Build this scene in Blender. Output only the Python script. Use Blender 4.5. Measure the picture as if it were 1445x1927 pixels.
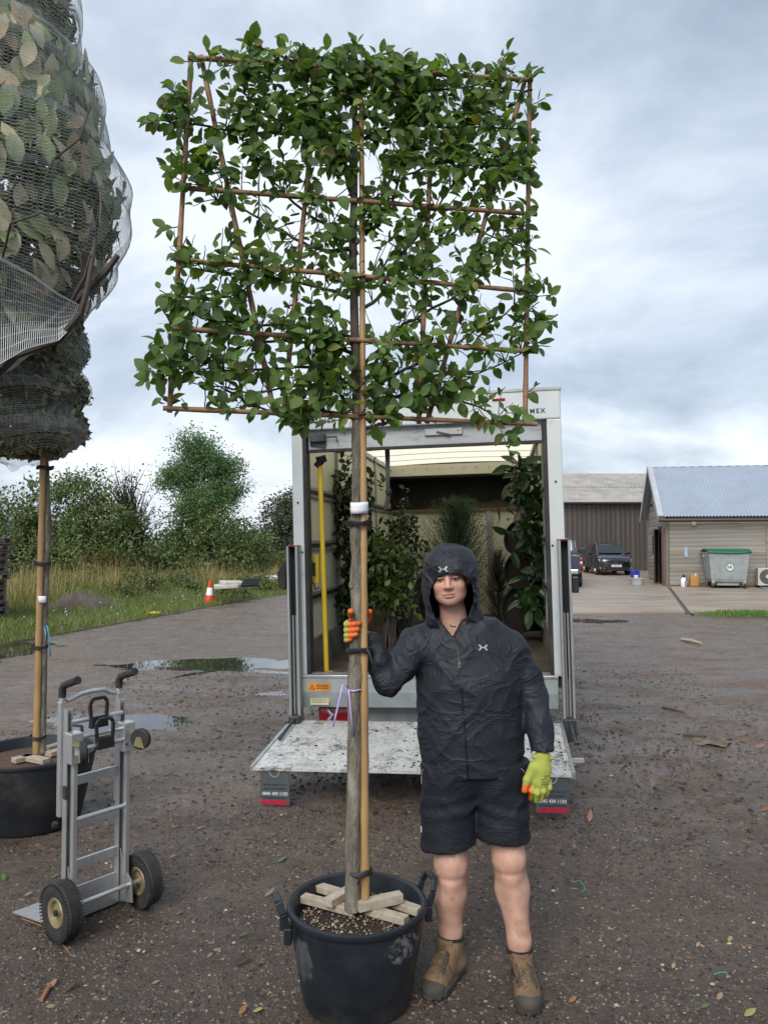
import bpy, bmesh, math, random
import numpy as np
from mathutils import Vector, Matrix, Euler
from mathutils.bvhtree import BVHTree
R = math.radians
for o in list(bpy.data.objects):
    bpy.data.objects.remove(o)
SC = bpy.context.scene
COL = SC.collection
# ------------------------------------------------------------------ camera
FPX, CX, CY, CAMH = 1447.0, 722.5, 963.5, 1.80
PITCH = math.atan((1010 - CY) / FPX)
cam_d = bpy.data.cameras.new('camera'); cam = bpy.data.objects.new('camera', cam_d); COL.objects.link(cam)
cam.location = (0, 0, CAMH); cam.rotation_euler = (math.pi / 2 + PITCH, 0, 0)
cam_d.sensor_fit = 'HORIZONTAL'; cam_d.sensor_width = 36.0; cam_d.lens = 36.0 * FPX / 1445.0
cam_d.clip_start = 0.05; cam_d.clip_end = 3000
SC.camera = cam
# ------------------------------------------------------------------ sky (broken overcast)
SUN_EL, SUN_AZ = 42.0, 200.0          # degrees; azimuth clockwise from +Y
world = bpy.data.worlds.new('World'); SC.world = world; world.use_nodes = True
nt = world.node_tree; nt.nodes.clear()
def wn(t, **k):
    n = nt.nodes.new(t)
    for a, b in k.items(): setattr(n, a, b)
    return n
wout = wn('ShaderNodeOutputWorld'); wbg = wn('ShaderNodeBackground'); wbg.inputs['Strength'].default_value = 0.10
sky = wn('ShaderNodeTexSky'); sky.sky_type = 'NISHITA'; sky.sun_disc = False
sky.sun_elevation = R(SUN_EL); sky.sun_rotation = R(SUN_AZ); sky.air_density = 1.2; sky.dust_density = 2.0
tc = wn('ShaderNodeTexCoord'); sep = wn('ShaderNodeSeparateXYZ'); nt.links.new(tc.outputs['Generated'], sep.inputs[0])
zz = wn('ShaderNodeMath', operation='MAXIMUM'); nt.links.new(sep.outputs['Z'], zz.inputs[0]); zz.inputs[1].default_value = 0.0
zz2 = wn('ShaderNodeMath', operation='ADD'); nt.links.new(zz.outputs[0], zz2.inputs[0]); zz2.inputs[1].default_value = 0.42
dv = wn('ShaderNodeVectorMath', operation='DIVIDE'); cmb = wn('ShaderNodeCombineXYZ')
for i in range(3): nt.links.new(zz2.outputs[0], cmb.inputs[i])
nt.links.new(tc.outputs['Generated'], dv.inputs[0]); nt.links.new(cmb.outputs[0], dv.inputs[1])
mp = wn('ShaderNodeMapping'); nt.links.new(dv.outputs[0], mp.inputs[0]); mp.inputs['Location'].default_value = (3.1, 1.35, 0.4)
nz = wn('ShaderNodeTexNoise'); nz.inputs['Scale'].default_value = 1.5; nz.inputs['Detail'].default_value = 9; nz.inputs['Roughness'].default_value = 0.56
nz.inputs['Distortion'].default_value = 0.25
nt.links.new(mp.outputs[0], nz.inputs['Vector'])
rp = wn('ShaderNodeValToRGB'); e = rp.color_ramp.elements
e[0].position = 0.37; e[0].color = (1.95, 2.35, 2.9, 1)
e[1].position = 0.62; e[1].color = (4.8, 5.1, 5.55, 1)
m_ = e.new(0.49); m_.color = (3.05, 3.5, 4.1, 1)
gr_ = wn('ShaderNodeMath', operation='MULTIPLY_ADD'); nt.links.new(sep.outputs['X'], gr_.inputs[0]); gr_.inputs[1].default_value = -0.10; nt.links.new(nz.outputs['Fac'], gr_.inputs[2])   # cloud thickens to the right
nt.links.new(gr_.outputs[0], rp.inputs[0])
wmix = wn('ShaderNodeMix'); wmix.data_type = 'RGBA'; wmix.inputs[0].default_value = 0.9
nt.links.new(sky.outputs[0], wmix.inputs[6]); nt.links.new(rp.outputs[0], wmix.inputs[7])
nt.links.new(wmix.outputs[2], wbg.inputs['Color']); nt.links.new(wbg.outputs[0], wout.inputs[0])
# ------------------------------------------------------------------ sun through cloud
sd = bpy.data.lights.new('sun', 'SUN'); sun = bpy.data.objects.new('sun', sd); COL.objects.link(sun)
sd.energy = 1.5; sd.angle = R(35); sd.color = (1.0, 0.96, 0.9)
_az, _el = R(SUN_AZ), R(SUN_EL)
sdir = Vector((math.sin(_az) * math.cos(_el), math.cos(_az) * math.cos(_el), math.sin(_el)))
sun.rotation_euler = sdir.to_track_quat('Z', 'Y').to_euler(); sun.location = (0, -5, 20)
# ------------------------------------------------------------------ exposure
SC.view_settings.view_transform = 'Standard'; SC.view_settings.look = 'None'
SC.view_settings.exposure = 1.08; SC.view_settings.gamma = 1.0; SC.view_settings.use_curve_mapping = False
SC.render.engine = 'CYCLES'
SC.cycles.max_bounces = 6; SC.cycles.diffuse_bounces = 3; SC.cycles.glossy_bounces = 3; SC.cycles.transparent_max_bounces = 8
SC.cycles.transmission_bounces = 3; SC.cycles.caustics_reflective = False; SC.cycles.caustics_refractive = False
SC.cycles.use_denoising = True

# ================================================================== helpers
RNG = random.Random(7); NPR = np.random.default_rng(7)
_f = Vector((0, math.cos(PITCH), math.sin(PITCH))); _u = Vector((0, -math.sin(PITCH), math.cos(PITCH)))
def P(px, py, Y):
    """place of photo pixel (px, py) at distance Y in front of the camera"""
    d = _f + Vector((1, 0, 0)) * ((px - CX) / FPX) + _u * (-(py - CY) / FPX)
    t = Y / d.y
    return Vector((d.x * t, Y, CAMH + d.z * t))
def G(px, py, z=0.0):
    d = _f + Vector((1, 0, 0)) * ((px - CX) / FPX) + _u * (-(py - CY) / FPX)
    t = (z - CAMH) / d.z
    return Vector((d.x * t, d.y * t, z))
def PX(p):
    r = Vector(p) - Vector((0, 0, CAMH)); k = r.dot(_f)
    return CX + FPX * r.x / k, CY - FPX * r.dot(_u) / k
PINV = {}
def thing(name, label, cat, loc=(0, 0, 0), rot=(0, 0, 0), group=None, world=False):
    o = bpy.data.objects.new(name, None); COL.objects.link(o)
    o.location = loc; o.rotation_euler = rot; o.empty_display_size = 0.1
    o['label'] = label; o['category'] = cat
    if group: o['group'] = group
    if world: PINV[o.name] = (Matrix.Translation(Vector(loc)) @ Euler(rot).to_matrix().to_4x4()).inverted()
    return o
def tag(o, label, cat, group=None, kind=None):
    o['label'] = label; o['category'] = cat
    if group: o['group'] = group
    if kind: o['kind'] = kind
    return o
def addobj(name, me, parent=None, loc=None, rot=None, scale=None):
    o = bpy.data.objects.new(name, me); COL.objects.link(o)
    if parent is not None:
        o.parent = parent
        if parent.name in PINV: o.matrix_parent_inverse = PINV[parent.name]
    if loc is not None: o.location = loc
    if rot is not None: o.rotation_euler = rot
    if scale is not None: o.scale = scale
    return o
def dup(o, parent=None, keep=True):
    c = o.copy(); COL.objects.link(c)
    if parent is not None: c.parent = parent
    for ch in o.children: dup(ch, c)
    return c
def fastmesh(name, V, F, mats=(), smooth=False, mi=None, nper=None):
    """V (n,3), F (m,k) numpy"""
    me = bpy.data.meshes.new(name)
    V = np.asarray(V, np.float32); F = np.asarray(F, np.int32)
    me.vertices.add(len(V)); me.vertices.foreach_set('co', V.ravel())
    k = F.shape[1]
    me.loops.add(F.size); me.loops.foreach_set('vertex_index', F.ravel())
    me.polygons.add(len(F)); me.polygons.foreach_set('loop_start', np.arange(0, F.size, k, dtype=np.int32))
    me.polygons.foreach_set('loop_total', np.full(len(F), k, np.int32))
    me.polygons.foreach_set('use_smooth', np.full(len(F), smooth, bool))
    if mi is not None: me.polygons.foreach_set('material_index', np.asarray(mi, np.int32))
    me.update(calc_edges=True)
    for m in mats: me.materials.append(m)
    return me
def frame_of(d):
    d = Vector(d).normalized()
    a = Vector((0, 0, 1)) if abs(d.z) < 0.95 else Vector((1, 0, 0))
    x = d.cross(a).normalized(); return x, x.cross(d).normalized(), d
class MB:
    def __init__(s): s.v = []; s.f = []; s.mi = []; s.cur = 0
    def _add(s, vs, fs):
        b = len(s.v); s.v += [tuple(q) for q in vs]; s.f += [tuple(b + i for i in f) for f in fs]; s.mi += [s.cur] * len(fs)
        return s
    def box(s, c, size, rot=None):
        hx, hy, hz = size[0] / 2, size[1] / 2, size[2] / 2
        vs = [Vector((x, y, z)) for x in (-hx, hx) for y in (-hy, hy) for z in (-hz, hz)]
        if rot is not None:
            m = rot if isinstance(rot, Matrix) else Euler(rot).to_matrix()
            vs = [m @ q for q in vs]
        c = Vector(c)
        return s._add([q + c for q in vs], [(0, 1, 3, 2), (4, 6, 7, 5), (0, 4, 5, 1), (2, 3, 7, 6), (0, 2, 6, 4), (1, 5, 7, 3)])
    def bb(s, x0, x1, y0, y1, z0, z1): return s.box(((x0 + x1) / 2, (y0 + y1) / 2, (z0 + z1) / 2), (x1 - x0, y1 - y0, z1 - z0))
    def bar(s, a, b, w, h, up=(0, 0, 1)):
        a, b = Vector(a), Vector(b); d = (b - a).normalized(); u = Vector(up); x = d.cross(u)
        if x.length < 1e-4: x = d.cross(Vector((1, 0, 0)))
        x.normalize(); z = x.cross(d).normalized(); vs = []
        for p in (a, b):
            for i, j in ((-1, -1), (1, -1), (1, 1), (-1, 1)): vs.append(p + x * (i * w / 2) + z * (j * h / 2))
        return s._add(vs, [(0, 3, 2, 1), (4, 5, 6, 7), (0, 1, 5, 4), (1, 2, 6, 5), (2, 3, 7, 6), (3, 0, 4, 7)])
    def tube(s, pts, rad, n=8, cap=True):
        pts = [Vector(p) for p in pts]
        if not isinstance(rad, (list, tuple)): rad = [rad] * len(pts)
        x = None; vs = []; fs = []
        for i, p in enumerate(pts):
            d = (pts[min(i + 1, len(pts) - 1)] - pts[max(i - 1, 0)])
            if d.length < 1e-9: d = Vector((0, 0, 1))
            d.normalize()
            if x is None: x = frame_of(d)[0]
            else:
                x = x - d * x.dot(d)
                if x.length < 1e-6: x = frame_of(d)[0]
                x.normalize()
            y = d.cross(x)
            for k in range(n):
                a = 2 * math.pi * k / n; vs.append(p + (x * math.cos(a) + y * math.sin(a)) * rad[i])
        for i in range(len(pts) - 1):
            for k in range(n):
                k2 = (k + 1) % n; fs.append((i * n + k, i * n + k2, (i + 1) * n + k2, (i + 1) * n + k))
        if cap:
            fs.append(tuple(range(n - 1, -1, -1))); fs.append(tuple((len(pts) - 1) * n + k for k in range(n)))
        return s._add(vs, fs)
    def lathe(s, prof, n=24, M=None, capb=False, capt=False):
        vs = []; fs = []
        for r, z in prof:
            for k in range(n):
                a = 2 * math.pi * k / n; q = Vector((r * math.cos(a), r * math.sin(a), z)); vs.append(M @ q if M else q)
        for i in range(len(prof) - 1):
            for k in range(n):
                k2 = (k + 1) % n; fs.append((i * n + k, i * n + k2, (i + 1) * n + k2, (i + 1) * n + k))
        if capb: fs.append(tuple(range(n - 1, -1, -1)))
        if capt: fs.append(tuple((len(prof) - 1) * n + k for k in range(n)))
        return s._add(vs, fs)
    def prism(s, poly, h, M=None):
        """poly in local xy, extruded along local z 0..h"""
        n = len(poly); vs = [Vector((x, y, z)) for z in (0, h) for x, y in poly]
        if M: vs = [M @ q for q in vs]
        return s._add(vs, [tuple(range(n - 1, -1, -1)), tuple(range(n, 2 * n))] + [(i, (i + 1) % n, n + (i + 1) % n, n + i) for i in range(n)])
    def grid(s, fn, nu, nv):
        vs = [fn(i / nu, j / nv) for i in range(nu + 1) for j in range(nv + 1)]
        return s._add(vs, [(i * (nv + 1) + j, (i + 1) * (nv + 1) + j, (i + 1) * (nv + 1) + j + 1, i * (nv + 1) + j + 1) for i in range(nu) for j in range(nv)])
    def mesh(s, name, mats, smooth=False):
        me = bpy.data.meshes.new(name); me.from_pydata(s.v, [], s.f)
        for m in (mats if isinstance(mats, (list, tuple)) else [mats]): me.materials.append(m)
        if any(s.mi): me.polygons.foreach_set('material_index', s.mi)
        if smooth: me.polygons.foreach_set('use_smooth', [True] * len(s.f))
        me.update(); return me
    def build(s, name, mats, parent=None, smooth=False, bev=0, seg=2, loc=None, rot=None):
        o = addobj(name, s.mesh(name, mats, smooth), parent, loc, rot)
        if bev:
            m = o.modifiers.new('bevel', 'BEVEL'); m.width = bev; m.segments = seg; m.limit_method = 'ANGLE'; m.angle_limit = R(40)
        if smooth or bev:
            try:
                bm = bmesh.new(); bm.from_mesh(o.data); bmesh.ops.recalc_face_normals(bm, faces=bm.faces)
                if smooth:
                    for ed in bm.edges:
                        if len(ed.link_faces) == 2 and ed.calc_face_angle(0) > R(42): ed.smooth = False
                bm.to_mesh(o.data); bm.free()
            except Exception: pass
        return o
def text_mesh(body, size, depth=0.0006, align='CENTER', space=1.0, bold=0.0):
    c = bpy.data.curves.new('lettering', 'FONT'); c.body = body; c.size = size; c.extrude = depth; c.align_x = align; c.align_y = 'CENTER'
    c.space_character = space; c.offset = bold; c.resolution_u = 2
    o = bpy.data.objects.new('lettering_source', c); COL.objects.link(o)
    me = bpy.data.meshes.new_from_object(o.evaluated_get(bpy.context.evaluated_depsgraph_get()))
    bpy.data.objects.remove(o); bpy.data.curves.remove(c)
    return me
def text(name, body, size, loc, rot, m, parent, **k):
    me = text_mesh(body, size, **k); me.materials.clear(); me.materials.append(m)
    return addobj(name, me, parent, loc, rot)

# ------------------------------------------------------------------ value noise (numpy)
_perm = np.random.default_rng(3).random((64, 64, 64)).astype(np.float32)
def vnoise(x, y, z):
    xi, yi, zi = np.floor(x).astype(int), np.floor(y).astype(int), np.floor(z).astype(int)
    fx, fy, fz = x - xi, y - yi, z - zi
    fx = fx * fx * (3 - 2 * fx); fy = fy * fy * (3 - 2 * fy); fz = fz * fz * (3 - 2 * fz)
    g = lambda a, b, c: _perm[(xi + a) & 63, (yi + b) & 63, (zi + c) & 63]
    c00 = g(0, 0, 0) * (1 - fx) + g(1, 0, 0) * fx; c10 = g(0, 1, 0) * (1 - fx) + g(1, 1, 0) * fx
    c01 = g(0, 0, 1) * (1 - fx) + g(1, 0, 1) * fx; c11 = g(0, 1, 1) * (1 - fx) + g(1, 1, 1) * fx
    return (c00 * (1 - fy) + c10 * fy) * (1 - fz) + (c01 * (1 - fy) + c11 * fy) * fz
def fbm(x, y, z, o=4):
    s = 0; a = 0.5
    for i in range(o): s = s + a * (vnoise(x * 2 ** i + 11.3 * i, y * 2 ** i + 5.7 * i, z * 2 ** i + 2.1 * i) - 0.5); a *= 0.5
    return s

# ------------------------------------------------------------------ materials
def nodes(name):
    m = bpy.data.materials.new(name); m.use_nodes = True; t = m.node_tree; t.nodes.clear()
    out = t.nodes.new('ShaderNodeOutputMaterial'); b = t.nodes.new('ShaderNodeBsdfPrincipled'); t.links.new(b.outputs[0], out.inputs[0])
    def N(ty, **k):
        n = t.nodes.new(ty)
        for a, c in k.items(): setattr(n, a, c)
        return n
    L = t.links.new
    return m, t, b, out, N, L
def _val(N, L, op, a, b):
    n = N('ShaderNodeMath', operation=op)
    for i, q in enumerate((a, b)):
        if isinstance(q, (int, float)): n.inputs[i].default_value = q
        else: L(q, n.inputs[i])
    return n.outputs[0]
def _mix(N, L, fac, a, b, blend='MIX'):
    n = N('ShaderNodeMix'); n.data_type = 'RGBA'; n.blend_type = blend
    for s, q in ((0, fac), (6, a), (7, b)):
        if isinstance(q, (int, float)): n.inputs[s].default_value = q
        elif isinstance(q, tuple): n.inputs[s].default_value = q if len(q) == 4 else q + (1,)
        else: L(q, n.inputs[s])
    return n.outputs[2]
def _ramp(N, L, src, lo, hi, a=0.0, b=1.0):
    n = N('ShaderNodeMapRange'); n.inputs['From Min'].default_value = lo; n.inputs['From Max'].default_value = hi
    n.inputs['To Min'].default_value = a; n.inputs['To Max'].default_value = b; L(src, n.inputs['Value']); return n.outputs[0]
def _noise(N, L, vec, scale, detail=5, rough=0.55, dist=0):
    n = N('ShaderNodeTexNoise'); n.inputs['Scale'].default_value = scale; n.inputs['Detail'].default_value = detail
    n.inputs['Roughness'].default_value = rough; n.inputs['Distortion'].default_value = dist
    if vec is not None: L(vec, n.inputs['Vector'])
    return n.outputs['Fac']
def _pos(N, L, stretch=(1, 1, 1), kind='Object', rot=(0, 0, 0)):
    if kind == 'World': src = N('ShaderNodeNewGeometry').outputs['Position']
    else: src = N('ShaderNodeTexCoord').outputs['Object']
    mpn = N('ShaderNodeMapping'); mpn.inputs['Scale'].default_value = stretch; mpn.inputs['Rotation'].default_value = rot; L(src, mpn.inputs[0]); return mpn.outputs[0]
def mat(name, col, col2=None, rough=0.6, rough2=None, scale=8, detail=5, bump=0.0, bscale=None, bdist=0.01, metal=0.0, spec=0.5,
        stretch=(1, 1, 1), lo=0.35, hi=0.65, island=0.0, objrand=0.0, trans=0.0, dirt=None, dscale=2.0, dlo=0.52, dhi=0.7, sheen=0.0, coat=0.0, kind='Object', hue=None):
    m, t, b, out, N, L = nodes(name)
    vec = _pos(N, L, stretch, kind); col2 = col2 or tuple(c * 0.75 for c in col)
    n1 = _noise(N, L, vec, scale, detail)
    fac = _ramp(N, L, n1, lo, hi)
    c = _mix(N, L, fac, tuple(col), tuple(col2))
    if dirt is not None:
        d = _ramp(N, L, _noise(N, L, vec, dscale, 7, 0.65), dlo, dhi)
        c = _mix(N, L, d, c, tuple(dirt))
    if island or objrand or hue:
        if island: rnd = N('ShaderNodeNewGeometry').outputs['Random Per Island']
        else: rnd = N('ShaderNodeObjectInfo').outputs['Random']
        if hue: c = _mix(N, L, _ramp(N, L, rnd, hue[1], hue[2]), c, tuple(hue[0]))
        k = island or objrand
        rnd2 = _val(N, L, 'FRACT', _val(N, L, 'MULTIPLY', rnd, 7.31), 0)
        g = N('ShaderNodeCombineColor'); s = _ramp(N, L, rnd2, 0, 1, 1 - k, 1 + k)
        for i in range(3): L(s, g.inputs[i])
        c = _mix(N, L, 1.0, c, g.outputs[0], 'MULTIPLY')
    L(c, b.inputs['Base Color'])
    if rough2 is None: b.inputs['Roughness'].default_value = rough
    else: L(_ramp(N, L, n1, lo, hi, rough, rough2), b.inputs['Roughness'])
    b.inputs['Metallic'].default_value = metal; b.inputs['Specular IOR Level'].default_value = spec
    if coat: b.inputs['Coat Weight'].default_value = coat; b.inputs['Coat Roughness'].default_value = 0.05
    if sheen: b.inputs['Sheen Weight'].default_value = sheen
    if bump:
        bn = N('ShaderNodeBump'); bn.inputs['Strength'].default_value = bump; bn.inputs['Distance'].default_value = bdist
        L(_noise(N, L, vec, bscale or scale * 3, 6, 0.6), bn.inputs['Height']); L(bn.outputs[0], b.inputs['Normal'])
    if trans:
        tr = N('ShaderNodeBsdfTranslucent'); L(_mix(N, L, 1.0, c, (1.35, 1.5, 0.55, 1), 'MULTIPLY'), tr.inputs['Color'])
        mx = N('ShaderNodeMixShader'); mx.inputs[0].default_value = trans; L(b.outputs[0], mx.inputs[1]); L(tr.outputs[0], mx.inputs[2]); L(mx.outputs[0], out.inputs[0])
    return m
MT = {}
MT['white_paint'] = mat('white_paint', (.56, .6, .6), (.5, .54, .54), rough=.4, scale=3, dirt=(.3, .3, .28), dscale=5, dlo=.6, dhi=.85)
MT['alu'] = mat('aluminium', (.42, .43, .43), (.3, .31, .31), rough=.35, rough2=.55, metal=.55, scale=6, stretch=(1, 1, .3), dirt=(.16, .15, .14), dscale=9, dlo=.55, dhi=.8)
MT['alu_bright'] = mat('bright_aluminium', (.62, .63, .63), (.48, .49, .49), rough=.28, rough2=.5, metal=.75, scale=9, stretch=(2, 2, .4), dirt=(.25, .24, .22), dscale=12, dlo=.58, dhi=.85)
MT['steel_dark'] = mat('dark_steel', (.06, .062, .065), (.03, .03, .03), rough=.5, scale=10, metal=.3)
MT['rubber'] = mat('rubber', (.014, .014, .015), (.03, .029, .028), rough=.75, scale=14, bump=.3, bscale=60, bdist=.004, dirt=(.07, .06, .05), dscale=6, dlo=.55, dhi=.8)
MT['black_plastic'] = mat('black_plastic', (.013, .013, .014), (.02, .02, .021), rough=.42, scale=20)
MT['galv'] = mat('galvanised', (.36, .4, .4), (.29, .33, .33), rough=.42, rough2=.6, metal=.35, scale=5, dirt=(.2, .19, .17), dscale=4, dlo=.55, dhi=.85)
MT['bamboo'] = mat('bamboo', (.4, .25, .105), (.31, .19, .085), rough=.5, scale=5, stretch=(3, 3, .6), dirt=(.2, .12, .06), dscale=9, dlo=.58, dhi=.8, bump=.15, bscale=40, bdist=.003)
MT['cane'] = mat('split_cane', (.3, .165, .085), (.22, .12, .065), rough=.6, scale=18, dirt=(.1, .06, .035), dscale=22, dlo=.5, dhi=.75)
MT['bark'] = mat('bark', (.17, .15, .112), (.075, .063, .05), rough=.88, scale=26, stretch=(1.8, 1.8, .5), lo=.38, hi=.6, bump=1.0, bscale=45, bdist=.012, dirt=(.27, .25, .2), dscale=13, dlo=.5, dhi=.64)
MT['branch'] = mat('branch_bark', (.06, .045, .04), (.035, .027, .024), rough=.75, scale=20)
MT['pot'] = mat('black_pot', (.014, .018, .024), (.02, .025, .031), rough=.42, rough2=.6, scale=5, dirt=(.1, .1, .1), dscale=3.3, dlo=.62, dhi=.82, bump=.08, bscale=25)
MT['soil'] = mat('compost', (.032, .018, .012), (.016, .01, .008), rough=.95, scale=30, bump=1.0, bscale=60, bdist=.01)
MT['pale_wood'] = mat('weathered_batten', (.42, .36, .28), (.3, .25, .19), rough=.8, scale=4, stretch=(6, 6, 6), bump=.3, bscale=50, bdist=.002, dirt=(.15, .12, .09), dscale=10, dlo=.55, dhi=.8)
MT['tie'] = mat('black_tie', (.012, .012, .014), rough=.6)
MT['label'] = mat('paper_label', (.75, .76, .8), (.68, .69, .73), rough=.6, scale=12)
MT['purple'] = mat('purple_ribbon', (.42, .34, .62), (.36, .28, .55), rough=.4)
MT['cyan_tie'] = mat('cyan_string', (.09, .33, .48), rough=.5)
MT['yellow'] = mat('yellow_paint', (.62, .44, .02), (.52, .36, .02), rough=.4, scale=6, dirt=(.2, .15, .04), dscale=8, dlo=.6, dhi=.85)
MT['cream'] = mat('cream_panel', (.68, .65, .52), (.6, .57, .45), rough=.45, scale=2, dirt=(.25, .22, .16), dscale=2.5, dlo=.58, dhi=.9)
MT['floor_ply'] = mat('dirty_floor', (.09, .065, .045), (.05, .037, .028), rough=.8, scale=7, bump=.4, bscale=30, dirt=(.03, .022, .017), dscale=4, dlo=.45, dhi=.65)
MT['black'] = mat('black_matt', (.008, .008, .009), rough=.7)
MT['glass'] = mat('car_glass', (.012, .016, .018), (.012, .016, .018), rough=.04, spec=.9)
MT['chrome'] = mat('chrome', (.7, .72, .74), (.6, .62, .64), rough=.12, metal=1.0)
MT['red_lens'] = mat('red_lens', (.3, .012, .03), (.22, .01, .022), rough=.18, coat=.5)
MT['clear_lens'] = mat('clear_lens', (.5, .52, .53), (.35, .37, .38), rough=.08, spec=.8, scale=40)
MT['orange'] = mat('orange_sticker', (.75, .29, .03), rough=.4)
MT['cream_sticker'] = mat('cream_sticker', (.5, .45, .26), rough=.45)
MT['ink'] = mat('ink', (.02, .02, .025), rough=.6)
MT['white_ink'] = mat('white_ink', (.62, .66, .64), rough=.6)
# ================================================================== ground
PUD = [(-2.15, 10.75, 1.75, .62), (-6.6, 12.3, 1.9, 1.0), (-2.55, 7.55, .62, .42), (4.6, 16.7, .8, .45), (-1.35, 9.0, .35, .12)]
WATER_Z = -0.023
def ground_h(x, y):
    x = np.asarray(x, float); y = np.asarray(y, float)
    near = np.clip((y - 4.5) / 4, 0, 1)
    h = fbm(x * .9, y * .9, 0 * x + .5, 3) * (.006 + .018 * near) + fbm(x * 6, y * 6, 0 * x + 3.3, 3) * (.017 - .008 * near) + fbm(x * 19, y * 19, 0 * x + 1.3, 2) * .009 * (1 - near * .7)
    # tyre ruts sweeping across the yard
    for off in (0.0, 1.5):
        d = (y - 8.8 - off) + .16 * (x + 2) + .35 * np.sin(x * .35)
        h += -.018 * np.exp(-(d / .11) ** 2) * np.clip((.2 - x) / 1.5, 0, 1) + .012 * np.exp(-((np.abs(d) - .2) / .08) ** 2) * np.clip((.2 - x) / 1.5, 0, 1)
        e_ = (x - 1.55 - off * .35) - .34 * (7.2 - y) - .05 * np.sin(y * 2)
        w_ = np.clip((y - 3.0) / 1, 0, 1) * np.clip((9.5 - y) / 2, 0, 1)
        h += (-.017 * np.exp(-(e_ / .085) ** 2) * (1 + .5 * np.sin(y * 70)) + .011 * np.exp(-((np.abs(e_) - .14) / .05) ** 2)) * w_
    for k_, (ax_, ay_, rr_) in enumerate(((6.5, 3.0, 5.2), (6.2, 3.4, 3.9), (-6.0, 14.5, 7.2), (-6.2, 14.8, 5.9))):      # arcs left by turning vehicles
        d = np.hypot(x - ax_, y - ay_) - rr_ + .08 * np.sin(x * 3 + y * 2)
        w_ = np.clip((y - 3.6) / 1.2, 0, 1) * np.clip((13 - y) / 2, 0, 1)
        h += (-.015 * np.exp(-(d / .1) ** 2) * (1 + .4 * np.sin(np.arctan2(y - ay_, x - ax_) * rr_ * 60)) + .010 * np.exp(-((np.abs(d) - .17) / .06) ** 2)) * w_
    for cx, cy, rx, ry in PUD:
        xw = x + rx * 1.7 * fbm(x * 1.1 / rx + cx, y * 1.5 / rx, 0 * x + 2.2, 4); yw = y + ry * 2.0 * fbm(x * 1.3 / rx, y * 1.7 / rx + cy, 0 * x + 8.2, 4)
        q = ((xw - cx) / rx) ** 2 + ((yw - cy) / ry) ** 2
        h -= .042 * np.exp(-(q ** 1.5) * .9) - .02 * fbm(x * 2.6, y * 5.2, 0 * x + 6.1, 3) * np.exp(-((q - 1) / .7) ** 2)
    return h - .003
ys = [-12, -8, -5, -3, -1.5, -.5, .3, 1.0]
y = 1.5
while y < 58: ys.append(y); y *= (1.0065 if 2.2 < y < 7 else 1.0105)
ys += [60, 65, 72, 80, 95, 120, 180, 300, 600, 1200]
xs = list(np.arange(-5.5, -2.4, .045)) + list(np.arange(-2.4, 2.6, .024)) + list(np.arange(2.6, 5.5, .045)); g = .06; x = 5.5
while x < 60: xs.append(x); xs.append(-x); x += g; g *= 1.07
xs += [70, -70, 100, -100, 200, -200, 600, -600, 1200, -1200]; xs = np.array(sorted(set(np.round(xs, 4)))); ys = np.array(ys)
XX, YY = np.meshgrid(xs, ys, indexing='ij'); HH = ground_h(XX, YY) * (YY < 70)
nx_, ny_ = XX.shape
idx = np.arange(nx_ * ny_).reshape(nx_, ny_)
F_ = np.stack([idx[:-1, :-1], idx[1:, :-1], idx[1:, 1:], idx[:-1, 1:]], -1).reshape(-1, 4)
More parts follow.
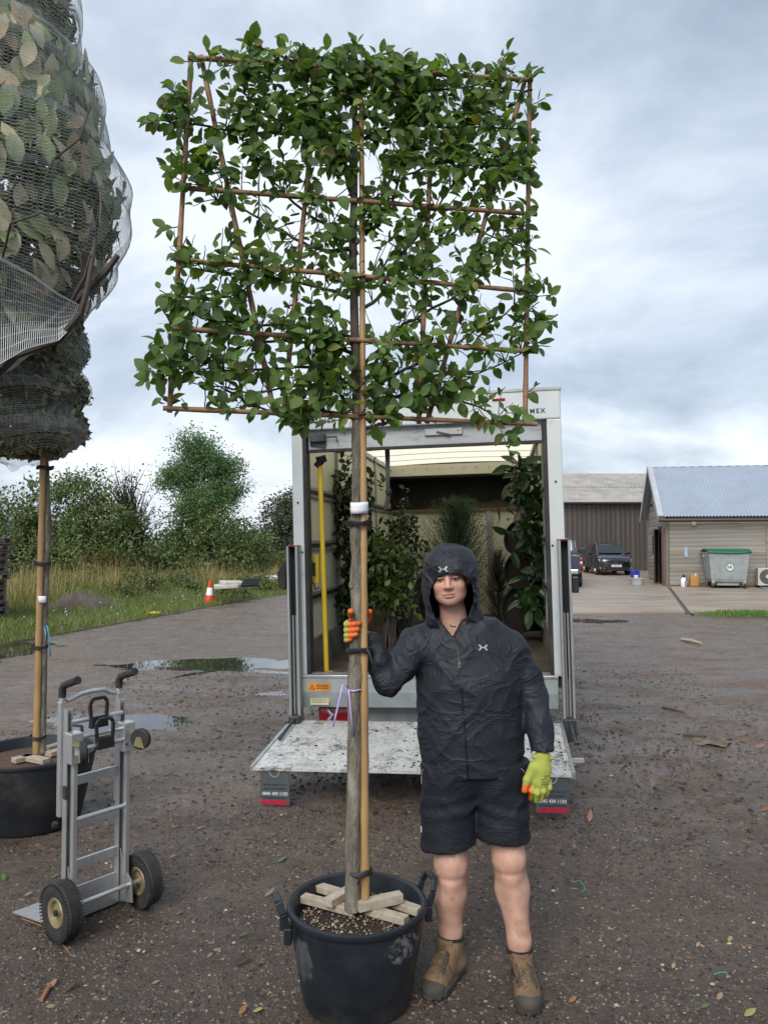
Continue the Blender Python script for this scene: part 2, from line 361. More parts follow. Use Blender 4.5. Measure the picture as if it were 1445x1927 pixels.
def ground_mat():
    m, t, b, out, N, L = nodes('wet_dirt')
    pos = _pos(N, L, (1, 1, 1), 'World')
    big = _noise(N, L, pos, .32, 4); mid = _noise(N, L, pos, 2.3, 6, .6); fine = _noise(N, L, pos, 16, 8, .7); grit = _noise(N, L, pos, 75, 5, .75)
    streak = _noise(N, L, _pos(N, L, (.6, 1.35, 1), 'World', (0, 0, R(14))), 1.5, 7, .68)
    c = _mix(N, L, _ramp(N, L, mid, .35, .68), (.185, .138, .104), (.1, .072, .054))
    c = _mix(N, L, _ramp(N, L, big, .42, .66), c, (.16, .105, .07))
    c = _mix(N, L, _ramp(N, L, fine, .5, .72), c, (.25, .2, .16))
    c = _mix(N, L, _ramp(N, L, fine, .3, .42, 1, 0), c, (.034, .026, .021))
    c = _mix(N, L, _ramp(N, L, grit, .6, .74), c, (.3, .255, .205))
    clod = _noise(N, L, pos, 6.5, 7, .7, .3)
    c = _mix(N, L, _ramp(N, L, clod, .52, .66, 0, .75), c, (.048, .035, .027))
    c = _mix(N, L, _ramp(N, L, clod, .3, .42, .7, 0), c, (.2, .16, .128))
    vo = N('ShaderNodeTexVoronoi'); vo.inputs['Scale'].default_value = 46; L(pos, vo.inputs['Vector'])
    sepc = N('ShaderNodeSeparateColor'); L(vo.outputs['Color'], sepc.inputs[0])
    peb = _val(N, L, 'MULTIPLY', _ramp(N, L, sepc.outputs[0], .88, .9), _ramp(N, L, vo.outputs['Distance'], .2, .34, 1, 0))
    c = _mix(N, L, peb, c, (.27, .22, .16))
    sx0 = N('ShaderNodeSeparateXYZ'); L(N('ShaderNodeNewGeometry').outputs['Position'], sx0.inputs[0])
    dk_ = _ramp(N, L, _val(N, L, 'ADD', sx0.outputs['Y'], _ramp(N, L, big, .3, .7, -1.2, 1.2)), 3.4, 5.6, .62, 0)      # compost trodden in where the pots are handled
    c = _mix(N, L, dk_, c, (.04, .028, .021))
    # rust-brown leaf mould patches
    c = _mix(N, L, _val(N, L, 'MULTIPLY', _ramp(N, L, _noise(N, L, pos, .55, 5, .6, .4), .6, .7), .7), c, (.13, .072, .04))
    wet = _val(N, L, 'MULTIPLY', _ramp(N, L, streak, .42, .56), _ramp(N, L, mid, .26, .46))
    sx = N('ShaderNodeSeparateXYZ'); L(N('ShaderNodeNewGeometry').outputs['Position'], sx.inputs[0])
    wet = _val(N, L, 'MULTIPLY', wet, _ramp(N, L, sx.outputs['Y'], 3.2, 6.5, .25, 1))
    low = _ramp(N, L, sx.outputs['Z'], -.026, -.012, 1, 0)
    wet = _val(N, L, 'MAXIMUM', wet, low)
    c = _mix(N, L, _val(N, L, 'MULTIPLY', wet, .45), c, (.06, .051, .045))
    L(c, b.inputs['Base Color'])
    L(_ramp(N, L, wet, 0, 1, .6, .14), b.inputs['Roughness'])
    b.inputs['Specular IOR Level'].default_value = .5
    bn = N('ShaderNodeBump'); bn.inputs['Distance'].default_value = .035
    L(_ramp(N, L, wet, 0, 1, 1.0, .3), bn.inputs['Strength'])
    hsum = _val(N, L, 'ADD', _val(N, L, 'MULTIPLY', fine, .9), _val(N, L, 'MULTIPLY', grit, .5))
    hsum = _val(N, L, 'ADD', _val(N, L, 'ADD', hsum, _val(N, L, 'MULTIPLY', peb, .35)), _val(N, L, 'MULTIPLY', clod, 1.2))
    L(hsum, bn.inputs['Height']); L(bn.outputs[0], b.inputs['Normal'])
    return m
gm = fastmesh('ground', np.stack([XX, YY, HH], -1).reshape(-1, 3), F_, [ground_mat()], smooth=True)
ground = addobj('ground', gm); ground['kind'] = 'structure'
def gz(x, y): return float(ground_h(np.array([x]), np.array([y]))[0])
# water lying in the hollows
m, t, b, out, N, L = nodes('puddle_water')
b.inputs['Base Color'].default_value = (.035, .03, .025, 1); b.inputs['Roughness'].default_value = .015; b.inputs['IOR'].default_value = 1.7
bn = N('ShaderNodeBump'); bn.inputs['Strength'].default_value = .03; bn.inputs['Distance'].default_value = .01
L(_noise(N, L, _pos(N, L, (1, 1, 1), 'World'), 5, 2), bn.inputs['Height']); L(bn.outputs[0], b.inputs['Normal'])
MT['water'] = m
for cx, cy, rx, ry in PUD:
    w = MB(); w.v = [(cx + rx * 1.7 * math.cos(a * math.pi / 20), cy + ry * 1.8 * math.sin(a * math.pi / 20), WATER_Z) for a in range(40)]; w.f = [tuple(range(40))]; w.mi = [0]
    o = w.build('puddle', MT['water']); o['kind'] = 'structure'
# pale concrete apron in front of the sheds
MT['concrete'] = mat('concrete_apron', (.33, .27, .215), (.25, .2, .16), rough=.6, rough2=.4, scale=.9, detail=8, dirt=(.17, .12, .085), dscale=.6, dlo=.5, dhi=.72, bump=.2, bscale=20, kind='World', stretch=(.6, 1.5, 1))
def slab(name, pts, z0, z1, m, bev=.012):
    b_ = MB(); n = len(pts); b_._add([(p[0], p[1], z) for z in (z0, z1) for p in pts], [tuple(range(n, 2 * n))] + [(i, (i + 1) % n, n + (i + 1) % n, n + i) for i in range(n)])
    o = b_.build(name, m, bev=bev); o['kind'] = 'structure'; return o
slab('concrete_apron', [(1.5, 18.0), (7.03, 18.0), (9.95, 27.1), (9.95, 60), (-2, 60)], -.2, .045, MT['concrete'])
slab('concrete_apron', [(7.13, 18.0), (30, 18.0), (30, 60), (10.05, 60), (10.05, 27.1)], -.2, .05, MT['concrete'])
MT['drain'] = mat('drain_iron', (.1, .085, .07), (.06, .05, .04), rough=.8, scale=20, kind='World')
dg = MB(); 
for k in range(34):
    f0 = k / 34; dg.bar(Vector((7.05 + 2.92 * f0, 18.05 + 9.1 * f0, .02)), Vector((7.05 + 2.92 * (f0 + .026), 18.05 + 9.1 * (f0 + .026), .02)), .085, .03)
o = dg.build('drain_channel', MT['drain']); o['kind'] = 'structure'
# ------------------------------------------------------------------ grass helper
def blades(n, area_fn, hmin, hmax, w, lean, seed):
    r = np.random.default_rng(seed); pts = area_fn(r, n); n = len(pts)
    h = r.uniform(hmin, hmax, n) * pts[:, 3]; a = r.uniform(0, 2 * np.pi, n); la = r.uniform(0, 2 * np.pi, n); ll = r.uniform(.05, lean, n) * h
    sx = np.cos(a) * w * .5; sy = np.sin(a) * w * .5; lx, ly = np.cos(la) * ll, np.sin(la) * ll
    b0 = np.stack([pts[:, 0] - sx, pts[:, 1] - sy, pts[:, 2]], 1); b1 = np.stack([pts[:, 0] + sx, pts[:, 1] + sy, pts[:, 2]], 1)
    m0 = np.stack([pts[:, 0] - sx * .8 + lx * .35, pts[:, 1] - sy * .8 + ly * .35, pts[:, 2] + h * .6], 1)
    m1 = np.stack([pts[:, 0] + sx * .8 + lx * .35, pts[:, 1] + sy * .8 + ly * .35, pts[:, 2] + h * .6], 1)
    tp = np.stack([pts[:, 0] + lx, pts[:, 1] + ly, pts[:, 2] + h], 1)
    V = np.stack([b0, b1, m1, m0, tp, tp + np.array([0, 0, .0004])], 1).reshape(-1, 3)
    i = np.arange(n)[:, None] * 6
    return V, np.concatenate([i + np.array([[0, 1, 2, 3]]), i + np.array([[3, 2, 4, 5]])])
MT['grass_green'] = mat('green_grass', (.17, .21, .055), (.13, .175, .042), rough=.6, island=.35, trans=.3, scale=.5, kind='World')
MT['grass_dry'] = mat('dry_grass', (.32, .26, .13), (.15, .17, .055), rough=.7, island=.35, trans=.3, scale=.9, kind='World', lo=.4, hi=.56)
MT['verge_soil'] = mat('verge_turf', (.085, .1, .035), (.1, .085, .05), rough=.9, scale=1.5, bump=.8, bscale=12, bdist=.04, kind='World')
# grass strip by the apron
gs = MB(); gs.grid(lambda u, v: (7.1 + u * 12, 16.75 + v * 1.2 - .25 * math.sin(u * 37) * (1 - v) + .9 * (1 - u) ** 12 * (1 - v), .02 + .055 * math.sin(math.pi * min(max(v, .02), .98)) * min(1, u * 18) - .03 * (v in (0, 1))), 60, 8)
o = gs.build('grass_strip', MT['verge_soil'], smooth=True); o['kind'] = 'structure'
def a_strip(r, n):
    u = r.random(n); v = .12 + .8 * r.random(n); return np.stack([7.15 + 11.8 * u, 16.8 + 1.15 * v, .05 + 0 * u, np.clip(u * 20, .3, 1)], 1)
V, F = blades(9000, a_strip, .04, .12, .012, .8, 5)
o = addobj('grass', fastmesh('grass', V, F, [mat('bright_grass', (.12, .22, .035), (.09, .17, .028), rough=.6, island=.3, trans=.3)])); tag(o, 'short bright green grass strip along the concrete apron edge', 'grass', kind='stuff')
# left verge
edge = [(-9.5, 9.6), (-6.35, 12.7), (-5.65, 15.2), (-5.0, 17.6), (-4.3, 20.3), (-3.1, 23.8), (-1.9, 27.5), (-.5, 33), (1.2, 42), (2, 60)]
def edge_x(yv): return np.interp(yv, [p[1] for p in edge], [p[0] for p in edge])
def verge_h(x, y):
    d = np.clip((edge_x(y) - x), 0, 30)
    h = .015 + .06 * np.clip(d / .7, 0, 1) + .12 * np.clip((d - .8) / 3, 0, 1) + fbm(x * .8, y * .8, x * 0 + 9, 4) * .12 * np.clip(d / 2, 0, 1)
    h += .42 * np.exp(-(((x + 7.35) / .75) ** 2 + ((y - 19.0) / .8) ** 2)) + .28 * np.exp(-(((x + 6.3) / .8) ** 2 + ((y - 21.5) / 1.0) ** 2))
    return h
ve = MB()
def vf(u, v):
    yv = 9.6 + 50 * u ** 1.4; ex = float(edge_x(yv)) + .25 * (float(vnoise(np.array([yv * 1.7]), np.array([.5]), np.array([.5]))[0]) - .5); xv = ex - 28 * v ** 1.8
    return (xv, yv, float(verge_h(np.array([xv]), np.array([yv]))[0]) if v > 0 else -.03)
ve.grid(vf, 90, 46); o = ve.build('grass_verge', MT['verge_soil'], smooth=True); o['kind'] = 'structure'
def a_verge(dmin, dmax, y0, y1, pw=1.0, thr=-1):
    def fn(r, n):
        yv = y0 + (y1 - y0) * r.random(n) ** pw; d = dmin + (dmax - dmin) * r.random(n); xv = edge_x(yv) - d
        den = fbm(xv * .6, yv * .6, xv * 0 + 4.4, 3); k = den > thr - .2 * r.random(n)
        xv, yv, den = xv[k], yv[k], den[k]
        return np.stack([xv, yv, verge_h(xv, yv) - .01, np.clip(.85 + den * 1.3, .45, 1.4)], 1)
    return fn
V1, F1 = blades(40000, a_verge(.02, 4.6, 9.8, 36, 1.2), .04, .2, .017, .9, 11)
o = addobj('grass', fastmesh('grass', V1, F1, [MT['grass_green']])); tag(o, 'low green grass along the edge of the muddy track', 'grass', kind='stuff')
V1, F1 = blades(24000, a_verge(2.2, 11, 14, 40, 1.1, .1), .15, .6, .019, .75, 12)
o = addobj('tall_grass', fastmesh('tall_grass', V1, F1, [MT['grass_dry']])); tag(o, 'tall straw coloured grass growing in front of the hedge', 'grass', kind='stuff')
V1, F1 = blades(4500, a_verge(2.5, 9, 15, 36, 1.1, .14), .6, 1.05, .012, .35, 13)
o = addobj('tall_grass', fastmesh('tall_grass', V1, F1, [mat('seed_grass', (.33, .25, .12), (.24, .17, .08), rough=.7, island=.3, trans=.2)])); tag(o, 'tallest dry grass stems with seed heads in the verge', 'grass', kind='stuff')
# daisies
r = np.random.default_rng(4); n = 26
yv = 12 + 9 * r.random(n); xv = edge_x(yv) - .3 - 1.6 * r.random(n); zv = verge_h(xv, yv) + .12
V = []; F = []
for i in range(n):
    s = .008; b0 = len(V); V += [(xv[i] - s, yv[i], zv[i] - s), (xv[i] + s, yv[i], zv[i] - s), (xv[i] + s, yv[i] + s, zv[i] + s), (xv[i] - s, yv[i] + s, zv[i] + s)]; F.append((b0, b0 + 1, b0 + 2, b0 + 3))
o = addobj('daisies', fastmesh('daisies', np.array(V), np.array(F), [MT['label']])); tag(o, 'tiny white flowers dotted through the verge grass', 'flowers', kind='stuff')
# ================================================================== leaf clouds and trees
def leaf_quads(C, size, r, up=.0, asp=.55):
    n = len(C); d = r.normal(size=(n, 3)); d /= np.linalg.norm(d, axis=1)[:, None]
    nn = r.normal(size=(n, 3)); nn[:, 2] += up; s = np.cross(d, nn); s /= np.linalg.norm(s, axis=1)[:, None] + 1e-9
    L_ = (size * r.uniform(.65, 1.35, n))[:, None]; up_ = np.cross(s, d) * L_ * .12
    V = np.stack([C - d * L_ * .5, C + s * L_ * asp * .5 + up_, C + d * L_ * .5, C - s * L_ * asp * .5 + up_], 1).reshape(-1, 3)
    return V, np.arange(4 * n).reshape(n, 4)
def crown_points(blobs, nclump, per, spread, r, shell=.55):
    vol = np.array([b[3] * b[4] * b[5] for b in blobs]) ** .75; vol /= vol.sum(); cl = []
    for i in r.choice(len(blobs), nclump, p=vol):
        b_ = blobs[i]; d = r.normal(size=3); d /= np.linalg.norm(d); q = (shell + (1 - shell) * r.random()) * (1.0 + .13 * r.normal())
        cl.append([b_[0] + d[0] * b_[3] * q, b_[1] + d[1] * b_[4] * q, b_[2] + d[2] * b_[5] * q])
    cl = np.array(cl); k = r.poisson(per, nclump)
    C = np.repeat(cl, k, axis=0); C = C + r.normal(size=C.shape) * spread * r.uniform(.6, 1.3, (len(C), 1))
    return cl, C
def tree(name, label, base, blobs, nclump, per, spread, size, lm, seed, group='trees of the hedge line', trunk_r=.12, twigs=120, shell=.55, bare=0, minz=.15):
    r = np.random.default_rng(seed); rr = random.Random(seed)
    t_ = thing(name, label, 'tree', base, group=group, world=True)
    cl, C = crown_points(blobs, nclump, per, spread, r, shell)
    C = C[C[:, 2] > minz]
    V, F = leaf_quads(C, size, r, .3); addobj('crown', fastmesh('crown', V, F, [lm]), t_)
    tk = MB(); top = max(b_[2] + b_[5] * .5 for b_ in blobs); bs = Vector(base); bl = max(blobs, key=lambda q: q[2]); tipx, tipy = bl[0], bl[1]
    main = []
    for k in range(8):
        f = k / 7; main.append(Vector((bs.x + (tipx - bs.x) * f + rr.uniform(-.12, .12) * (k > 0), bs.y + (tipy - bs.y) * f + rr.uniform(-.12, .12) * (k > 0), f * top)))
    tk.tube(main, [trunk_r * (1 - .85 * k / 7) for k in range(8)], 7)
    sel = r.choice(len(cl), min(twigs, len(cl)), replace=False)
    for i in sel:
        q = Vector(cl[i]); f = max(.08, min(.95, (q.z / top) * .7 - .1 + rr.uniform(-.05, .05))); a = f * 7; k = int(a); p0 = main[k].lerp(main[min(k + 1, 7)], a - k)
        mid = p0.lerp(q, .5) + Vector((rr.uniform(-.2, .2), rr.uniform(-.2, .2), rr.uniform(.0, .3)))
        q2 = q + (q - p0) * (.18 if bare else .04)
        rad = trunk_r * .22 * (1 - f * .6); tk.tube([p0, mid, q, q2], [rad, rad * .6, rad * .3, rad * .15], 4, cap=False)
    tk.build('trunk', MT['branch'], t_, smooth=True)
    return t_
LM1 = mat('hawthorn_leaf', (.09, .14, .045), (.12, .16, .05), rough=.6, island=.55, trans=.22, scale=.5, kind='World', hue=((.11, .12, .03), .7, 1.0))
LM2 = mat('ash_leaf', (.12, .2, .085), (.1, .175, .075), rough=.6, island=.4, trans=.35, scale=.6, kind='World')
LM3 = mat('ivy_bush_leaf', (.09, .14, .045), (.12, .16, .05), rough=.55, island=.55, trans=.2, scale=.8, kind='World', hue=((.07, .085, .02), .75, 1.0))
LM4 = mat('far_leaf', (.075, .092, .048), (.062, .08, .042), rough=.7, island=.4, trans=.2, scale=.5, kind='World')
LMY = mat('yellowing_leaf', (.12, .12, .025), (.08, .1, .02), rough=.6, island=.4, trans=.3)
LMW = mat('weed_leaf', (.1, .13, .04), (.14, .15, .06), rough=.65, island=.45, trans=.25)
def at(px, py, Y): return P(px, py, Y)
def bl(px, py, Y, rx, rz, ry=None):
    p = P(px, py, Y); return (p.x, p.y, p.z, rx, ry or rx, rz)
tree('hawthorn_tree', 'dense dark hawthorn behind the pallet stack and netted tree', (-14.2, 31, 0), [bl(20, 985, 31, 1.3, 1.2), bl(90, 960, 31, 1.2, 1.4), bl(60, 1045, 30.5, 2.0, .9), bl(-60, 1000, 32, 2.4, 1.6), bl(130, 1040, 30.5, 1.2, .9)], 420, 30, .2, .15, LM1, 21)
tree('hawthorn_tree', 'dark bushy hawthorn with bare twigs at its crown, beside the ash', (-12.0, 30.5, 0), [bl(150, 945, 31, 1.1, 1.4), bl(185, 985, 30.5, 1.3, 1.1), bl(225, 1000, 31, 1.1, .9), bl(175, 1050, 30, 1.9, .75), bl(250, 1045, 31, 1.2, .7)], 430, 28, .2, .14, LM1, 22)
tree('bare_bush', 'sparse grey bush of bare twigs between the hawthorn and the ash', (-10.2, 32.5, 0), [bl(235, 925, 32, 1.3, 1.2), bl(265, 975, 32, .9, .9)], 220, 3, .14, .11, LM4, 23, trunk_r=.14, twigs=220, shell=.2, bare=1)
tree('ash_tree', 'tall airy ash tree standing above the hedge', (-8.3, 33.5, 0), [bl(368, 850, 33.5, .95, .85), bl(340, 900, 33.5, 1.0, .65), bl(410, 880, 33.5, 1.15, .75), bl(425, 922, 33.5, .95, .55), bl(385, 945, 33, 1.4, .65)], 520, 46, .2, .11, LM2, 24, trunk_r=.12, twigs=140, shell=.3)
tree('ivy_bush', 'rounded dark green bush around the foot of the ash', (-8.2, 32.2, 0), [bl(370, 985, 32, 1.25, .9), bl(335, 1030, 32, 1.1, .8), bl(415, 1005, 32, 1.3, 1.0), bl(460, 1035, 32, 1.1, .8), bl(390, 1055, 31.5, 2.0, .65)], 440, 34, .19, .13, LM3, 25)
tree('yellow_green_bush', 'yellow-green lower bush in front of the dark hawthorns', (-11.3, 28.6, 0), [bl(185, 1050, 28.6, .65, .35), bl(215, 1058, 28.6, .4, .3)], 60, 30, .1, .11, LMY, 26, trunk_r=.05, twigs=30)
tree('grey_green_tree', 'small grey-green tree half hidden by the truck body', (-5.7, 41, 0), [bl(525, 975, 41, 1.0, 1.3), bl(550, 1000, 41, 1.3, 1.4), bl(500, 1030, 41, 1.0, .8), bl(560, 950, 42, 1.2, .9)], 300, 30, .2, .15, LM4, 27, bare=1)
tree('low_scrub', 'low scrub filling the gap between the ash and the truck', (-6.4, 36, 0), [bl(480, 1055, 36, 1.3, .7), bl(530, 1060, 36, 1.5, .6), bl(290, 1050, 36, 1.5, .8)], 260, 30, .2, .13, LM3, 28, trunk_r=.06, twigs=60)
for i, (px, py, Y, w, h_) in enumerate(((120, 1122, 21, .5, .3), (215, 1128, 20, .6, .3), (262, 1120, 21, .55, .35), (330, 1112, 22.5, .6, .3), (435, 1108, 22, .5, .25), (480, 1098, 24.5, .6, .4), (170, 1095, 25, .7, .45), (350, 1092, 26, .7, .4))):
    g_ = P(px, py, Y); zb_ = float(verge_h(np.array([g_.x]), np.array([g_.y]))[0])
    tree('weed_clump', 'leafy green weeds growing among the dry verge grass', (g_.x, g_.y, zb_), [(g_.x, g_.y, zb_ + h_ * .5, w, w, h_), (g_.x + w * .6, g_.y, zb_ + h_ * .3, w * .6, w * .6, h_ * .6)], 40, 26, .1, .09, LMW, 60 + i, group='weeds in the verge', trunk_r=.015, twigs=14)
for i, (px, w) in enumerate(((-150, 5), (150, 6), (420, 6), (680, 7), (930, 6))):
    tree('field_hedge', 'distant low field hedge seen through gaps beneath the nearer trees', tuple(P(px, 1040, 85).xy) + (0,), [bl(px - 40, 1012, 85, w, 1.2), bl(px + 60, 1014, 86, w, 1.1), bl(px + 10, 1010, 85, w * .8, 1.3)], 160, 30, .5, .35, LM4, 40 + i, group='distant hedges', trunk_r=.1, twigs=10)
# ------------------------------------------------------------------ soil heap, slabs, cone, bottle
MT['earth'] = mat('dry_earth', (.11, .085, .068), (.07, .056, .045), rough=.95, scale=4, bump=.8, bscale=12, bdist=.05)
hp = MB()
def heap(u, v):
    a = 2 * math.pi * u; rr_ = v * (1 + .2 * math.sin(3 * a + 1) + .12 * math.sin(7 * a)); x_, y_ = -7.25 + 1.0 * rr_ * math.cos(a), 18.2 + .8 * rr_ * math.sin(a)
    z_ = .5 * max(0, 1 - v) ** .8 + .1 * float(fbm(np.array([x_ * 3]), np.array([y_ * 3]), np.array([.2]), 3)[0])
    return (x_, y_, z_ + .02)
hp.grid(heap, 40, 14); o = hp.build('soil_heap', MT['earth'], smooth=True); tag(o, 'brown heap of dry soil among the verge grass', 'soil heap')
MT['slab'] = mat('pale_slab', (.5, .48, .44), (.4, .38, .35), rough=.8, scale=5)
for i, (px, py, sx, lab) in enumerate(((425, 1103, .62, 'pale concrete slab lying beside black pipe in the grass'), (438, 1097, .6, 'thin pale board resting on top of the concrete slab'), (522, 1086, .9, 'long pale slabs dumped in grass beside the truck'))):
    Y = (20.6, 20.75, 26)[i]; p = P(px, py, Y)
    MB().box((0, 0, 0), (sx, .5, .09)).build('concrete_slab', MT['slab'], bev=.015, loc=p, rot=(.05, -.05 if i != 1 else .04, .25 + i * .3)); tag(bpy.data.objects[-1] if False else [q for q in bpy.data.objects if q.name.startswith('concrete_slab')][-1], lab, 'slab')
pp_ = MB()
for k in range(4): pp_.tube([P(455 + k * 1.5, 1102 - k * 3.5, 20.5 + .06 * k), P(484 + k * 1.2, 1101 - k * 3.5, 20.9 + .06 * k)], .045, 10)
tag(pp_.build('pipe_bundle', MT['black_plastic'], smooth=True), 'bundle of black plastic pipe lying in the verge grass', 'pipe')
cb = G(394, 1137); cb.z = float(verge_h(np.array([cb.x]), np.array([cb.y]))[0]) - .02
t_ = thing('traffic_cone', 'orange and white traffic cone on the verge, tilted slightly', 'cone', cb, rot=(.04, .03, .2))
CO = mat('cone_orange', (.62, .055, .018), (.5, .045, .015), rough=.5, scale=8)
MB().lathe([(.135, .04), (.1, .2), (.098, .205)], 20).build('cone_body', CO, t_, smooth=True)
MB().lathe([(.1, .203), (.068, .4), (.066, .402)], 20).build('white_band', MT['label'], t_, smooth=True)
MB().lathe([(.067, .4), (.032, .6), (.02, .605)], 20, capt=True).build('cone_top', CO, t_, smooth=True)
MB().box((0, 0, .02), (.34, .34, .04)).build('base', CO, t_, bev=.012)
bp = G(292, 1160); bp.z = .07
t_ = thing('plastic_bottle', 'small yellow bottle with orange cap dropped on the verge edge', 'bottle', bp, rot=(0, math.pi / 2, .15))
MB().lathe([(.0, -.12), (.04, -.12), (.045, -.1), (.045, .06), (.018, .1)], 14, capb=True).build('bottle_body', mat('bottle_yellow', (.6, .48, .02), rough=.35), t_, smooth=True)
MB().lathe([(.022, -.2), (.035, -.19), (.035, -.12), (.02, -.119)], 12, capb=True).build('cap', mat('cap_orange', (.7, .15, .02), rough=.4), t_, smooth=True)
# ------------------------------------------------------------------ stacked pallets
PW = mat('pallet_wood', (.2, .165, .135), (.13, .105, .09), rough=.85, scale=6, objrand=.25, bump=.3, bscale=30, bdist=.003)
bt_ = MB().box((0, 0, 0), (1.2, .11, .022)).mesh('board', PW); bs_ = MB().box((0, 0, 0), (.11, 1.0, .02)).mesh('bearer', PW); bk_ = MB().box((0, 0, 0), (.12, .1, .085)).mesh('block', PW)
def pallet(loc, rz, lab):
    t_ = thing('pallet', lab, 'pallet', loc, (0, 0, rz), 'stacked pallets at the yard edge')
    for k in range(5): addobj('board', bt_, t_, (0, -.445 + k * .2225, .133))
    for x_ in (-.545, 0, .545):
        addobj('bearer', bs_, t_, (x_, 0, .112)); addobj('bearer', bs_, t_, (x_, 0, .011))
        for y_ in (-.45, 0, .45): addobj('block', bk_, t_, (x_, y_, .062))
words = ['lowest', 'second', 'third', 'fourth', 'fifth', 'sixth', 'seventh', 'eighth', 'ninth', 'tenth', 'eleventh', 'topmost']
for k in range(12):
    pallet((-8.36 + RNG.uniform(-.03, .03) + (.05 if k in (11, 6) else 0), 15.4, .05 + k * .1455), RNG.uniform(-.03, .03), 'weathered wooden pallet, %s of the stack on the verge' % (words[k] + (' from the ground' if 0 < k < 11 else '')))
# ================================================================== sheds
MT['barn_board'] = mat('brown_cladding', (.088, .074, .068), (.07, .058, .053), rough=.7, scale=3, stretch=(3, 3, .3), objrand=.22)
MT['fibre_cement'] = mat('fibre_cement_roof', (.38, .36, .33), (.29, .275, .25), rough=.8, scale=1.6, dirt=(.17, .16, .13), dscale=1.2, dlo=.5, dhi=.8)
def corrugated(mb, u0, u1, n, fn, period, amp, rows=1):
    mb.grid(lambda a, b_: fn(u0 + (u1 - u0) * a, b_, amp * math.cos(2 * math.pi * (u0 + (u1 - u0) * a) / period)), n, rows)
BY = 39.8
barn = thing('brown_barn', 'long brown timber-clad barn with grey corrugated roof behind the parked car', 'barn', (9.5, BY, 0), world=True)
MB().bb(3.5, 17, BY + .06, BY + 10, .0, 3.55).build('wall', mat('barn_core', (.03, .025, .022), rough=.9), barn)
bd = MB().box((0, 0, 0), (.225, .03, 3.5)).mesh('board', MT['barn_board'])
bd2 = MB().box((0, 0, 0), (.07, .09, 3.5)).mesh('batten', mat('barn_batten_shade', (.05, .042, .039), (.042, .035, .033), rough=.7, objrand=.2))  # battens coloured darker than the boards, painting in the weak shading of the ribs
for k in range(54):
    x_ = 3.62 + k * .25; addobj('board', bd, barn, (x_, BY + .035 + RNG.uniform(-.006, .006), 1.8)); addobj('batten', bd2, barn, (x_ + .125, BY + .0, 1.8))
rf = MB()
sl = (5.35 - 3.6) / 5.2
corrugated(rf, 3.0, 17.6, 760, lambda u, v, a: (u, BY - .3 + 2.8 * v, 3.62 + sl * 2.8 * v + a), .155, .028, 4)
corrugated(rf, 3.0, 17.6, 760, lambda u, v, a: (u, BY + 2.35 + 2.8 * v, 3.67 + sl * 2.65 + sl * 2.8 * v + a), .155, .028, 4)
rf.build('roof', MT['fibre_cement'], barn)
MB().bb(5.9, 7.4, BY + .55, BY + 1.1, 3.98, 4.02).build('roof_light', mat('roof_light', (.55, .53, .46), rough=.5), barn, rot=None)
gt = MB(); gt.tube([(3.0, BY - .36, 3.54), (17.6, BY - .36, 3.54)], .06, 8); gt.build('gutter', MT['steel_dark'], barn)
# ---- weathered board shed
WA = R(12); SX, SY = 10.05, 27.4
shed = thing('weatherboard_shed', 'grey weathered timber shed with blue-grey corrugated roof behind the wheeled bin', 'shed', (SX, SY, .05), (0, 0, -WA))
MT['weatherboard'] = mat('weatherboard', (.32, .3, .265), (.23, .215, .19), rough=.85, scale=3, stretch=(.35, 3, 6), objrand=.2, bump=.3, bscale=20, bdist=.004, dirt=(.17, .15, .12), dscale=2, dlo=.5, dhi=.75)
EV, RG, WD, LN = 2.6, 4.4, 5.0, 13.0
dk = mat('shed_core', (.04, .035, .03), rough=.9)
co = MB(); co.prism([(0, 0), (WD, 0), (WD, EV), (WD / 2, RG - .06), (0, EV)], LN - .1, Matrix(((0, 0, 1, .05), (1, 0, 0, 0.05), (0, 1, 0, 0), (0, 0, 0, 1)))); co.build('wall', dk, shed)
bw = MB().box((0, 0, 0), (1, .028, .148)).mesh('board', MT['weatherboard'])
for k in range(17):
    z_ = .1 + k * .15; x0 = .1
    cuts = sorted([0.1, LN - .1] + [RNG.uniform(1.5, 5.5), RNG.uniform(6.5, 11)])
    for a, b_ in zip(cuts[:-1], cuts[1:]):
        o = addobj('board', bw, shed, ((a + b_) / 2, -.0 + RNG.uniform(-.004, .004), z_), (R(9), 0, RNG.uniform(-.001, .001))); o.scale = (b_ - a - .006, 1, 1)
for k in range(28):   # gable boards
    z_ = .1 + k * .15
    w0, w1 = (0.02, WD) if z_ < EV else (WD / 2 * (z_ - EV) / (RG - EV), WD - WD / 2 * (z_ - EV) / (RG - EV))
    if w1 - w0 < .1: continue
    segs = [(w0, w1)] if z_ > 2.12 else [(w0, .78), (1.86, w1)]
    for a, b_ in segs:
        o = addobj('board', bw, shed, (-.0, (a + b_) / 2, z_), (R(9), 0, -math.pi / 2)); o.scale = (b_ - a - .006, 1, 1)
MB().bb(-.03, .09, -.03, .09, 0, EV).build('corner_post', mat('corner_post', (.16, .145, .125), rough=.85, scale=10), shed)
MB().bb(3.28, 3.42, -.045, -.01, 0, EV).build('cover_strip', MT['weatherboard'], shed)
MT['blue_roof'] = mat('steel_roof', (.33, .38, .45), (.3, .35, .42), rough=.45, scale=1.0, metal=.2, dirt=(.26, .29, .34), dscale=.8, dlo=.5, dhi=.8)
rr2 = MB(); OH = .28
pit = (RG - EV) / (WD / 2)
corrugated(rr2, -OH, LN, 900, lambda u, v, a: (u, -.25 + (WD / 2 + .27) * v, EV - .25 * pit + .05 + pit * (WD / 2 + .27) * v + a), .11, .016, 2)
corrugated(rr2, -OH, LN, 300, lambda u, v, a: (u, WD / 2 - .02 + (WD / 2 + .3) * v, RG + .05 - pit * (WD / 2 + .3) * v + a), .33, .016, 2)
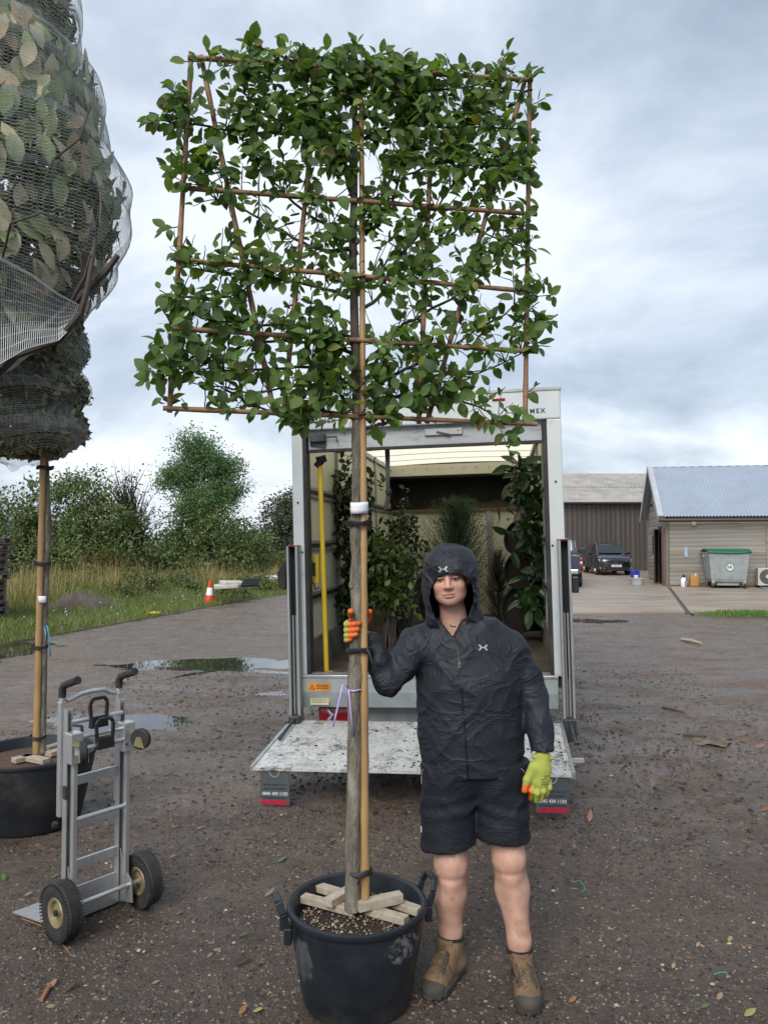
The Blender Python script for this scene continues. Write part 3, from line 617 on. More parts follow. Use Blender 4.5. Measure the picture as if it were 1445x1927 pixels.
rr2.build('roof', MT['blue_roof'], shed)
MT['barge'] = mat('barge_board', (.42, .44, .46), (.36, .38, .4), rough=.5, scale=4)
bg_ = MB()
bg_.bar((-OH - .02, -.27, EV - .27 * pit), (-OH - .02, WD / 2, RG + .04), .03, .2); bg_.bar((-OH - .02, WD / 2, RG + .04), (-OH - .02, WD + .28, EV - .28 * pit), .03, .2)
bg_.build('barge_board', MT['barge'], shed)
MB().bar((-OH - .02, -.25, EV - .2 * pit + .1), (-OH + .22, -.25, EV - .2 * pit + .1), .001, .001).build('barge_fixing', MT['barge'], shed)
fl = MB(); fl._add([(-OH - .03, -.27, EV - .27 * pit + .085), (-OH + .16, -.27, EV - .27 * pit + .085), (-OH + .16, WD / 2, RG + .095), (-OH - .03, WD / 2, RG + .095)], [(0, 1, 2, 3)]); fl.build('verge_flashing', MT['barge'], shed)
MB().tube([(-OH, -.31, EV - .27), (LN, -.31, EV - .27)], .06, 8).build('gutter', mat('brown_gutter', (.035, .022, .02), rough=.5), shed)
MB().bar((1.0, -.03, 2.22), (3.25, -.03, 2.25), .03, .03).build('conduit', mat('conduit', (.3, .28, .25), rough=.7), shed)
MB().box((.92, -.06, 2.22), (.16, .1, .16)).build('wall_lamp', mat('lamp_cream', (.55, .5, .38), rough=.5), shed, bev=.015)
MB().box((.66, -.03, 1.2), (.12, .02, .36)).build('blue_notice', mat('notice_blue', (.16, .3, .42), (.35, .42, .46), rough=.5, scale=14), shed)
dr = MB().bb(-.012, .04, .8, 1.84, 0, 2.1).build('doorway_shade_panel', MT['black'], shed)  # matt black panel painted in for the shade inside the open door
RW = mat('red_timber', (.24, .15, .11), (.17, .1, .075), rough=.75, scale=8)
MB().bb(-.05, .03, .76, .84, 0, 2.15).build('door_jamb', RW, shed); MB().bb(-.05, .03, 1.8, 1.88, 0, 2.15).build('door_jamb', RW, shed)
dl = MB().bar((-.06, 1.8, 1.03), (-.28, 1.05, 1.03), .05, 2.0).build('door', mat('door_brown', (.05, .03, .025), rough=.7), shed)
MB().box((-.3, 1.12, 1.0), (.06, .06, .14)).build('handle', MT['chrome'], dl)
MB().bb(-.05, .0, .22, .74, 0, 2.1).build('side_door', RW, shed)
MB().bb(-.06, .0, 2.6, 3.3, 1.0, 1.8).build('window', MT['glass'], shed)
MB().box((-.08, 3.4, 3.0), (.12, .08, .1)).build('camera_box', MT['black_plastic'], shed)
# ------------------------------------------------------------------ wheeled bin
sv = Vector((math.cos(WA), -math.sin(WA), 0)); gv = Vector((math.sin(WA), math.cos(WA), 0))
def shedpt(u, v, z=.05): q = Vector((SX, SY, 0)) + sv * u + gv * v; q.z = z; return q
bn_ = thing('wheeled_bin', 'large galvanised four-wheeled waste bin with green lid by shed', 'bin', shedpt(1.83, -.62), (0, 0, -WA + .05))
bb_ = MB(); secs = [(.36, .5, .2), (.4, .56, .22), (.6, .62, .44), (.66, .66, .5), (.69, .675, .5)]
zs = [.2, .32, 1.0, 1.12, 1.2]
hw = [.52, .57, .64, .665, .68]; hd = [.36, .4, .47, .49, .5]
vs = []
for w_, d_, z_ in zip(hw, hd, zs): vs += [(-w_, -d_, z_), (w_, -d_, z_), (w_, d_, z_), (-w_, d_, z_)]
fs = [(0, 3, 2, 1)]
for i in range(4):
    for k in range(4): fs.append((i * 4 + k, i * 4 + (k + 1) % 4, i * 4 + 4 + (k + 1) % 4, i * 4 + 4 + k))
bb_._add(vs, fs); bb_.build('bin_body', MT['galv'], bn_, bev=.03)
MB().bb(-.7, .7, -.53, .53, 1.19, 1.225).build('rim', MT['galv'], bn_, bev=.01)
MB().bb(-.36, .36, -.3, .3, .09, .24).build('underframe', MT['galv'], bn_, bev=.02)
GL = mat('green_lid', (.012, .14, .075), (.009, .1, .055), rough=.45)
ld = MB(); ld.grid(lambda u, v: (-.7 + 1.4 * u, -.55 + 1.1 * v, 1.25 + .09 * math.sin(math.pi * v) - .03 * math.sin(math.pi * u) * (v < .2)), 8, 10); o = ld.build('lid', GL, bn_, smooth=True)
sm_ = o.modifiers.new('thick', 'SOLIDIFY'); sm_.thickness = .05
for sx_ in (-1, 1):
    MB().tube([(sx_ * .66, 0, 1.08), (sx_ * .75, 0, 1.08)], .035, 10).build('trunnion', MT['galv'], bn_)
    for sy_ in (-1, 1):
        w = MB(); w.lathe([(.02, -.03), (.085, -.03), (.095, -.015), (.095, .015), (.085, .03), (.02, .03)], 16, Matrix.Translation((sx_ * .5, sy_ * .36, .095)) @ Matrix.Rotation(math.pi / 2, 4, 'Y')); wo = w.build('wheel', MT['rubber'], bn_, smooth=True)
        MB().bb(sx_ * .5 - .045, sx_ * .5 + .045, sy_ * .36 - .03, sy_ * .36 + .03, .1, .3).build('fork', MT['galv'], wo)
bq = MB(); bq.lathe([(0, 0), (.135, 0), (.135, .006), (0, .006)], 28, Matrix.Translation((0.02, -.445, .72)) @ Matrix.Rotation(R(96), 4, 'X')); em = bq.build('badge', MT['label'], bn_)
GI = mat('badge_green', (.01, .11, .055), rough=.5)
rg_ = MB(); rg_.lathe([(.118, 0), (.135, 0), (.135, .008), (.118, .008)], 28, Matrix.Translation((0.02, -.4465, .72)) @ Matrix.Rotation(R(96), 4, 'X')); rg_.build('badge_ring', GI, em)
text('badge_letter', 'H', .19, (.0, -.456, .72), (R(96), 0, 0), GI, em, bold=.004)
MB().bb(.03, .1, -.458, -.455, .715, .73).build('badge_stroke', GI, em)
# jerry can, canister, tubs, air conditioner, scraps
j = thing('jerry_can', 'amber plastic jerry can standing against the grey shed', 'jerry can', shedpt(.88, -.22), (0, 0, -.1))
AM = mat('amber_plastic', (.5, .27, .09), (.42, .22, .07), rough=.4, trans=.15, scale=4)
MB().box((0, 0, .2), (.3, .2, .4)).build('can_body', AM, j, bev=.045, seg=3); MB().tube([(.05, 0, .4), (.05, 0, .45)], .035, 12).build('cap', MT['label'], j); MB().bar((-.13, 0, .43), (.0, 0, .43), .03, .03).build('handle', AM, j)
j = thing('spray_canister', 'white pressure canister with black cap and hose by shed corner', 'canister', shedpt(.52, -.28), (0, 0, .2))
MB().lathe([(.0, 0), (.09, 0), (.1, .03), (.1, .24), (.06, .31), (.035, .33)], 16).build('tank', MT['label'], j, smooth=True); MB().lathe([(.045, .32), (.05, .38), (.03, .42), (0, .43)], 12).build('cap', MT['black_plastic'], j)
MB().tube([(.0, -.05, .4), (.06, -.12, .3), (-.03, -.12, .12), (.02, -.1, .02)], .012, 6).build('hose', MT['black_plastic'], j)
BL = mat('blue_plastic', (.02, .05, .42), (.015, .04, .32), rough=.4)
j = thing('blue_drum', 'bright blue plastic container at the open shed door', 'container', shedpt(-.95, 1.2, .05), (0, 0, .2))
MB().box((0, 0, .25), (.28, .22, .5)).build('can_body', BL, j, bev=.03); MB().bb(-.1, .06, -.115, -.111, .2, .32).build('paper_label', MT['label'], j)
j = thing('plastic_tub', 'pale blue tub with yellowish lid beside the blue container', 'tub', shedpt(-.95, .55, .05), (0, 0, .3))
MB().lathe([(0, 0), (.21, 0), (.24, .2), (.0, .2)], 20).build('tub_body', mat('tub_pale', (.38, .45, .48), rough=.4), j, smooth=True); MB().lathe([(0, .2), (.26, .2), (.26, .235), (0, .24)], 20).build('lid', mat('tub_lid', (.55, .42, .2), rough=.5), j)
j = thing('air_conditioner', 'white outdoor air conditioning unit beside the wheeled bin', 'air conditioner', shedpt(3.3, -.35), (0, 0, -WA))
AC = mat('ac_white', (.5, .48, .44), (.44, .42, .38), rough=.5, scale=4)
MB().bb(-.42, .42, -.16, .16, .08, .68).build('casing', AC, j, bev=.015)
fr = MB(); fr.lathe([(0, 0), (.25, 0), (.25, .01), (0, .01)], 28, Matrix.Translation((-.12, -.162, .39)) @ Matrix.Rotation(math.pi / 2, 4, 'X')); fr.build('fan_recess', mat('ac_dark', (.06, .06, .06), rough=.7), j)
gr = MB()
for q in (.08, .13, .18, .235):
    ring = [Vector((-.12 + q * math.cos(a * math.pi / 14), -.178, .39 + q * math.sin(a * math.pi / 14))) for a in range(29)]; gr.tube(ring, .006, 4, cap=False)
for a in range(12): gr.bar((-.12 + .06 * math.cos(a * math.pi / 6), -.178, .39 + .06 * math.sin(a * math.pi / 6)), (-.12 + .24 * math.cos(a * math.pi / 6), -.178, .39 + .24 * math.sin(a * math.pi / 6)), .008, .008)
gr.build('fan_guard', mat('ac_guard', (.2, .2, .19), rough=.6), j)
MB().lathe([(0, 0), (.065, 0), (.06, .02), (0, .025)], 16, Matrix.Translation((-.12, -.175, .39)) @ Matrix.Rotation(math.pi / 2, 4, 'X')).build('fan_hub', AC, j)
for sx_ in (-.3, .3): MB().bb(sx_ - .04, sx_ + .04, -.16, .16, 0, .08).build('foot', MT['rubber'], j)
tag(MB().box((0, 0, 0), (.9, .35, .03)).build('blue_board', mat('board_blue', (.12, .3, .42), rough=.6), loc=shedpt(3.35, -.85, .075), rot=(0, 0, -.2), bev=.004), 'flat pale blue board lying on concrete beneath the air conditioner', 'board')
sc = MB(); sc._add([(-.3, -.1, 0), (.35, -.12, 0), (.3, .1, .02), (.02, .05, .2), (-.2, .12, .12)], [(0, 1, 3), (1, 2, 3), (0, 3, 4), (2, 4, 3)])
o = sc.build('tarpaulin_scrap', mat('tarp_brown', (.08, .06, .05), rough=.8), loc=shedpt(1.28, -.3, .05)); o.modifiers.new('thick', 'SOLIDIFY').thickness = .01; tag(o, 'crumpled brown sheet leaning on shed between jerry can and bin', 'sheet')
# ================================================================== parked vehicles
def loft(mb, stations):
    """stations: (y, [(x,z) half profile from bottom centre outward to top centre])"""
    n = len(stations[0][1]); rows = []
    for y_, pr in stations:
        rows.append([(x_, y_, z_) for x_, z_ in pr] + [(-x_, y_, z_) for x_, z_ in pr[-2:0:-1]])
    m_ = len(rows[0]); vs = [q for r_ in rows for q in r_]
    fs = [(i * m_ + k, (i + 1) * m_ + k, (i + 1) * m_ + (k + 1) % m_, i * m_ + (k + 1) % m_) for i in range(len(rows) - 1) for k in range(m_)]
    fs += [tuple(range(m_)), tuple((len(rows) - 1) * m_ + k for k in range(m_ - 1, -1, -1))]
    mb._add(vs, fs); return mb
def wheel(parent, x_, y_, r_, w_, side):
    M_ = Matrix.Translation((x_, y_, r_)) @ Matrix.Rotation(math.pi / 2, 4, 'Y')
    a = MB(); a.lathe([(r_ * .62, -w_ / 2), (r_ * .94, -w_ / 2), (r_, -w_ * .35), (r_, w_ * .35), (r_ * .94, w_ / 2), (r_ * .62, w_ / 2), (r_ * .62, -w_ / 2)], 28, M_); wo = a.build('wheel', MT['rubber'], parent, smooth=True)
    b_ = MB(); b_.lathe([(0, side * w_ * .32), (r_ * .2, side * w_ * .36), (r_ * .6, side * w_ * .3), (r_ * .64, side * w_ * .48)], 20, M_); b_.build('rim', MT['alu_bright'], wo, smooth=True)
    return wo
car = thing('parked_car', 'black crossover car parked facing the yard before the brown barn', 'car', P(1160, 1084, 34.7).xy.to_3d() + Vector((0, 0, .045)), (0, 0, R(-2))); car.scale = (.86, .86, .9)
if True: pass
PT = mat('black_car_paint', (.009, .011, .016), (.009, .011, .016), rough=.12, coat=1.0)
W = .9
def prof(w, zb, zs_, zt, wt): return [(0, zb), (w * .86, zb), (w, zb + .12), (w * 1.0, zs_ - .12), (w * .985, zs_), (wt, zt), (0, zt + .015)]
body = MB(); loft(body, [(0.0, prof(.62, .32, .62, .7, .5)), (.05, prof(.74, .24, .74, .82, .6)), (.16, prof(.83, .22, .82, .9, .68)), (.4, prof(.885, .22, .9, .96, .74)), (.9, prof(.9, .22, .96, 1.02, .78)), (1.25, prof(.9, .22, 1.0, 1.06, .78)), (2.2, prof(.9, .22, 1.04, 1.06, .8)), (3.4, prof(.9, .22, 1.06, 1.08, .8)), (4.1, prof(.86, .24, 1.04, 1.06, .76)), (4.35, prof(.78, .3, .98, 1.02, .7))])
body.build('body', PT, car, smooth=True)
cab = MB(); loft(cab, [(1.12, [(0, 1.02), (.74, 1.0), (.76, 1.02), (.75, 1.03), (.74, 1.04), (.7, 1.05), (0, 1.06)]), (1.75, [(0, 1.02), (.79, 1.0), (.78, 1.12), (.72, 1.34), (.66, 1.46), (.6, 1.5), (0, 1.53)]), (2.4, [(0, 1.02), (.8, 1.0), (.79, 1.12), (.72, 1.38), (.655, 1.54), (.6, 1.58), (0, 1.61)]), (3.3, [(0, 1.02), (.8, 1.0), (.79, 1.12), (.72, 1.36), (.65, 1.52), (.58, 1.56), (0, 1.59)]), (4.15, [(0, 1.02), (.72, 1.0), (.7, 1.05), (.68, 1.1), (.64, 1.18), (.55, 1.22), (0, 1.24)])])
cab.build('cabin', PT, car, smooth=True)
ws = MB(); ws._add([(-.69, 1.14, 1.085), (.69, 1.14, 1.085), (.6, 1.7, 1.5), (-.6, 1.7, 1.5)], [(0, 1, 2, 3)]); wo_ = ws.build('windscreen', MT['glass'], car, rot=None); wo_.location = (0, -.035, .03); wo_.modifiers.new('thick', 'SOLIDIFY').thickness = .01
for s in (-1, 1):
    MB().tube([(s * .64, 1.75, 1.56), (s * .65, 2.0, 1.64), (s * .65, 3.2, 1.63), (s * .62, 3.6, 1.56)], .022, 8).build('roof_rail', MT['chrome'], car, smooth=True)
    q = MB(); q.box((s * 1.0, 1.5, 1.08), (.2, .1, .13)); q.bar((s * .88, 1.5, 1.02), (s * .95, 1.5, 1.06), .03, .03); q.build('mirror', PT, car, bev=.03)
    h = MB(); h._add([(s * .47, .03, .73), (s * .52, .06, .645), (s * .8, .2, .7), (s * .87, .36, .83), (s * .8, .2, .8)], [(0, 1, 2, 3, 4) if s < 0 else (4, 3, 2, 1, 0)]); ho = h.build('headlight', MT['clear_lens'], car); ho.modifiers.new('thick', 'SOLIDIFY').thickness = .05
    MB().bar((s * .5, -.02, .71), (s * .3, -.03, .56), .035, .045).build('grille_trim', MT['chrome'], car)
    MB().bar((s * .62, .03, .5), (s * .84, .14, .53), .02, .035).build('bumper_strip', MT['chrome'], car)
    MB().bar((s * .64, .03, .36), (s * .83, .13, .38), .02, .04).build('fog_light', MT['clear_lens'], car)
MB().bar((-.3, -.03, .56), (.3, -.03, .56), .035, .045).build('grille_trim', MT['chrome'], car)
MB().bb(-.44, .44, -.012, .05, .57, .73).build('grille', MT['black_plastic'], car)
MB().bb(-.56, .56, -.015, .04, .29, .42).build('lower_grille', MT['black_plastic'], car)
MB().bar((-.45, -.02, .27), (.45, -.02, .27), .02, .02).build('skid_trim', MT['chrome'], car)
bdg = MB(); bdg.lathe([(.05, 0), (.075, 0), (.075, .012), (.05, .012)], 20, Matrix.Translation((0, -.02, .655)) @ Matrix.Rotation(math.pi / 2, 4, 'X')); bdg.bb(-.085, .085, -.034, -.02, .64, .67); bdg.build('badge', MT['chrome'], car)
npl = MB().bb(-.26, .26, -.05, -.035, .435, .545).build('number_plate', MT['label'], car)
text('plate_text', 'KX68 XTP', .095, (0, -.0515, .49), (math.pi / 2, 0, 0), MT['ink'], npl, bold=.002, space=.95)
for s in (-1, 1):
    wheel(car, s * .8, .85, .34, .22, s); wheel(car, s * .8, 3.5, .34, .22, s)
# blue pickup, seen past the truck's edge
pk = thing('blue_pickup', 'dark blue pickup parked behind the truck, tail light showing', 'pickup', (5.83, 26.4, .045), (0, 0, R(-12)))
PB = mat('blue_car_paint', (.018, .026, .06), (.016, .023, .052), rough=.15, coat=1.0)
b_ = MB(); loft(b_, [(0, prof(.86, .45, 1.05, 1.1, .8)), (.15, prof(.9, .42, 1.07, 1.12, .84)), (1.9, prof(.92, .42, 1.07, 1.12, .85)), (3.6, prof(.92, .4, 1.07, 1.12, .85)), (4.6, prof(.9, .4, 1.02, 1.08, .8)), (5.2, prof(.8, .45, .95, 1.02, .7))]); b_.build('body', PB, pk, smooth=True)
c_ = MB(); loft(c_, [(1.85, [(0, 1.05), (.84, 1.05), (.84, 1.1), (.82, 1.15), (.8, 1.2), (.7, 1.24), (0, 1.25)]), (2.1, [(0, 1.05), (.84, 1.05), (.82, 1.25), (.76, 1.5), (.7, 1.66), (.62, 1.72), (0, 1.76)]), (3.2, [(0, 1.05), (.84, 1.05), (.82, 1.25), (.76, 1.52), (.7, 1.68), (.62, 1.75), (0, 1.79)]), (4.1, [(0, 1.05), (.82, 1.05), (.8, 1.07), (.78, 1.09), (.75, 1.1), (.7, 1.12), (0, 1.13)])]); c_.build('cabin', PB, pk, smooth=True)
for s in (-1, 1):
    sw = MB(); sw._add([(s * .845, 2.2, 1.15), (s * .845, 3.6, 1.15), (s * .76, 3.1, 1.62), (s * .76, 2.35, 1.62)], [(0, 1, 2, 3)]); o = sw.build('side_window', MT['glass'], pk); o.modifiers.new('thick', 'SOLIDIFY').thickness = .01
    MB().bb(s * .9 - .05, s * .9 + .05, -.03, .12, .7, 1.04).build('tail_light', MT['red_lens'], pk, bev=.02)
    MB().bb(s * .9 - .045, s * .9 + .045, -.035, -.02, .83, .91).build('reverse_light', MT['clear_lens'], pk)
    q = MB(); q.box((s * 1.1, 3.55, 1.22), (.24, .12, .19)); q.bar((s * .9, 3.6, 1.16), (s * 1.0, 3.57, 1.2), .04, .05); q.build('mirror', MT['black_plastic'], pk, bev=.03)
    MB().bb(s * .98 - .05, s * .98 + .05, 1.9, 3.7, .36, .42).build('side_step', MT['chrome'], pk)
    wheel(pk, s * .82, .95, .39, .27, s); wheel(pk, s * .82, 4.1, .39, .27, s)
    MB().bb(s * .8 - .14, s * .8 + .14, .5, .53, .2, .5).build('mud_flap', MT['rubber'], pk)
rw = MB(); rw._add([(-.66, 1.83, 1.25), (.66, 1.83, 1.25), (.62, 2.03, 1.62), (-.62, 2.03, 1.62)], [(0, 1, 2, 3)]); o = rw.build('rear_window', MT['glass'], pk); o.modifiers.new('thick', 'SOLIDIFY').thickness = .01
MB().bb(-.8, .8, -.1, .05, .5, .64).build('bumper', MT['chrome'], pk, bev=.02)
# ================================================================== box truck with open back
YAW, ROLL = R(8.8), R(1.4)
TO = Vector((.378, 6.1, 0))
truck = thing('box_truck', 'white box truck with its rear shutter open and tail lift lowered', 'truck', TO, (0, -ROLL, -YAW))
HW = 1.065; ZT = 2.915; ZF = .71; LB = 4.8
fr_ = MB()
side = MB(); side.bb(-HW, -HW + .035, .06, LB, ZF - .05, ZT - .02); side.build('side_wall', MT['white_paint'], truck)
side = MB(); side.bb(HW - .035, HW, .06, LB, ZF - .05, ZT - .02); side.build('side_wall', MT['white_paint'], truck)
# inner lining panels
for s in (-1, 1):
    for k in range(4):
        y0 = .15 + k * 1.16
        MB().bb(s * (HW - .05) - .012, s * (HW - .05) + .012, y0, y0 + 1.14, ZF + .26, ZT - .1).build('lining_panel', MT['cream'], truck)
        MB().bb(s * (HW - .075) - .01, s * (HW - .075) + .01, y0 + 1.125, y0 + 1.175, ZF + .26, ZT - .1).build('lining_strip', MT['alu'], truck)
    for z_ in (1.32, 1.75, 2.2):
        rl = MB(); rl.bb(s * (HW - .08) - .012, s * (HW - .08) + .012, .12, LB, z_ - .045, z_ + .045); ro = rl.build('lashing_rail', MT['alu'], truck, bev=.004)
        MB().bb(s * (HW - .095) - .003, s * (HW - .095) + .003, .12, LB, z_ - .016, z_ + .016).build('slot', MT['black'], ro)
    MB().bb(s * (HW - .07) - .025, s * (HW - .07) + .025, .1, LB, ZF, ZF + .26).build('kick_board', mat('kick_board', (.2, .19, .17), (.12, .11, .1), rough=.7, scale=5, dirt=(.06, .05, .04), dscale=4, dlo=.45, dhi=.7), truck)
MB().bb(-HW + .03, HW - .03, -.02, LB, ZF - .09, ZF).build('floor', MT['floor_ply'], truck)
# translucent roof lets daylight in
m, t, b, out, N, L = nodes('translucent_roof'); b.inputs['Base Color'].default_value = (.7, .68, .55, 1); b.inputs['Roughness'].default_value = .5
tr = N('ShaderNodeBsdfTranslucent'); tr.inputs['Color'].default_value = (.92, .86, .66, 1); mx = N('ShaderNodeMixShader'); mx.inputs[0].default_value = .82
L(b.outputs[0], mx.inputs[1]); L(tr.outputs[0], mx.inputs[2]); L(mx.outputs[0], out.inputs[0]); MT['grp'] = m
ZC = 2.835
for k in range(7):
    rf_ = MB(); y0 = .1 + k * .68
    rf_.grid(lambda u, v: (-HW + .04 + u * (2 * HW - .08), y0 + v * .64, ZC + .025 * math.sin(math.pi * u)), 10, 1); rf_.build('roof_panel', MT['grp'], truck, smooth=True)
    MB().grid(lambda u, v: (-HW + .04 + u * (2 * HW - .08), y0 + .638 + v * .044, ZC + .025 * math.sin(math.pi * u) - .006), 10, 1).build('roof_bow', MT['steel_dark'], truck)
rf_ = MB(); rf_._add([(-HW, LB, ZT - .012), (HW, LB, ZT - .012), (HW, LB + 1.2, ZT - .012), (-HW, LB + 1.2, ZT - .012)], [(0, 1, 2, 3)]); rf_.build('overcab_roof', MT['white_paint'], truck)
# rear frame
MB().bb(-HW - .005, -HW + .085, -.06, .07, ZF - .0, ZT - .23).build('rear_post', MT['white_paint'], truck, bev=.008)
MB().bb(HW - .105, HW + .005, -.06, .07, ZF - .0, ZT - .23).build('rear_post', MT['white_paint'], truck, bev=.008)
MB().bb(-HW - .005, HW + .005, -.063, .07, ZT - .23, ZT).build('header', MT['white_paint'], truck, bev=.012)
MB().bb(-HW - .012, HW + .012, -.07, .05, ZT - .01, ZT + .02).build('roof_capping', mat('capping', (.42, .45, .46), rough=.5, scale=5), truck, bev=.006)
for x_ in (-HW + .1, HW - .12): MB().bb(x_ - .014, x_ + .014, -.05, .07, ZF + .02, ZT - .24).build('door_seal', MT['rubber'], truck)
for x_, z_ in ((HW - .05, 2.2), (HW - .09, 1.71), (-HW + .04, 2.1), (-HW + .07, 1.7)): MB().tube([(x_, -.055, z_), (x_, -.068, z_)], .008, 8).build('rivet_hole', MT['black'], truck)
text('maker_lettering', 'INGIMEX', .05, (HW - .24, -.0645, ZT - .165), (math.pi / 2, 0, 0), MT['ink'], truck, space=1.35, bold=.0012, depth=.001)
text('maker_lettering', 'INGIMEX', .05, (-HW + .24, -.0645, ZT - .165), (math.pi / 2, 0, 0), MT['ink'], truck, space=1.35, bold=.0012, depth=.001)
for x_ in (-.55, .12, .6): MB().box((x_, -.065, ZT - .06), (.1, .012, .022)).build('marker_lamp', MT['red_lens'], truck, bev=.004)
# shutter: bottom rail hanging under the header and slats lying under the roof
SP = mat('shutter_rail', (.4, .42, .43), (.32, .33, .34), rough=.4, metal=.4, scale=4, stretch=(.6, 1, 2), dirt=(.14, .13, .12), dscale=14, dlo=.53, dhi=.75)
sh = MB().bb(-HW + .12, HW - .14, .0, .04, ZT - .385, ZT - .225).build('shutter_bottom_rail', SP, truck, bev=.004)
MB().bb(-HW + .12, HW - .14, -.004, .045, ZT - .405, ZT - .385).build('shutter_seal', MT['rubber'], sh)
hd_ = MB(); hd_.box((.16, -.012, ZT - .285), (.3, .02, .055)); hd_.tube([(.28, -.026, ZT - .275), (.28, -.016, ZT - .275)], .012, 10); ho = hd_.build('shutter_latch', MT['alu'], sh, bev=.006)
MB().box((.16, -.024, ZT - .3), (.11, .008, .016), (0, .25, 0)).build('latch_tongue', MT['steel_dark'], ho)
lk = MB(); lk.box((-.86, -.03, ZT - .295), (.13, .05, .06)); lk.box((-.86, -.015, ZT - .34), (.13, .01, .05), (0, .2, 0)); lk.tube([(-.79, -.04, ZT - .29), (-.7, -.04, ZT - .29), (-.7, -.04, ZT - .33)], .008, 6); lk.build('lock_bracket', MT['steel_dark'], truck, bev=.003)
for s in (-1, 1): MB().bar((s * (HW - .075), .1, ZC - .03), (s * (HW - .075), LB - .06, ZC - .03), .045, .05).build('shutter_track', MT['alu'], truck)
# bulkhead with the dark over-cab opening
bkd = MB().bb(-HW + .03, HW - .03, LB, LB + .05, ZF, 2.17).build('bulkhead', MT['cream'], truck)
MB().bb(-HW + .03, HW - .03, LB - .05, LB + .04, 2.68, ZC).build('bulkhead_header', MT['cream'], truck)
for x_ in (-.72, -.1, .42, .9): MB().bb(x_ - .04, x_ + .04, LB - .03, LB, ZF, 2.17).build('bulkhead_post', MT['alu'], bkd)
for x_ in np.linspace(-.95, .95, 12): MB().tube([(x_, LB - .05, 2.77), (x_, LB - .058, 2.77)], .012, 6).build('rivet', MT['alu'], truck)
MB().bb(-HW + .03, HW - .03, LB - .04, LB + 1.2, 2.15, 2.2).build('overcab_shelf', mat('shelf_ply', (.15, .11, .07), (.1, .075, .05), rough=.8, scale=6), truck)
oc = MB(); oc.bb(-HW, HW, LB + 1.2, LB + 1.24, 2.0, ZT); oc.bb(-HW, -HW + .03, LB, LB + 1.2, 2.0, ZT); oc.bb(HW - .03, HW, LB, LB + 1.2, 2.0, ZT); oc.bb(-HW + .03, HW - .03, LB + .02, LB + 1.2, 2.66, 2.7)
oc.build('overcab_box', mat('overcab_grey', (.12, .115, .105), (.09, .085, .08), rough=.7, scale=2), truck)
sk = MB(); sk.grid(lambda u, v: (-.55 + 1.5 * u, LB + .1 + .5 * v, 2.21 + .14 * max(0, math.sin(math.pi * u) * math.sin(math.pi * v)) * (.6 + .6 * math.sin(u * 9 + 1) ** 2)), 24, 8)
sko = sk.build('sacking', mat('brown_sacking', (.07, .045, .03), (.045, .03, .022), rough=.9, scale=9), smooth=True)
sko.parent = None; sko.matrix_world = Matrix.Translation(TO) @ Euler((0, -ROLL, -YAW)).to_matrix().to_4x4(); tag(sko, 'heap of dark brown sacking on shelf above the cab bulkhead', 'sacking')
TM = Matrix.Translation(TO) @ Euler((0, -ROLL, -YAW)).to_matrix().to_4x4()
TROT = (0, -ROLL, -YAW)
def T(x_, y_, z_): return TM @ Vector((x_, y_, z_))
# sill beam
sb = MB(); M_ = Matrix(((0, 0, 1, -HW + .05), (1, 0, 0, 0), (0, 1, 0, 0), (0, 0, 0, 1)))
sb.prism([(-.09, .7), (-.09, .585), (-.055, .46), (.06, .46), (.06, .7)], 2 * HW - .13, M_); sbo = sb.build('sill_beam', MT['galv'], truck, bev=.006)
MB().bb(-HW + .05, HW - .08, -.1, .06, .7, .722).build('sill_plate', MT['alu'], sbo, bev=.004)
st = MB().bb(-HW + .1, -HW + .28, -.094, -.09, .595, .66).build('warning_sticker', MT['orange'], sbo)
tri = MB(); tri.prism([(-.022, -.018), (.022, -.018), (0, .022)], .002, Matrix.Translation((-HW + .135, -.094, .627)) @ Matrix.Rotation(math.pi / 2, 4, 'X')); tri.build('warning_triangle', MT['ink'], st)
tri = MB(); tri.prism([(-.014, -.013), (.014, -.013), (0, .014)], .0015, Matrix.Translation((-HW + .135, -.0965, .627)) @ Matrix.Rotation(math.pi / 2, 4, 'X')); tri.build('warning_triangle', MT['orange'], st)
ln = MB()
for k in range(3): ln.bb(-HW + .17, -HW + .27, -.0955, -.0945, .614 + k * .013, .619 + k * .013)
ln.bb(-HW + .1335, -HW + .1365, -.0995, -.0985, .62, .634)
ln.build('small_print', MT['ink'], st)
s2 = MB().box((-HW + .19, -.0785, .522), (.15, .003, .075), (R(-15.6), 0, 0)).build('instruction_sticker', MT['cream_sticker'], sbo)
ln = MB()
for k in range(4): ln.box((-HW + .19, -.0835 + .0029 * (3 - k) * 1.2 - .001, .54 - k * .0115), (.13, .002, .004), (R(-15.6), 0, 0))
ln.box((-HW + .15, -.0712, .494), (.04, .002, .009), (R(-15.6), 0, 0)); ln.build('small_print', MT['ink'], s2)
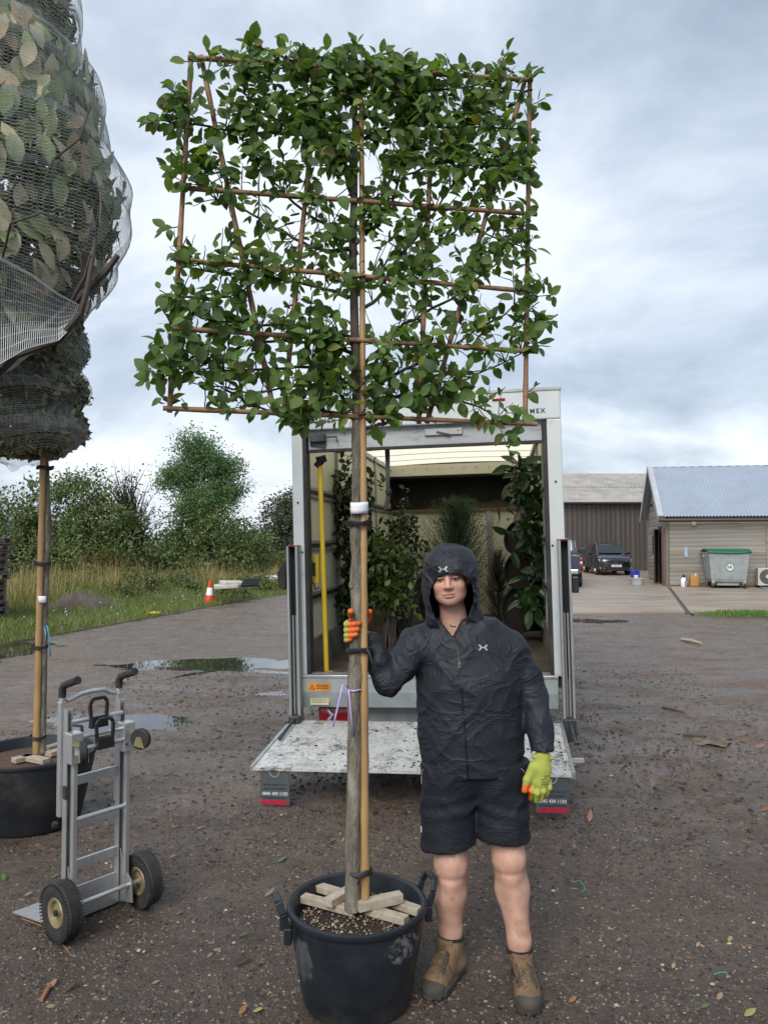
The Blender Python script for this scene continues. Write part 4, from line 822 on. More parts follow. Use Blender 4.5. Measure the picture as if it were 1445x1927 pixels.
# below the sill: lamp board, lamps, chassis, wheels
MB().bb(-HW + .14, HW - .16, .1, .13, .28, .46).build('lamp_board', mat('lamp_board', (.3, .31, .31), (.2, .2, .2), rough=.6, scale=6), truck)
for s in (-1, 1):
    lp = MB().bb(s * .75 - .17, s * .75 + .17, .04, .1, .3, .45).build('tail_lamp', MT['red_lens'], truck, bev=.02)
    MB().tube([(s * .75 - .08, .035, .33), (s * .75 - .05, .036, .38), (s * .75 - .09, .036, .42)], .02, 8).build('reflector', MT['alu_bright'], lp)
MB().bb(-.45, .45, .2, 6.2, .42, .6).build('chassis', MT['steel_dark'], truck)
for s in (-1, 1):
    for x_ in (.62, .86): wheel(truck, s * x_, 1.5, .33, .2, s)
    wheel(truck, s * .85, 5.2, .33, .2, s)
cb_ = MB(); loft(cb_, [(LB + .02, [(0, .5), (.9, .5), (.95, .6), (.95, 1.3), (.92, 1.5), (.85, 2.0), (0, 2.05)]), (LB + 1.0, [(0, .5), (.92, .5), (.97, .6), (.97, 1.25), (.94, 1.45), (.84, 1.98), (0, 2.03)]), (LB + 1.9, [(0, .45), (.92, .45), (.97, .55), (.95, 1.1), (.9, 1.2), (.8, 1.25), (0, 1.28)]), (LB + 2.5, [(0, .4), (.85, .4), (.88, .5), (.85, .85), (.8, .95), (.7, 1.0), (0, 1.02)])]); cb_.build('cab', MT['white_paint'], truck, smooth=True)
# ---- tail lift columns
for s in (-1, 1):
    xc = s * (HW - .01)
    cm = MB(); cm.bb(xc - .045, xc - .026, -.17, -.065, .24, 1.75); cm.bb(xc + .026, xc + .045, -.17, -.065, .24, 1.75); cm.bb(xc - .026, xc + .026, -.085, -.066, .24, 1.75)
    cmo = cm.build('lift_column', MT['alu'], truck, bev=.003)
    MB().bb(xc - .047, xc + .047, -.172, -.064, 1.75, 1.757).build('column_cap', mat('column_red', (.35, .02, .03), rough=.5), cmo)
    MB().bb(xc - .0255, xc + .0255, -.088, -.0855, .7, 1.74).build('column_slot', MT['black'], cmo)
    rodx = MB()
    for dx in (-.013, .013): rodx.tube([(xc + dx, -.12, .3), (xc + dx, -.12, 1.2)], .009, 8)
    rodx.build('lift_rods', MT['alu_bright'], cmo, smooth=True)
    MB().bb(xc - .045, xc + .045, -.2, -.1, .25, .42).build('lift_shoe', MT['steel_dark'], truck, bev=.01)
    MB().tube([(xc, -.15, .4), (xc, -.6, .345)], .012, 8).build('lift_chain', MT['steel_dark'], truck)
lb_ = MB(); lb_.prism([(-.06, -.1), (.0, -.12), (.015, .12), (-.02, .1), (-.065, .02)], .05, Matrix.Translation((-HW - .06, -.08, 1.52)) @ Matrix.Rotation(math.pi / 2, 4, 'X')); lb_.build('rubber_buffer', MT['rubber'], truck, bev=.008)
MB().bb(HW + .04, HW + .09, -.14, -.07, 1.35, 1.47).build('marker_light', MT['black_plastic'], truck, bev=.008)
# ---- lowered platform
m, t, b, out, N, L = nodes('platform_paint')
pos = _pos(N, L)
c = _mix(N, L, _ramp(N, L, _noise(N, L, pos, 3.0, 6, .6), .4, .7), (.56, .57, .56), (.43, .43, .415))
sp_ = _noise(N, L, pos, 34, 8, .75)
c = _mix(N, L, _ramp(N, L, sp_, .5, .62), c, (.26, .25, .235))
sy_ = N('ShaderNodeSeparateXYZ'); L(N('ShaderNodeTexCoord').outputs['Object'], sy_.inputs[0])
drt = _val(N, L, 'MULTIPLY', _ramp(N, L, _noise(N, L, pos, 5, 8, .72, .6), .5, .63), _ramp(N, L, sp_, .42, .52))
c = _mix(N, L, drt, c, (.1, .082, .066))
L(c, b.inputs['Base Color']); b.inputs['Roughness'].default_value = .42
bn = N('ShaderNodeBump'); bn.inputs['Strength'].default_value = .5; bn.inputs['Distance'].default_value = .004; L(sp_, bn.inputs['Height']); L(bn.outputs[0], b.inputs['Normal'])
MT['platform'] = m
def pz(y_): return .365 + (y_ + .1) * .08
pl = MB(); PL, PR_ = -1.09, .985
pl._add([(PL, -.1, pz(-.1)), (PR_, -.1, pz(-.1)), (PR_, -1.1, pz(-1.1)), (PL, -1.1, pz(-1.1)), (PL, -.1, pz(-.1) - .05), (PR_, -.1, pz(-.1) - .05), (PR_, -1.1, pz(-1.1) - .018), (PL, -1.1, pz(-1.1) - .018)],
        [(0, 3, 2, 1), (4, 5, 6, 7), (0, 1, 5, 4), (1, 2, 6, 5), (2, 3, 7, 6), (3, 0, 4, 7)])
plo = pl.build('lift_platform', MT['platform'], truck)
for xe in (PL - .012, PR_ + .012): MB().bar((xe, -.1, pz(-.1) - .012), (xe, -1.1, pz(-1.1) - .008), .022, .035).build('edge_trim', MT['alu'], plo)
MB().bb(PR_ + .02, PR_ + .1, -.86, -.83, pz(-.85) - .015, pz(-.85) + .01).build('platform_catch', MT['alu_bright'], plo)
MB().tube([(PL + .02, -.12, .37), (PL - .03, -.2, .36)], .012, 8).build('hinge_pin', MT['steel_dark'], plo)
# crumbs of compost spilt on the platform
r = np.random.default_rng(17); n = 260; cx_ = r.normal(.25, .5, n).clip(-1, .95); cy_ = -.15 - .9 * r.random(n) ** .8; V = []; F = []
for i in range(n):
    s = .003 + .010 * r.random() ** 3; a = r.random() * 6.3; q = np.array([[math.cos(a + k * 2.1) * s * (1 + r.random()), math.sin(a + k * 2.1) * s, 0] for k in range(3)] + [[0, 0, s * .8]]) + [cx_[i], cy_[i], pz(cy_[i]) + .0005]
    b0 = len(V); V += list(q); F += [(b0, b0 + 1, b0 + 3), (b0 + 1, b0 + 2, b0 + 3), (b0 + 2, b0, b0 + 3)]
o = addobj('compost_crumbs', fastmesh('compost_crumbs', np.array(V), np.array(F), [MT['soil']])); o.location = TO; o.rotation_euler = TROT; tag(o, 'crumbs of dark compost spilt over the white tail lift', 'crumbs', kind='stuff')
# ---- warning flags hanging from the platform
FG = mat('flag_grey', (.075, .088, .092), (.06, .07, .075), rough=.55, scale=6); FR = mat('flag_red', (.42, .02, .05), (.36, .017, .04), rough=.4)
FI = mat('flag_navy', (.018, .024, .045), rough=.6)
for s in (-1, 1):
    xc = (-.945, .86)[s > 0]; yb = -1.085; zt = pz(-1.1) - .02
    fo = MB().bb(xc - .1, xc + .1, yb - .004, yb + .004, zt - .225, zt).build('warning_flag', FG, truck)
    cutx = -.02 * s
    rb_ = MB(); rb_.prism([(-.099, 0), (.099, 0), (.085 if s > 0 else .065, .03), (-.065 if s > 0 else -.099, .03)] if s < 0 else [(-.099, 0), (.099, .0), (.099, .03), (-.07, .03)], .002, Matrix.Translation((xc, yb - .0045, zt - .222)) @ Matrix.Rotation(math.pi / 2, 4, 'X')); rb_.build('red_band', FR, fo)
    for body_, sz, dz, mm in (('Tail Lift, Shutter Door &', .0165, .092, FI), ('Body Care Specialists', .0175, .118, FI), ('0845 430 1133', .029, .152, MT['white_ink']), ('www.jcpayne.com', .022, .178, FI)):
        text('flag_lettering', body_, sz, (xc, yb - .0048, zt - dz), (math.pi / 2, 0, 0), mm, fo, bold=.0004 if sz < .025 else .0009, depth=.0004)
    eye = MB(); eye.lathe([(.028, 0), (.036, 0), (.036, .004), (.028, .004)], 20, Matrix.Translation((xc, yb - .005, zt - .008)) @ Matrix.Rotation(math.pi / 2, 4, 'X')); eye.build('eyelet', MT['alu'], fo)
# ================================================================== load in the truck
def leaf_verts(stations=((0, 0), (.18, .55), (.42, 1.0), (.68, .78), (.88, .34), (1, 0)), width=.6, fold=.16, curl=.18, tooth=.0):
    """one leaf along +y, unit length; returns verts, faces"""
    vs = []; fs = []
    for i, (t_, w_) in enumerate(stations):
        z_ = -curl * t_ * t_
        if w_ == 0: vs.append((0, t_, z_))
        else: vs += [(-w_ * width / 2 * (1 + tooth * (i % 2)), t_, z_ + fold * w_ * .5 * width), (0, t_, z_), (w_ * width / 2 * (1 - tooth * (i % 2)), t_, z_ + fold * w_ * .5 * width)]
    n = len(stations) - 2
    fs += [(0, 2, 1), (0, 3, 2)]
    for i in range(n - 1):
        a = 1 + 3 * i; fs += [(a, a + 1, a + 4, a + 3), (a + 1, a + 2, a + 5, a + 4)]
    a = 1 + 3 * (n - 1); e_ = a + 3; fs += [(a, a + 1, e_), (a + 1, a + 2, e_)]
    return np.array(vs, float), fs
LV, LF = leaf_verts(); LT = []
for f in LF:
    LT += [f] if len(f) == 3 else [(f[0], f[1], f[2]), (f[0], f[2], f[3])]
LT = np.array(LT)
def leaf_frames(D, Nn):
    D = D / np.linalg.norm(D, axis=1)[:, None]; X = np.cross(D, Nn); X /= np.linalg.norm(X, axis=1)[:, None] + 1e-9; Z = np.cross(X, D)
    return X, D, Z
def leaf_mass(C, D, Nn, S, verts=LV, tris=LT, rng=None, bend=None):
    X, Y_, Z = leaf_frames(D, Nn); n = len(C); v = np.repeat(verts[None], n, 0) * S[:, None, None]
    V = C[:, None] + v[:, :, 0:1] * X[:, None] + v[:, :, 1:2] * Y_[:, None] + v[:, :, 2:3] * Z[:, None]
    F = (np.arange(n) * len(verts))[:, None, None] + tris[None]
    return V.reshape(-1, 3), F.reshape(-1, 3)
def shrub(name, label, base, blobs, n, size, lm, seed, width=.6, stems=10, cat='shrub', shell=.35, down=-.1):
    r = np.random.default_rng(seed); t_ = thing(name, label, cat, base, group='plants loaded in the truck', world=True)
    cl, C = crown_points(blobs, max(12, n // 9), 9, .06, r, shell)
    D = r.normal(size=C.shape); D[:, 2] += down; Nn = r.normal(size=C.shape) + np.array([0, -.5, .9])
    V, F = leaf_mass(C, D, Nn, size * r.uniform(.6, 1.25, len(C))); addobj('foliage', fastmesh('foliage', V, F, [lm]), t_)
    tk = MB(); rr = random.Random(seed)
    for k in range(stems):
        q = Vector(cl[rr.randrange(len(cl))]); b0 = Vector(base) + Vector((rr.uniform(-.05, .05), rr.uniform(-.05, .05), 0)); tk.tube([b0, b0.lerp(q, .5) + Vector((rr.uniform(-.08, .08), 0, .08)), q], [.012, .008, .003], 5)
    tk.build('stems', MT['branch'], t_, smooth=True); return t_
def tb(x_, y_, z_, rx, rz, ry=None):
    q = T(x_, y_, z_); return (q.x, q.y, q.z, rx, ry or rx, rz)
DK = mat('dark_shrub_leaf', (.022, .045, .012), (.03, .055, .014), rough=.45, island=.5, trans=.2)
LG = mat('light_shrub_leaf', (.06, .1, .018), (.05, .085, .015), rough=.45, island=.45, trans=.3)
LRL = mat('laurel_leaf', (.022, .065, .012), (.03, .085, .016), rough=.28, island=.45, trans=.18)
def nursery_pot(label, loc, rot, r_=.24, h_=.4, soil=True):
    t_ = thing('nursery_pot', label, 'pot', loc, rot, 'pots lying in the truck')
    MB().lathe([(0, 0), (r_ * .78, 0), (r_ * .95, h_ * .93), (r_, h_ * .93), (r_, h_), (r_ * .93, h_), (r_ * .9, h_ * .86)], 26).build('pot_wall', MT['pot'], t_, smooth=True)
    MB().lathe([(r_ * .91, h_ * .88), (r_ * .5, h_ * .9), (0, h_ * .88)], 20).build('compost', MT['soil'], t_, smooth=True)
    return t_
shrub('leafy_shrub', 'tall dark leafy shrub standing along the left wall of the truck', T(-.78, 1.3, ZF), [tb(-.8, 1.2, 1.3, .2, .32), tb(-.8, 1.2, 1.75, .2, .36), tb(-.8, 1.25, 2.25, .2, .36), tb(-.66, 1.3, 1.5, .16, .35)], 1700, .085, DK, 61, stems=14)
shrub('leafy_shrub', 'lighter green shrub leaning out beside the cane-staked trunk', T(-.5, 1.05, ZF), [tb(-.45, 1.05, 1.28, .17, .22), tb(-.38, 1.1, 1.5, .14, .16), tb(-.5, 1.05, 1.62, .15, .2)], 760, .075, LG, 62)
shrub('twiggy_shrub', 'thin dark twiggy shrub rising behind the staked trunk', T(-.45, 1.8, ZF), [tb(-.46, 1.8, 1.6, .2, .4), tb(-.42, 1.8, 2.05, .13, .25), tb(-.28, 1.9, 1.7, .1, .22)], 560, .07, DK, 63, stems=18)
# fanned conifer
def conifer(name, label, base, h, w, n, seed, cm):
    r = np.random.default_rng(seed); t_ = thing(name, label, 'conifer', base, group='plants loaded in the truck', world=True); b_ = np.array(base)
    V = []; F = []
    for k in range(n):
        f = r.random() ** .8; a = r.uniform(0, 2 * np.pi); z0 = f * h * .85; ln_ = (w * (1 - f) ** .55 + .06) * r.uniform(.6, 1.15)
        d = np.array([math.cos(a), math.sin(a), .95 + .5 * f]); d /= np.linalg.norm(d); p0 = b_ + [0, 0, z0]
        for j_ in range(16):
            g_ = (j_ + 1) / 16; c = p0 + d * ln_ * g_ * 1.25 + [0, 0, .05 * g_ * g_]
            e_ = r.normal(size=3); e_ -= d * e_.dot(d); e_ /= np.linalg.norm(e_); q = (d * .75 + e_ * .65) * .085 * (1.15 - g_ * .5); s_ = np.cross(q, d) * .09
            b0 = len(V); V += [c - s_, c + q, c + s_, c - q * .12]; F.append((b0, b0 + 1, b0 + 2, b0 + 3))
    addobj('foliage', fastmesh('foliage', np.array(V), np.array(F), [cm]), t_)
    MB().tube([b_, b_ + [0, 0, h * .9]], [.02, .004], 6).build('trunk', MT['branch'], t_)
CF = mat('conifer_green', (.03, .07, .032), (.042, .09, .04), rough=.6, island=.4, trans=.1)
conifer('conifer', 'dark green feathery conifer standing against the cream bulkhead', T(.02, 3.4, ZF), 1.62, .72, 760, 71, CF)
conifer('conifer', 'narrower dark conifer with bronze tips right of the feathery one', T(.52, 3.3, ZF), .95, .2, 130, 72, mat('bronze_conifer', (.03, .04, .015), (.07, .05, .02), rough=.6, island=.4))
nursery_pot('big black plant pot lying on its side, mouth towards the doors', T(-.12, 3.3, ZF + .34), (R(78), 0, -YAW), .33, .5)
nursery_pot('black pot on the truck floor under the fallen pot', T(-.2, 2.7, ZF + .3), (R(82), 0, -YAW + .3), .28, .45)
for k, (z_, rr_) in enumerate(((.26, .25), (.66, .2), (1.0, .185))):
    nursery_pot(('large black pot at the bottom of the right-hand pile', 'black pot lying sideways in the middle of the right-hand pile', 'topmost black pot lying sideways in the right-hand pile')[k], T(.97, 2.3, ZF + z_), (R(80), 0, R(-42) - YAW), rr_, .34)
LLV, LLF = leaf_verts(((0, 0), (.15, .5), (.4, 1), (.7, .85), (.9, .4), (1, 0)), .42, .2, .25)
def laurel(label, z_, n, seed, sp):
    r = np.random.default_rng(seed); c = T(.88, 1.75, ZF + z_); t_ = thing('laurel_plant', label, 'laurel', c, group='plants loaded in the truck', world=True)
    me = None; c = np.array(c)
    mesh = bpy.data.meshes.new('leaf'); mesh.from_pydata([tuple(q) for q in LLV], [], LLF); mesh.materials.append(LRL)
    for k in range(n):
        d = Vector((r.normal() * .8, -.6 + r.normal() * .6, r.normal() * .7 - .1)).normalized(); nn = Vector((r.normal() * .5, -.8, .5 + r.normal() * .4)); x_ = d.cross(nn).normalized(); z2 = x_.cross(d)
        o = addobj('leaf', mesh, t_); s_ = .17 * r.uniform(.7, 1.25); p_ = Vector(c) + Vector((r.normal() * sp, r.normal() * .08 - .05, r.normal() * sp * 1.1))
        o.matrix_basis = Matrix(((x_.x * s_, d.x * s_, z2.x * s_, p_.x), (x_.y * s_, d.y * s_, z2.y * s_, p_.y), (x_.z * s_, d.z * s_, z2.z * s_, p_.z), (0, 0, 0, 1)))
    MB().tube([T(.86, 2.0, ZF + z_), T(.9, 1.75, ZF + z_)], [.014, .006], 6).build('stem', MT['branch'], t_)
laurel('glossy laurel sprawling from the lowest pots of the right-hand pile', .52, 46, 81, .1)
laurel('glossy laurel in the middle of the right-hand pile', .98, 44, 82, .1)
laurel('dark laurel under plastic at the top of the right-hand pile', 1.62, 70, 83, .12)
laurel('laurel half covered by torn grey plastic in the right-hand pile', 1.3, 40, 84, .1)
m, t, b, out, N, L = nodes('polythene'); b.inputs['Base Color'].default_value = (.2, .22, .23, 1); b.inputs['Roughness'].default_value = .3
tp_ = N('ShaderNodeBsdfTransparent'); mx = N('ShaderNodeMixShader'); mx.inputs[0].default_value = .65; L(tp_.outputs[0], mx.inputs[1]); L(b.outputs[0], mx.inputs[2]); L(mx.outputs[0], out.inputs[0]); MT['poly'] = m
for k, (z_, x_, w_, h_, lab) in enumerate(((1.68, .6, .14, .3, 'crumpled grey plastic sleeve at the top of the plant pile'), (1.25, .6, .17, .42, 'torn grey plastic wrap around the middle laurel'), (.78, .78, .2, .2, 'sheet of grey plastic over the lower laurel pots'))):
    q = MB(); sd_ = k * 3.1
    q.grid(lambda u, v: tuple(T(x_ + .17 + w_ * (u - .35) * (1 + .3 * math.sin(v * 5 + sd_)) + .02 * math.sin(17 * v + sd_), 1.62 + .12 * u + .035 * math.sin(u * 19 + v * 13 + sd_) + .03 * math.sin(v * 31 + u * 7), ZF + z_ + h_ * (v - .5) + .02 * math.sin(u * 23 + sd_))), 22, 22)
    tag(q.build('plastic_wrap', MT['poly'], smooth=True), lab, 'plastic')
# bamboo canes, yellow pole, straps
def cane_thing(label, a, b_, r_, m_, name='bamboo_cane', cat='cane', grp=None):
    q = MB(); a, b_ = Vector(a), Vector(b_); pts = []; rad = []
    for k in range(13): f = k / 12; pts.append(a.lerp(b_, f)); rad.append(r_ * (1.12 if k % 4 == 2 else 1) * (1 - .15 * f))
    return tag(q.build(name, m_, smooth=True, ) if False else q.tube(pts, rad, 8).build(name, m_, smooth=True), label, cat, grp)
cane_thing('pale bamboo cane leaning among the dark shrub leaves', T(-.735, .95, 1.3), T(-.81, .95, 2.0), .013, MT['bamboo'])
cane_thing('short bamboo cane tip poking from the shrub behind the trunk', T(-.66, 1.0, 1.75), T(-.72, 1.0, 2.0), .012, MT['bamboo'])
cane_thing('bamboo cane lying across the black pots', T(-.3, 2.9, 1.0), T(-.1, 3.0, 1.6), .012, MT['cane'])
yp = thing('yellow_pole', 'yellow load-restraint pole standing inside the left door post', 'pole', T(-.87, .16, ZF), TROT)
MB().tube([(0, 0, .0), (-.02, .0, 1.72)], .0205, 14).build('tube', MT['yellow'], yp, smooth=True)
jb = MB(); jb.tube([(-.05, 0, 1.7), (.01, -.01, 1.76)], .03, 10); jb.tube([(-.05, 0, 1.75), (.03, .02, 1.77)], .03, 10); jb.build('jaw', MT['black_plastic'], yp, smooth=True)
rt = thing('ratchet_bar', 'yellow and black ratchet fitting hooked on the left wall rail', 'ratchet', T(-.94, .16, 1.55), TROT)
MB().box((0, 0, 0), (.05, .04, .24)).build('frame', MT['yellow'], rt, bev=.006); MB().tube([(-.02, -.02, .06), (-.02, -.02, -.05)], .02, 10).build('spool', MT['black_plastic'], rt); MB().tube([(-.02, -.03, -.1), (.0, -.05, -.16), (.04, -.04, -.14)], .008, 6).build('hook', MT['steel_dark'], rt)
sr = thing('strap', 'black webbing strap knotted and hanging from the shutter rail', 'strap', T(-.31, .1, 2.55), TROT)
q = MB(); q.grid(lambda u, v: ((u - .5) * .042 * (1 - .35 * v), .01 * math.sin(v * 5), -.36 * v), 1, 6); o = q.build('webbing', MT['tie'], sr); o.modifiers.new('thick', 'SOLIDIFY').thickness = .004
MB().lathe([(0, -.03), (.022, -.02), (.026, 0), (.022, .02), (0, .03)], 10, Matrix.Translation((.004, 0, -.375))).build('knot', MT['tie'], sr, smooth=True)
q = MB(); q.grid(lambda u, v: ((u - .5) * .034 + .004 - .03 * v, 0, -.39 - .13 * v), 1, 4); o = q.build('tail', MT['tie'], sr); o.modifiers.new('thick', 'SOLIDIFY').thickness = .004
fe = MB().box((0, 0, 0), (.05, .004, .09)).build('red_notice', mat('notice_red', (.4, .08, .04), (.5, .3, .1), rough=.5, scale=30), truck); fe.location = (-.9, LB - .6, 2.26); fe.rotation_euler = (0, 0, R(70)); 
r = np.random.default_rng(9)
for k in range(9):
    me = bpy.data.meshes.new('fallen_leaf'); me.from_pydata([tuple(q) for q in LV], [], LF); me.materials.append(mat('dead_leaf_%d' % k, ((.32, .26, .16), (.2, .12, .06), (.12, .2, .05))[k % 3], rough=.7))
    x_, y_ = (-.85 + .12 * k, .06 + .05 * (k % 3)) if k < 6 else (.4 + .2 * (k - 6), .35); o = addobj('fallen_leaf', me, None, T(x_, y_, ZF + .012), (0, .1, r.uniform(0, 6)), (.1, .1, .1)); tag(o, 'dry leaf lying on the truck floor near the sill', 'leaf', 'dead leaves on the truck floor')
# ================================================================== the pleached tree in its pot
def yof(px): return 3.05 + (px - 675) / 320 * .135
def Q(px, py, d=0.0): return P(px, py, yof(px) + d)
PC = Vector((-.105, 3.06, 0))
tr_ = thing('pleached_tree', 'potted hornbeam trained on a square bamboo trellis, held upright by man', 'tree', PC, world=True)
# planter
def planter(parent, c, r0, r1, h, mat_, handles, squash=1.0):
    Mx = Matrix.Translation(c) @ Matrix.Diagonal((1, squash, 1, 1))
    q = MB(); q.lathe([(0, .004), (r0 * .96, .004), (r0, .02), (r0 + (r1 - r0) * .8, h * .8), (r1 - .012, h - .03), (r1 - .004, h - .03), (r1 + .004, h - .018), (r1 + .002, h - .004), (r1 - .008, h), (r1 - .02, h - .006), (r1 - .03, h - .05), (r1 - .05, h - .12)], 56, Mx)
    po = q.build('planter', mat_, parent, smooth=True)
    for a in handles:
        d = Vector((math.cos(a), math.sin(a), 0)); s_ = Vector((-d.y, d.x, 0)); b0 = Vector(c) + d * (r1 + .008) + Vector((0, 0, h - .05))
        hm = MB(); pts = [b0 - s_ * .055, b0 - s_ * .055 + Vector((0, 0, .06)) + d * .02, b0 - s_ * .04 + Vector((0, 0, .1)) + d * .035, b0 + s_ * .04 + Vector((0, 0, .1)) + d * .035, b0 + s_ * .055 + Vector((0, 0, .06)) + d * .02, b0 + s_ * .055]
        for p0, p1 in zip(pts[:-1], pts[1:]): hm.bar(p0, p1, .014, .026, up=d)
        for k in (-1, 1): hm.box(b0 + s_ * .055 * k - Vector((0, 0, .02)), (.03, .03, .06))
        hm.build('handle', mat_, po, bev=.004)
    return po
m, t, b, out, N, L = nodes('scuffed_planter')
pos = _pos(N, L)
c = _mix(N, L, _ramp(N, L, _noise(N, L, pos, 9, 6), .4, .7), (.009, .0125, .0175), (.017, .022, .03))
sx = N('ShaderNodeSeparateXYZ'); L(N('ShaderNodeTexCoord').outputs['Object'], sx.inputs[0])
def spot(cx, cz, rx, rz):
    a = _val(N, L, 'POWER', _val(N, L, 'DIVIDE', _val(N, L, 'SUBTRACT', sx.outputs['X'], cx), rx), 2.0); a2 = _val(N, L, 'POWER', _val(N, L, 'DIVIDE', _val(N, L, 'SUBTRACT', sx.outputs['Z'], cz), rz), 2.0)
    front = _ramp(N, L, sx.outputs['Y'], 3.02, 3.0)
    return _val(N, L, 'MULTIPLY', _ramp(N, L, _val(N, L, 'ADD', _val(N, L, 'ADD', a, a2), _ramp(N, L, _noise(N, L, pos, 26, 5, .7), .3, .7, -.55, .55)), .7, 1.15, 1, 0), front)
scr = _noise(N, L, _pos(N, L, (1, 1, .25)), 55, 6, .7)
c = _mix(N, L, _val(N, L, 'MULTIPLY', spot(-.30, .225, .038, .085), _ramp(N, L, scr, .35, .65, .25, 1)), c, (.085, .088, .09))
c = _mix(N, L, _val(N, L, 'MULTIPLY', spot(.075, .285, .062, .055), _ramp(N, L, _noise(N, L, pos, 42, 5, .6), .44, .6)), c, (.16, .16, .16))
c = _mix(N, L, _val(N, L, 'MULTIPLY', _ramp(N, L, sx.outputs['Z'], .16, .0), _ramp(N, L, _noise(N, L, pos, 7, 6, .7), .45, .7)), c, (.06, .05, .042))
c = _mix(N, L, _ramp(N, L, _noise(N, L, pos, 3.2, 8, .75), .6, .8), c, (.05, .05, .05))
L(c, b.inputs['Base Color']); L(_ramp(N, L, _noise(N, L, pos, 8, 5), .3, .7, .34, .55), b.inputs['Roughness'])
bn = N('ShaderNodeBump'); bn.inputs['Strength'].default_value = .12; bn.inputs['Distance'].default_value = .004; L(scr, bn.inputs['Height']); L(bn.outputs[0], b.inputs['Normal'])
MT['planter'] = m
POTH, POTR = .375, .272
planter(tr_, PC, .212, POTR, POTH, MT['planter'], (R(196), R(20)))
so = MB(); rs = random.Random(3)
so.grid(lambda u, v: (PC.x + (POTR - .035) * v * math.cos(2 * math.pi * u), PC.y + (POTR - .035) * v * math.sin(2 * math.pi * u), POTH - .075 + .03 * (1 - v) + .03 * float(fbm(np.array([math.cos(2 * math.pi * u) * v * 4]), np.array([math.sin(2 * math.pi * u) * v * 4]), np.array([.3]), 4)[0])), 40, 14)
so.build('compost', MT['soil'], tr_, smooth=True)
# grains of perlite and grit on the compost
r = np.random.default_rng(31); n = 700; a = r.uniform(0, 6.283, n); q = np.sqrt(r.random(n)) * (POTR - .05); V = []; F = []
for i in range(n):
    s_ = .002 + .006 * r.random() ** 2.5; cc = np.array([PC.x + q[i] * math.cos(a[i]), PC.y + q[i] * math.sin(a[i]), POTH - .068 + .03 * (1 - q[i] / POTR)]); b0 = len(V)
    V += [cc + s_ * np.array(w) for w in ((1, 0, 0), (-.5, .9, 0), (-.5, -.9, 0), (0, 0, 1.1))]; F += [(b0, b0 + 1, b0 + 3), (b0 + 1, b0 + 2, b0 + 3), (b0 + 2, b0, b0 + 3)]
o = addobj('grit', fastmesh('grit', np.array(V), np.array(F), [mat('grit', (.33, .27, .19), (.2, .15, .1), rough=.8, island=.5)]), tr_); o['kind'] = 'stuff'
# battens wedged round the trunk
def batten(a, b_, w=.045, h=.03): MB().bar(a, b_, w, h).build('batten', MT['pale_wood'], tr_, bev=.002)
zb = POTH - .035
def gp(px, py, z): return G(px, py, z)
batten(gp(570, 1690, zb), gp(668, 1716, zb), .04, .028)
batten(gp(592, 1668, zb), gp(660, 1688, zb), .04, .028)
batten(gp(690, 1712, zb), gp(765, 1733, zb), .04, .028)
batten(gp(735, 1697, zb), gp(790, 1716, zb), .04, .028)
batten(gp(617, 1700, zb + .03), gp(664, 1673, zb + .03), .042, .03)
batten(gp(673, 1706, zb + .032), gp(755, 1688, zb + .034), .042, .036)
# trunk
tp = [(664, 1712, 15.5), (665, 1600, 14.5), (666, 1480, 14), (668, 1400, 14.2), (667, 1300, 13.5), (669, 1272, 15), (669, 1245, 12.8), (671, 1180, 11.5), (672, 1130, 11.5), (670, 1095, 12.5), (672, 1050, 11), (670, 1015, 11.5), (671, 960, 10.5), (672, 880, 10), (671, 800, 9.5), (671, 740, 9), (668, 660, 8.5), (666, 560, 8), (664, 480, 8), (664, 440, 8.5), (666, 380, 7), (667, 300, 6.2), (668, 220, 5.2), (669, 150, 4), (671, 105, 2)]
k_ = 3.05 / FPX
tm = MB(); pts = []; rad = []
for i, (x_, y_, r_) in enumerate(tp):
    if i:
        x0, y0, r0 = tp[i - 1]
        for f in (.33, .67): pts.append(Q(x0 + (x_ - x0) * f + rs.uniform(-.5, .5), y0 + (y_ - y0) * f)); rad.append((r0 + (r_ - r0) * f) * k_ * rs.uniform(.96, 1.05))
    pts.append(Q(x_ + rs.uniform(-.7, .7), y_)); rad.append(r_ * k_ * rs.uniform(.95, 1.06))
# knots
cut_ = next(i for i, p_ in enumerate(pts) if PX(p_)[1] < 745)
tm.tube(pts[:cut_ + 1], rad[:cut_ + 1], 18); trunk = tm.build('trunk', MT['bark'], tr_, smooth=True)
MB().tube(pts[cut_:], rad[cut_:], 14).build('leader', mat('leader_bark', (.075, .06, .05), (.04, .032, .028), rough=.8, scale=30, stretch=(1.5, 1.5, .5), bump=.8, bscale=50, bdist=.008), tr_, smooth=True)
for (x_, y_, dx) in ((672, 1272, -8), (668, 1100, -6), (663, 1560, 4), (665, 455, 6)):
    c0 = Q(x_ + dx, y_); MB().lathe([(0, -.016), (.01, -.013), (.013, 0), (.008, .012), (0, .015)], 10, Matrix.Translation(c0 + Vector((0, -.014, 0)))).build('knot', MT['bark'], trunk, smooth=True)
def cane_part(a, b_, r0, r1, m_, parent, nodes_=7, name='cane'):
    a, b_ = Vector(a), Vector(b_); n = nodes_ * 4; pts = []; rad = []
    for k in range(n + 1):
        f = k / n; pts.append(a.lerp(b_, f)); rr = r0 + (r1 - r0) * f; rad.append(rr * (1.13 if k % 4 == 2 else (1.0 if k % 4 else .985)))
    return MB().tube(pts, rad, 12).build(name, m_, parent, smooth=True)
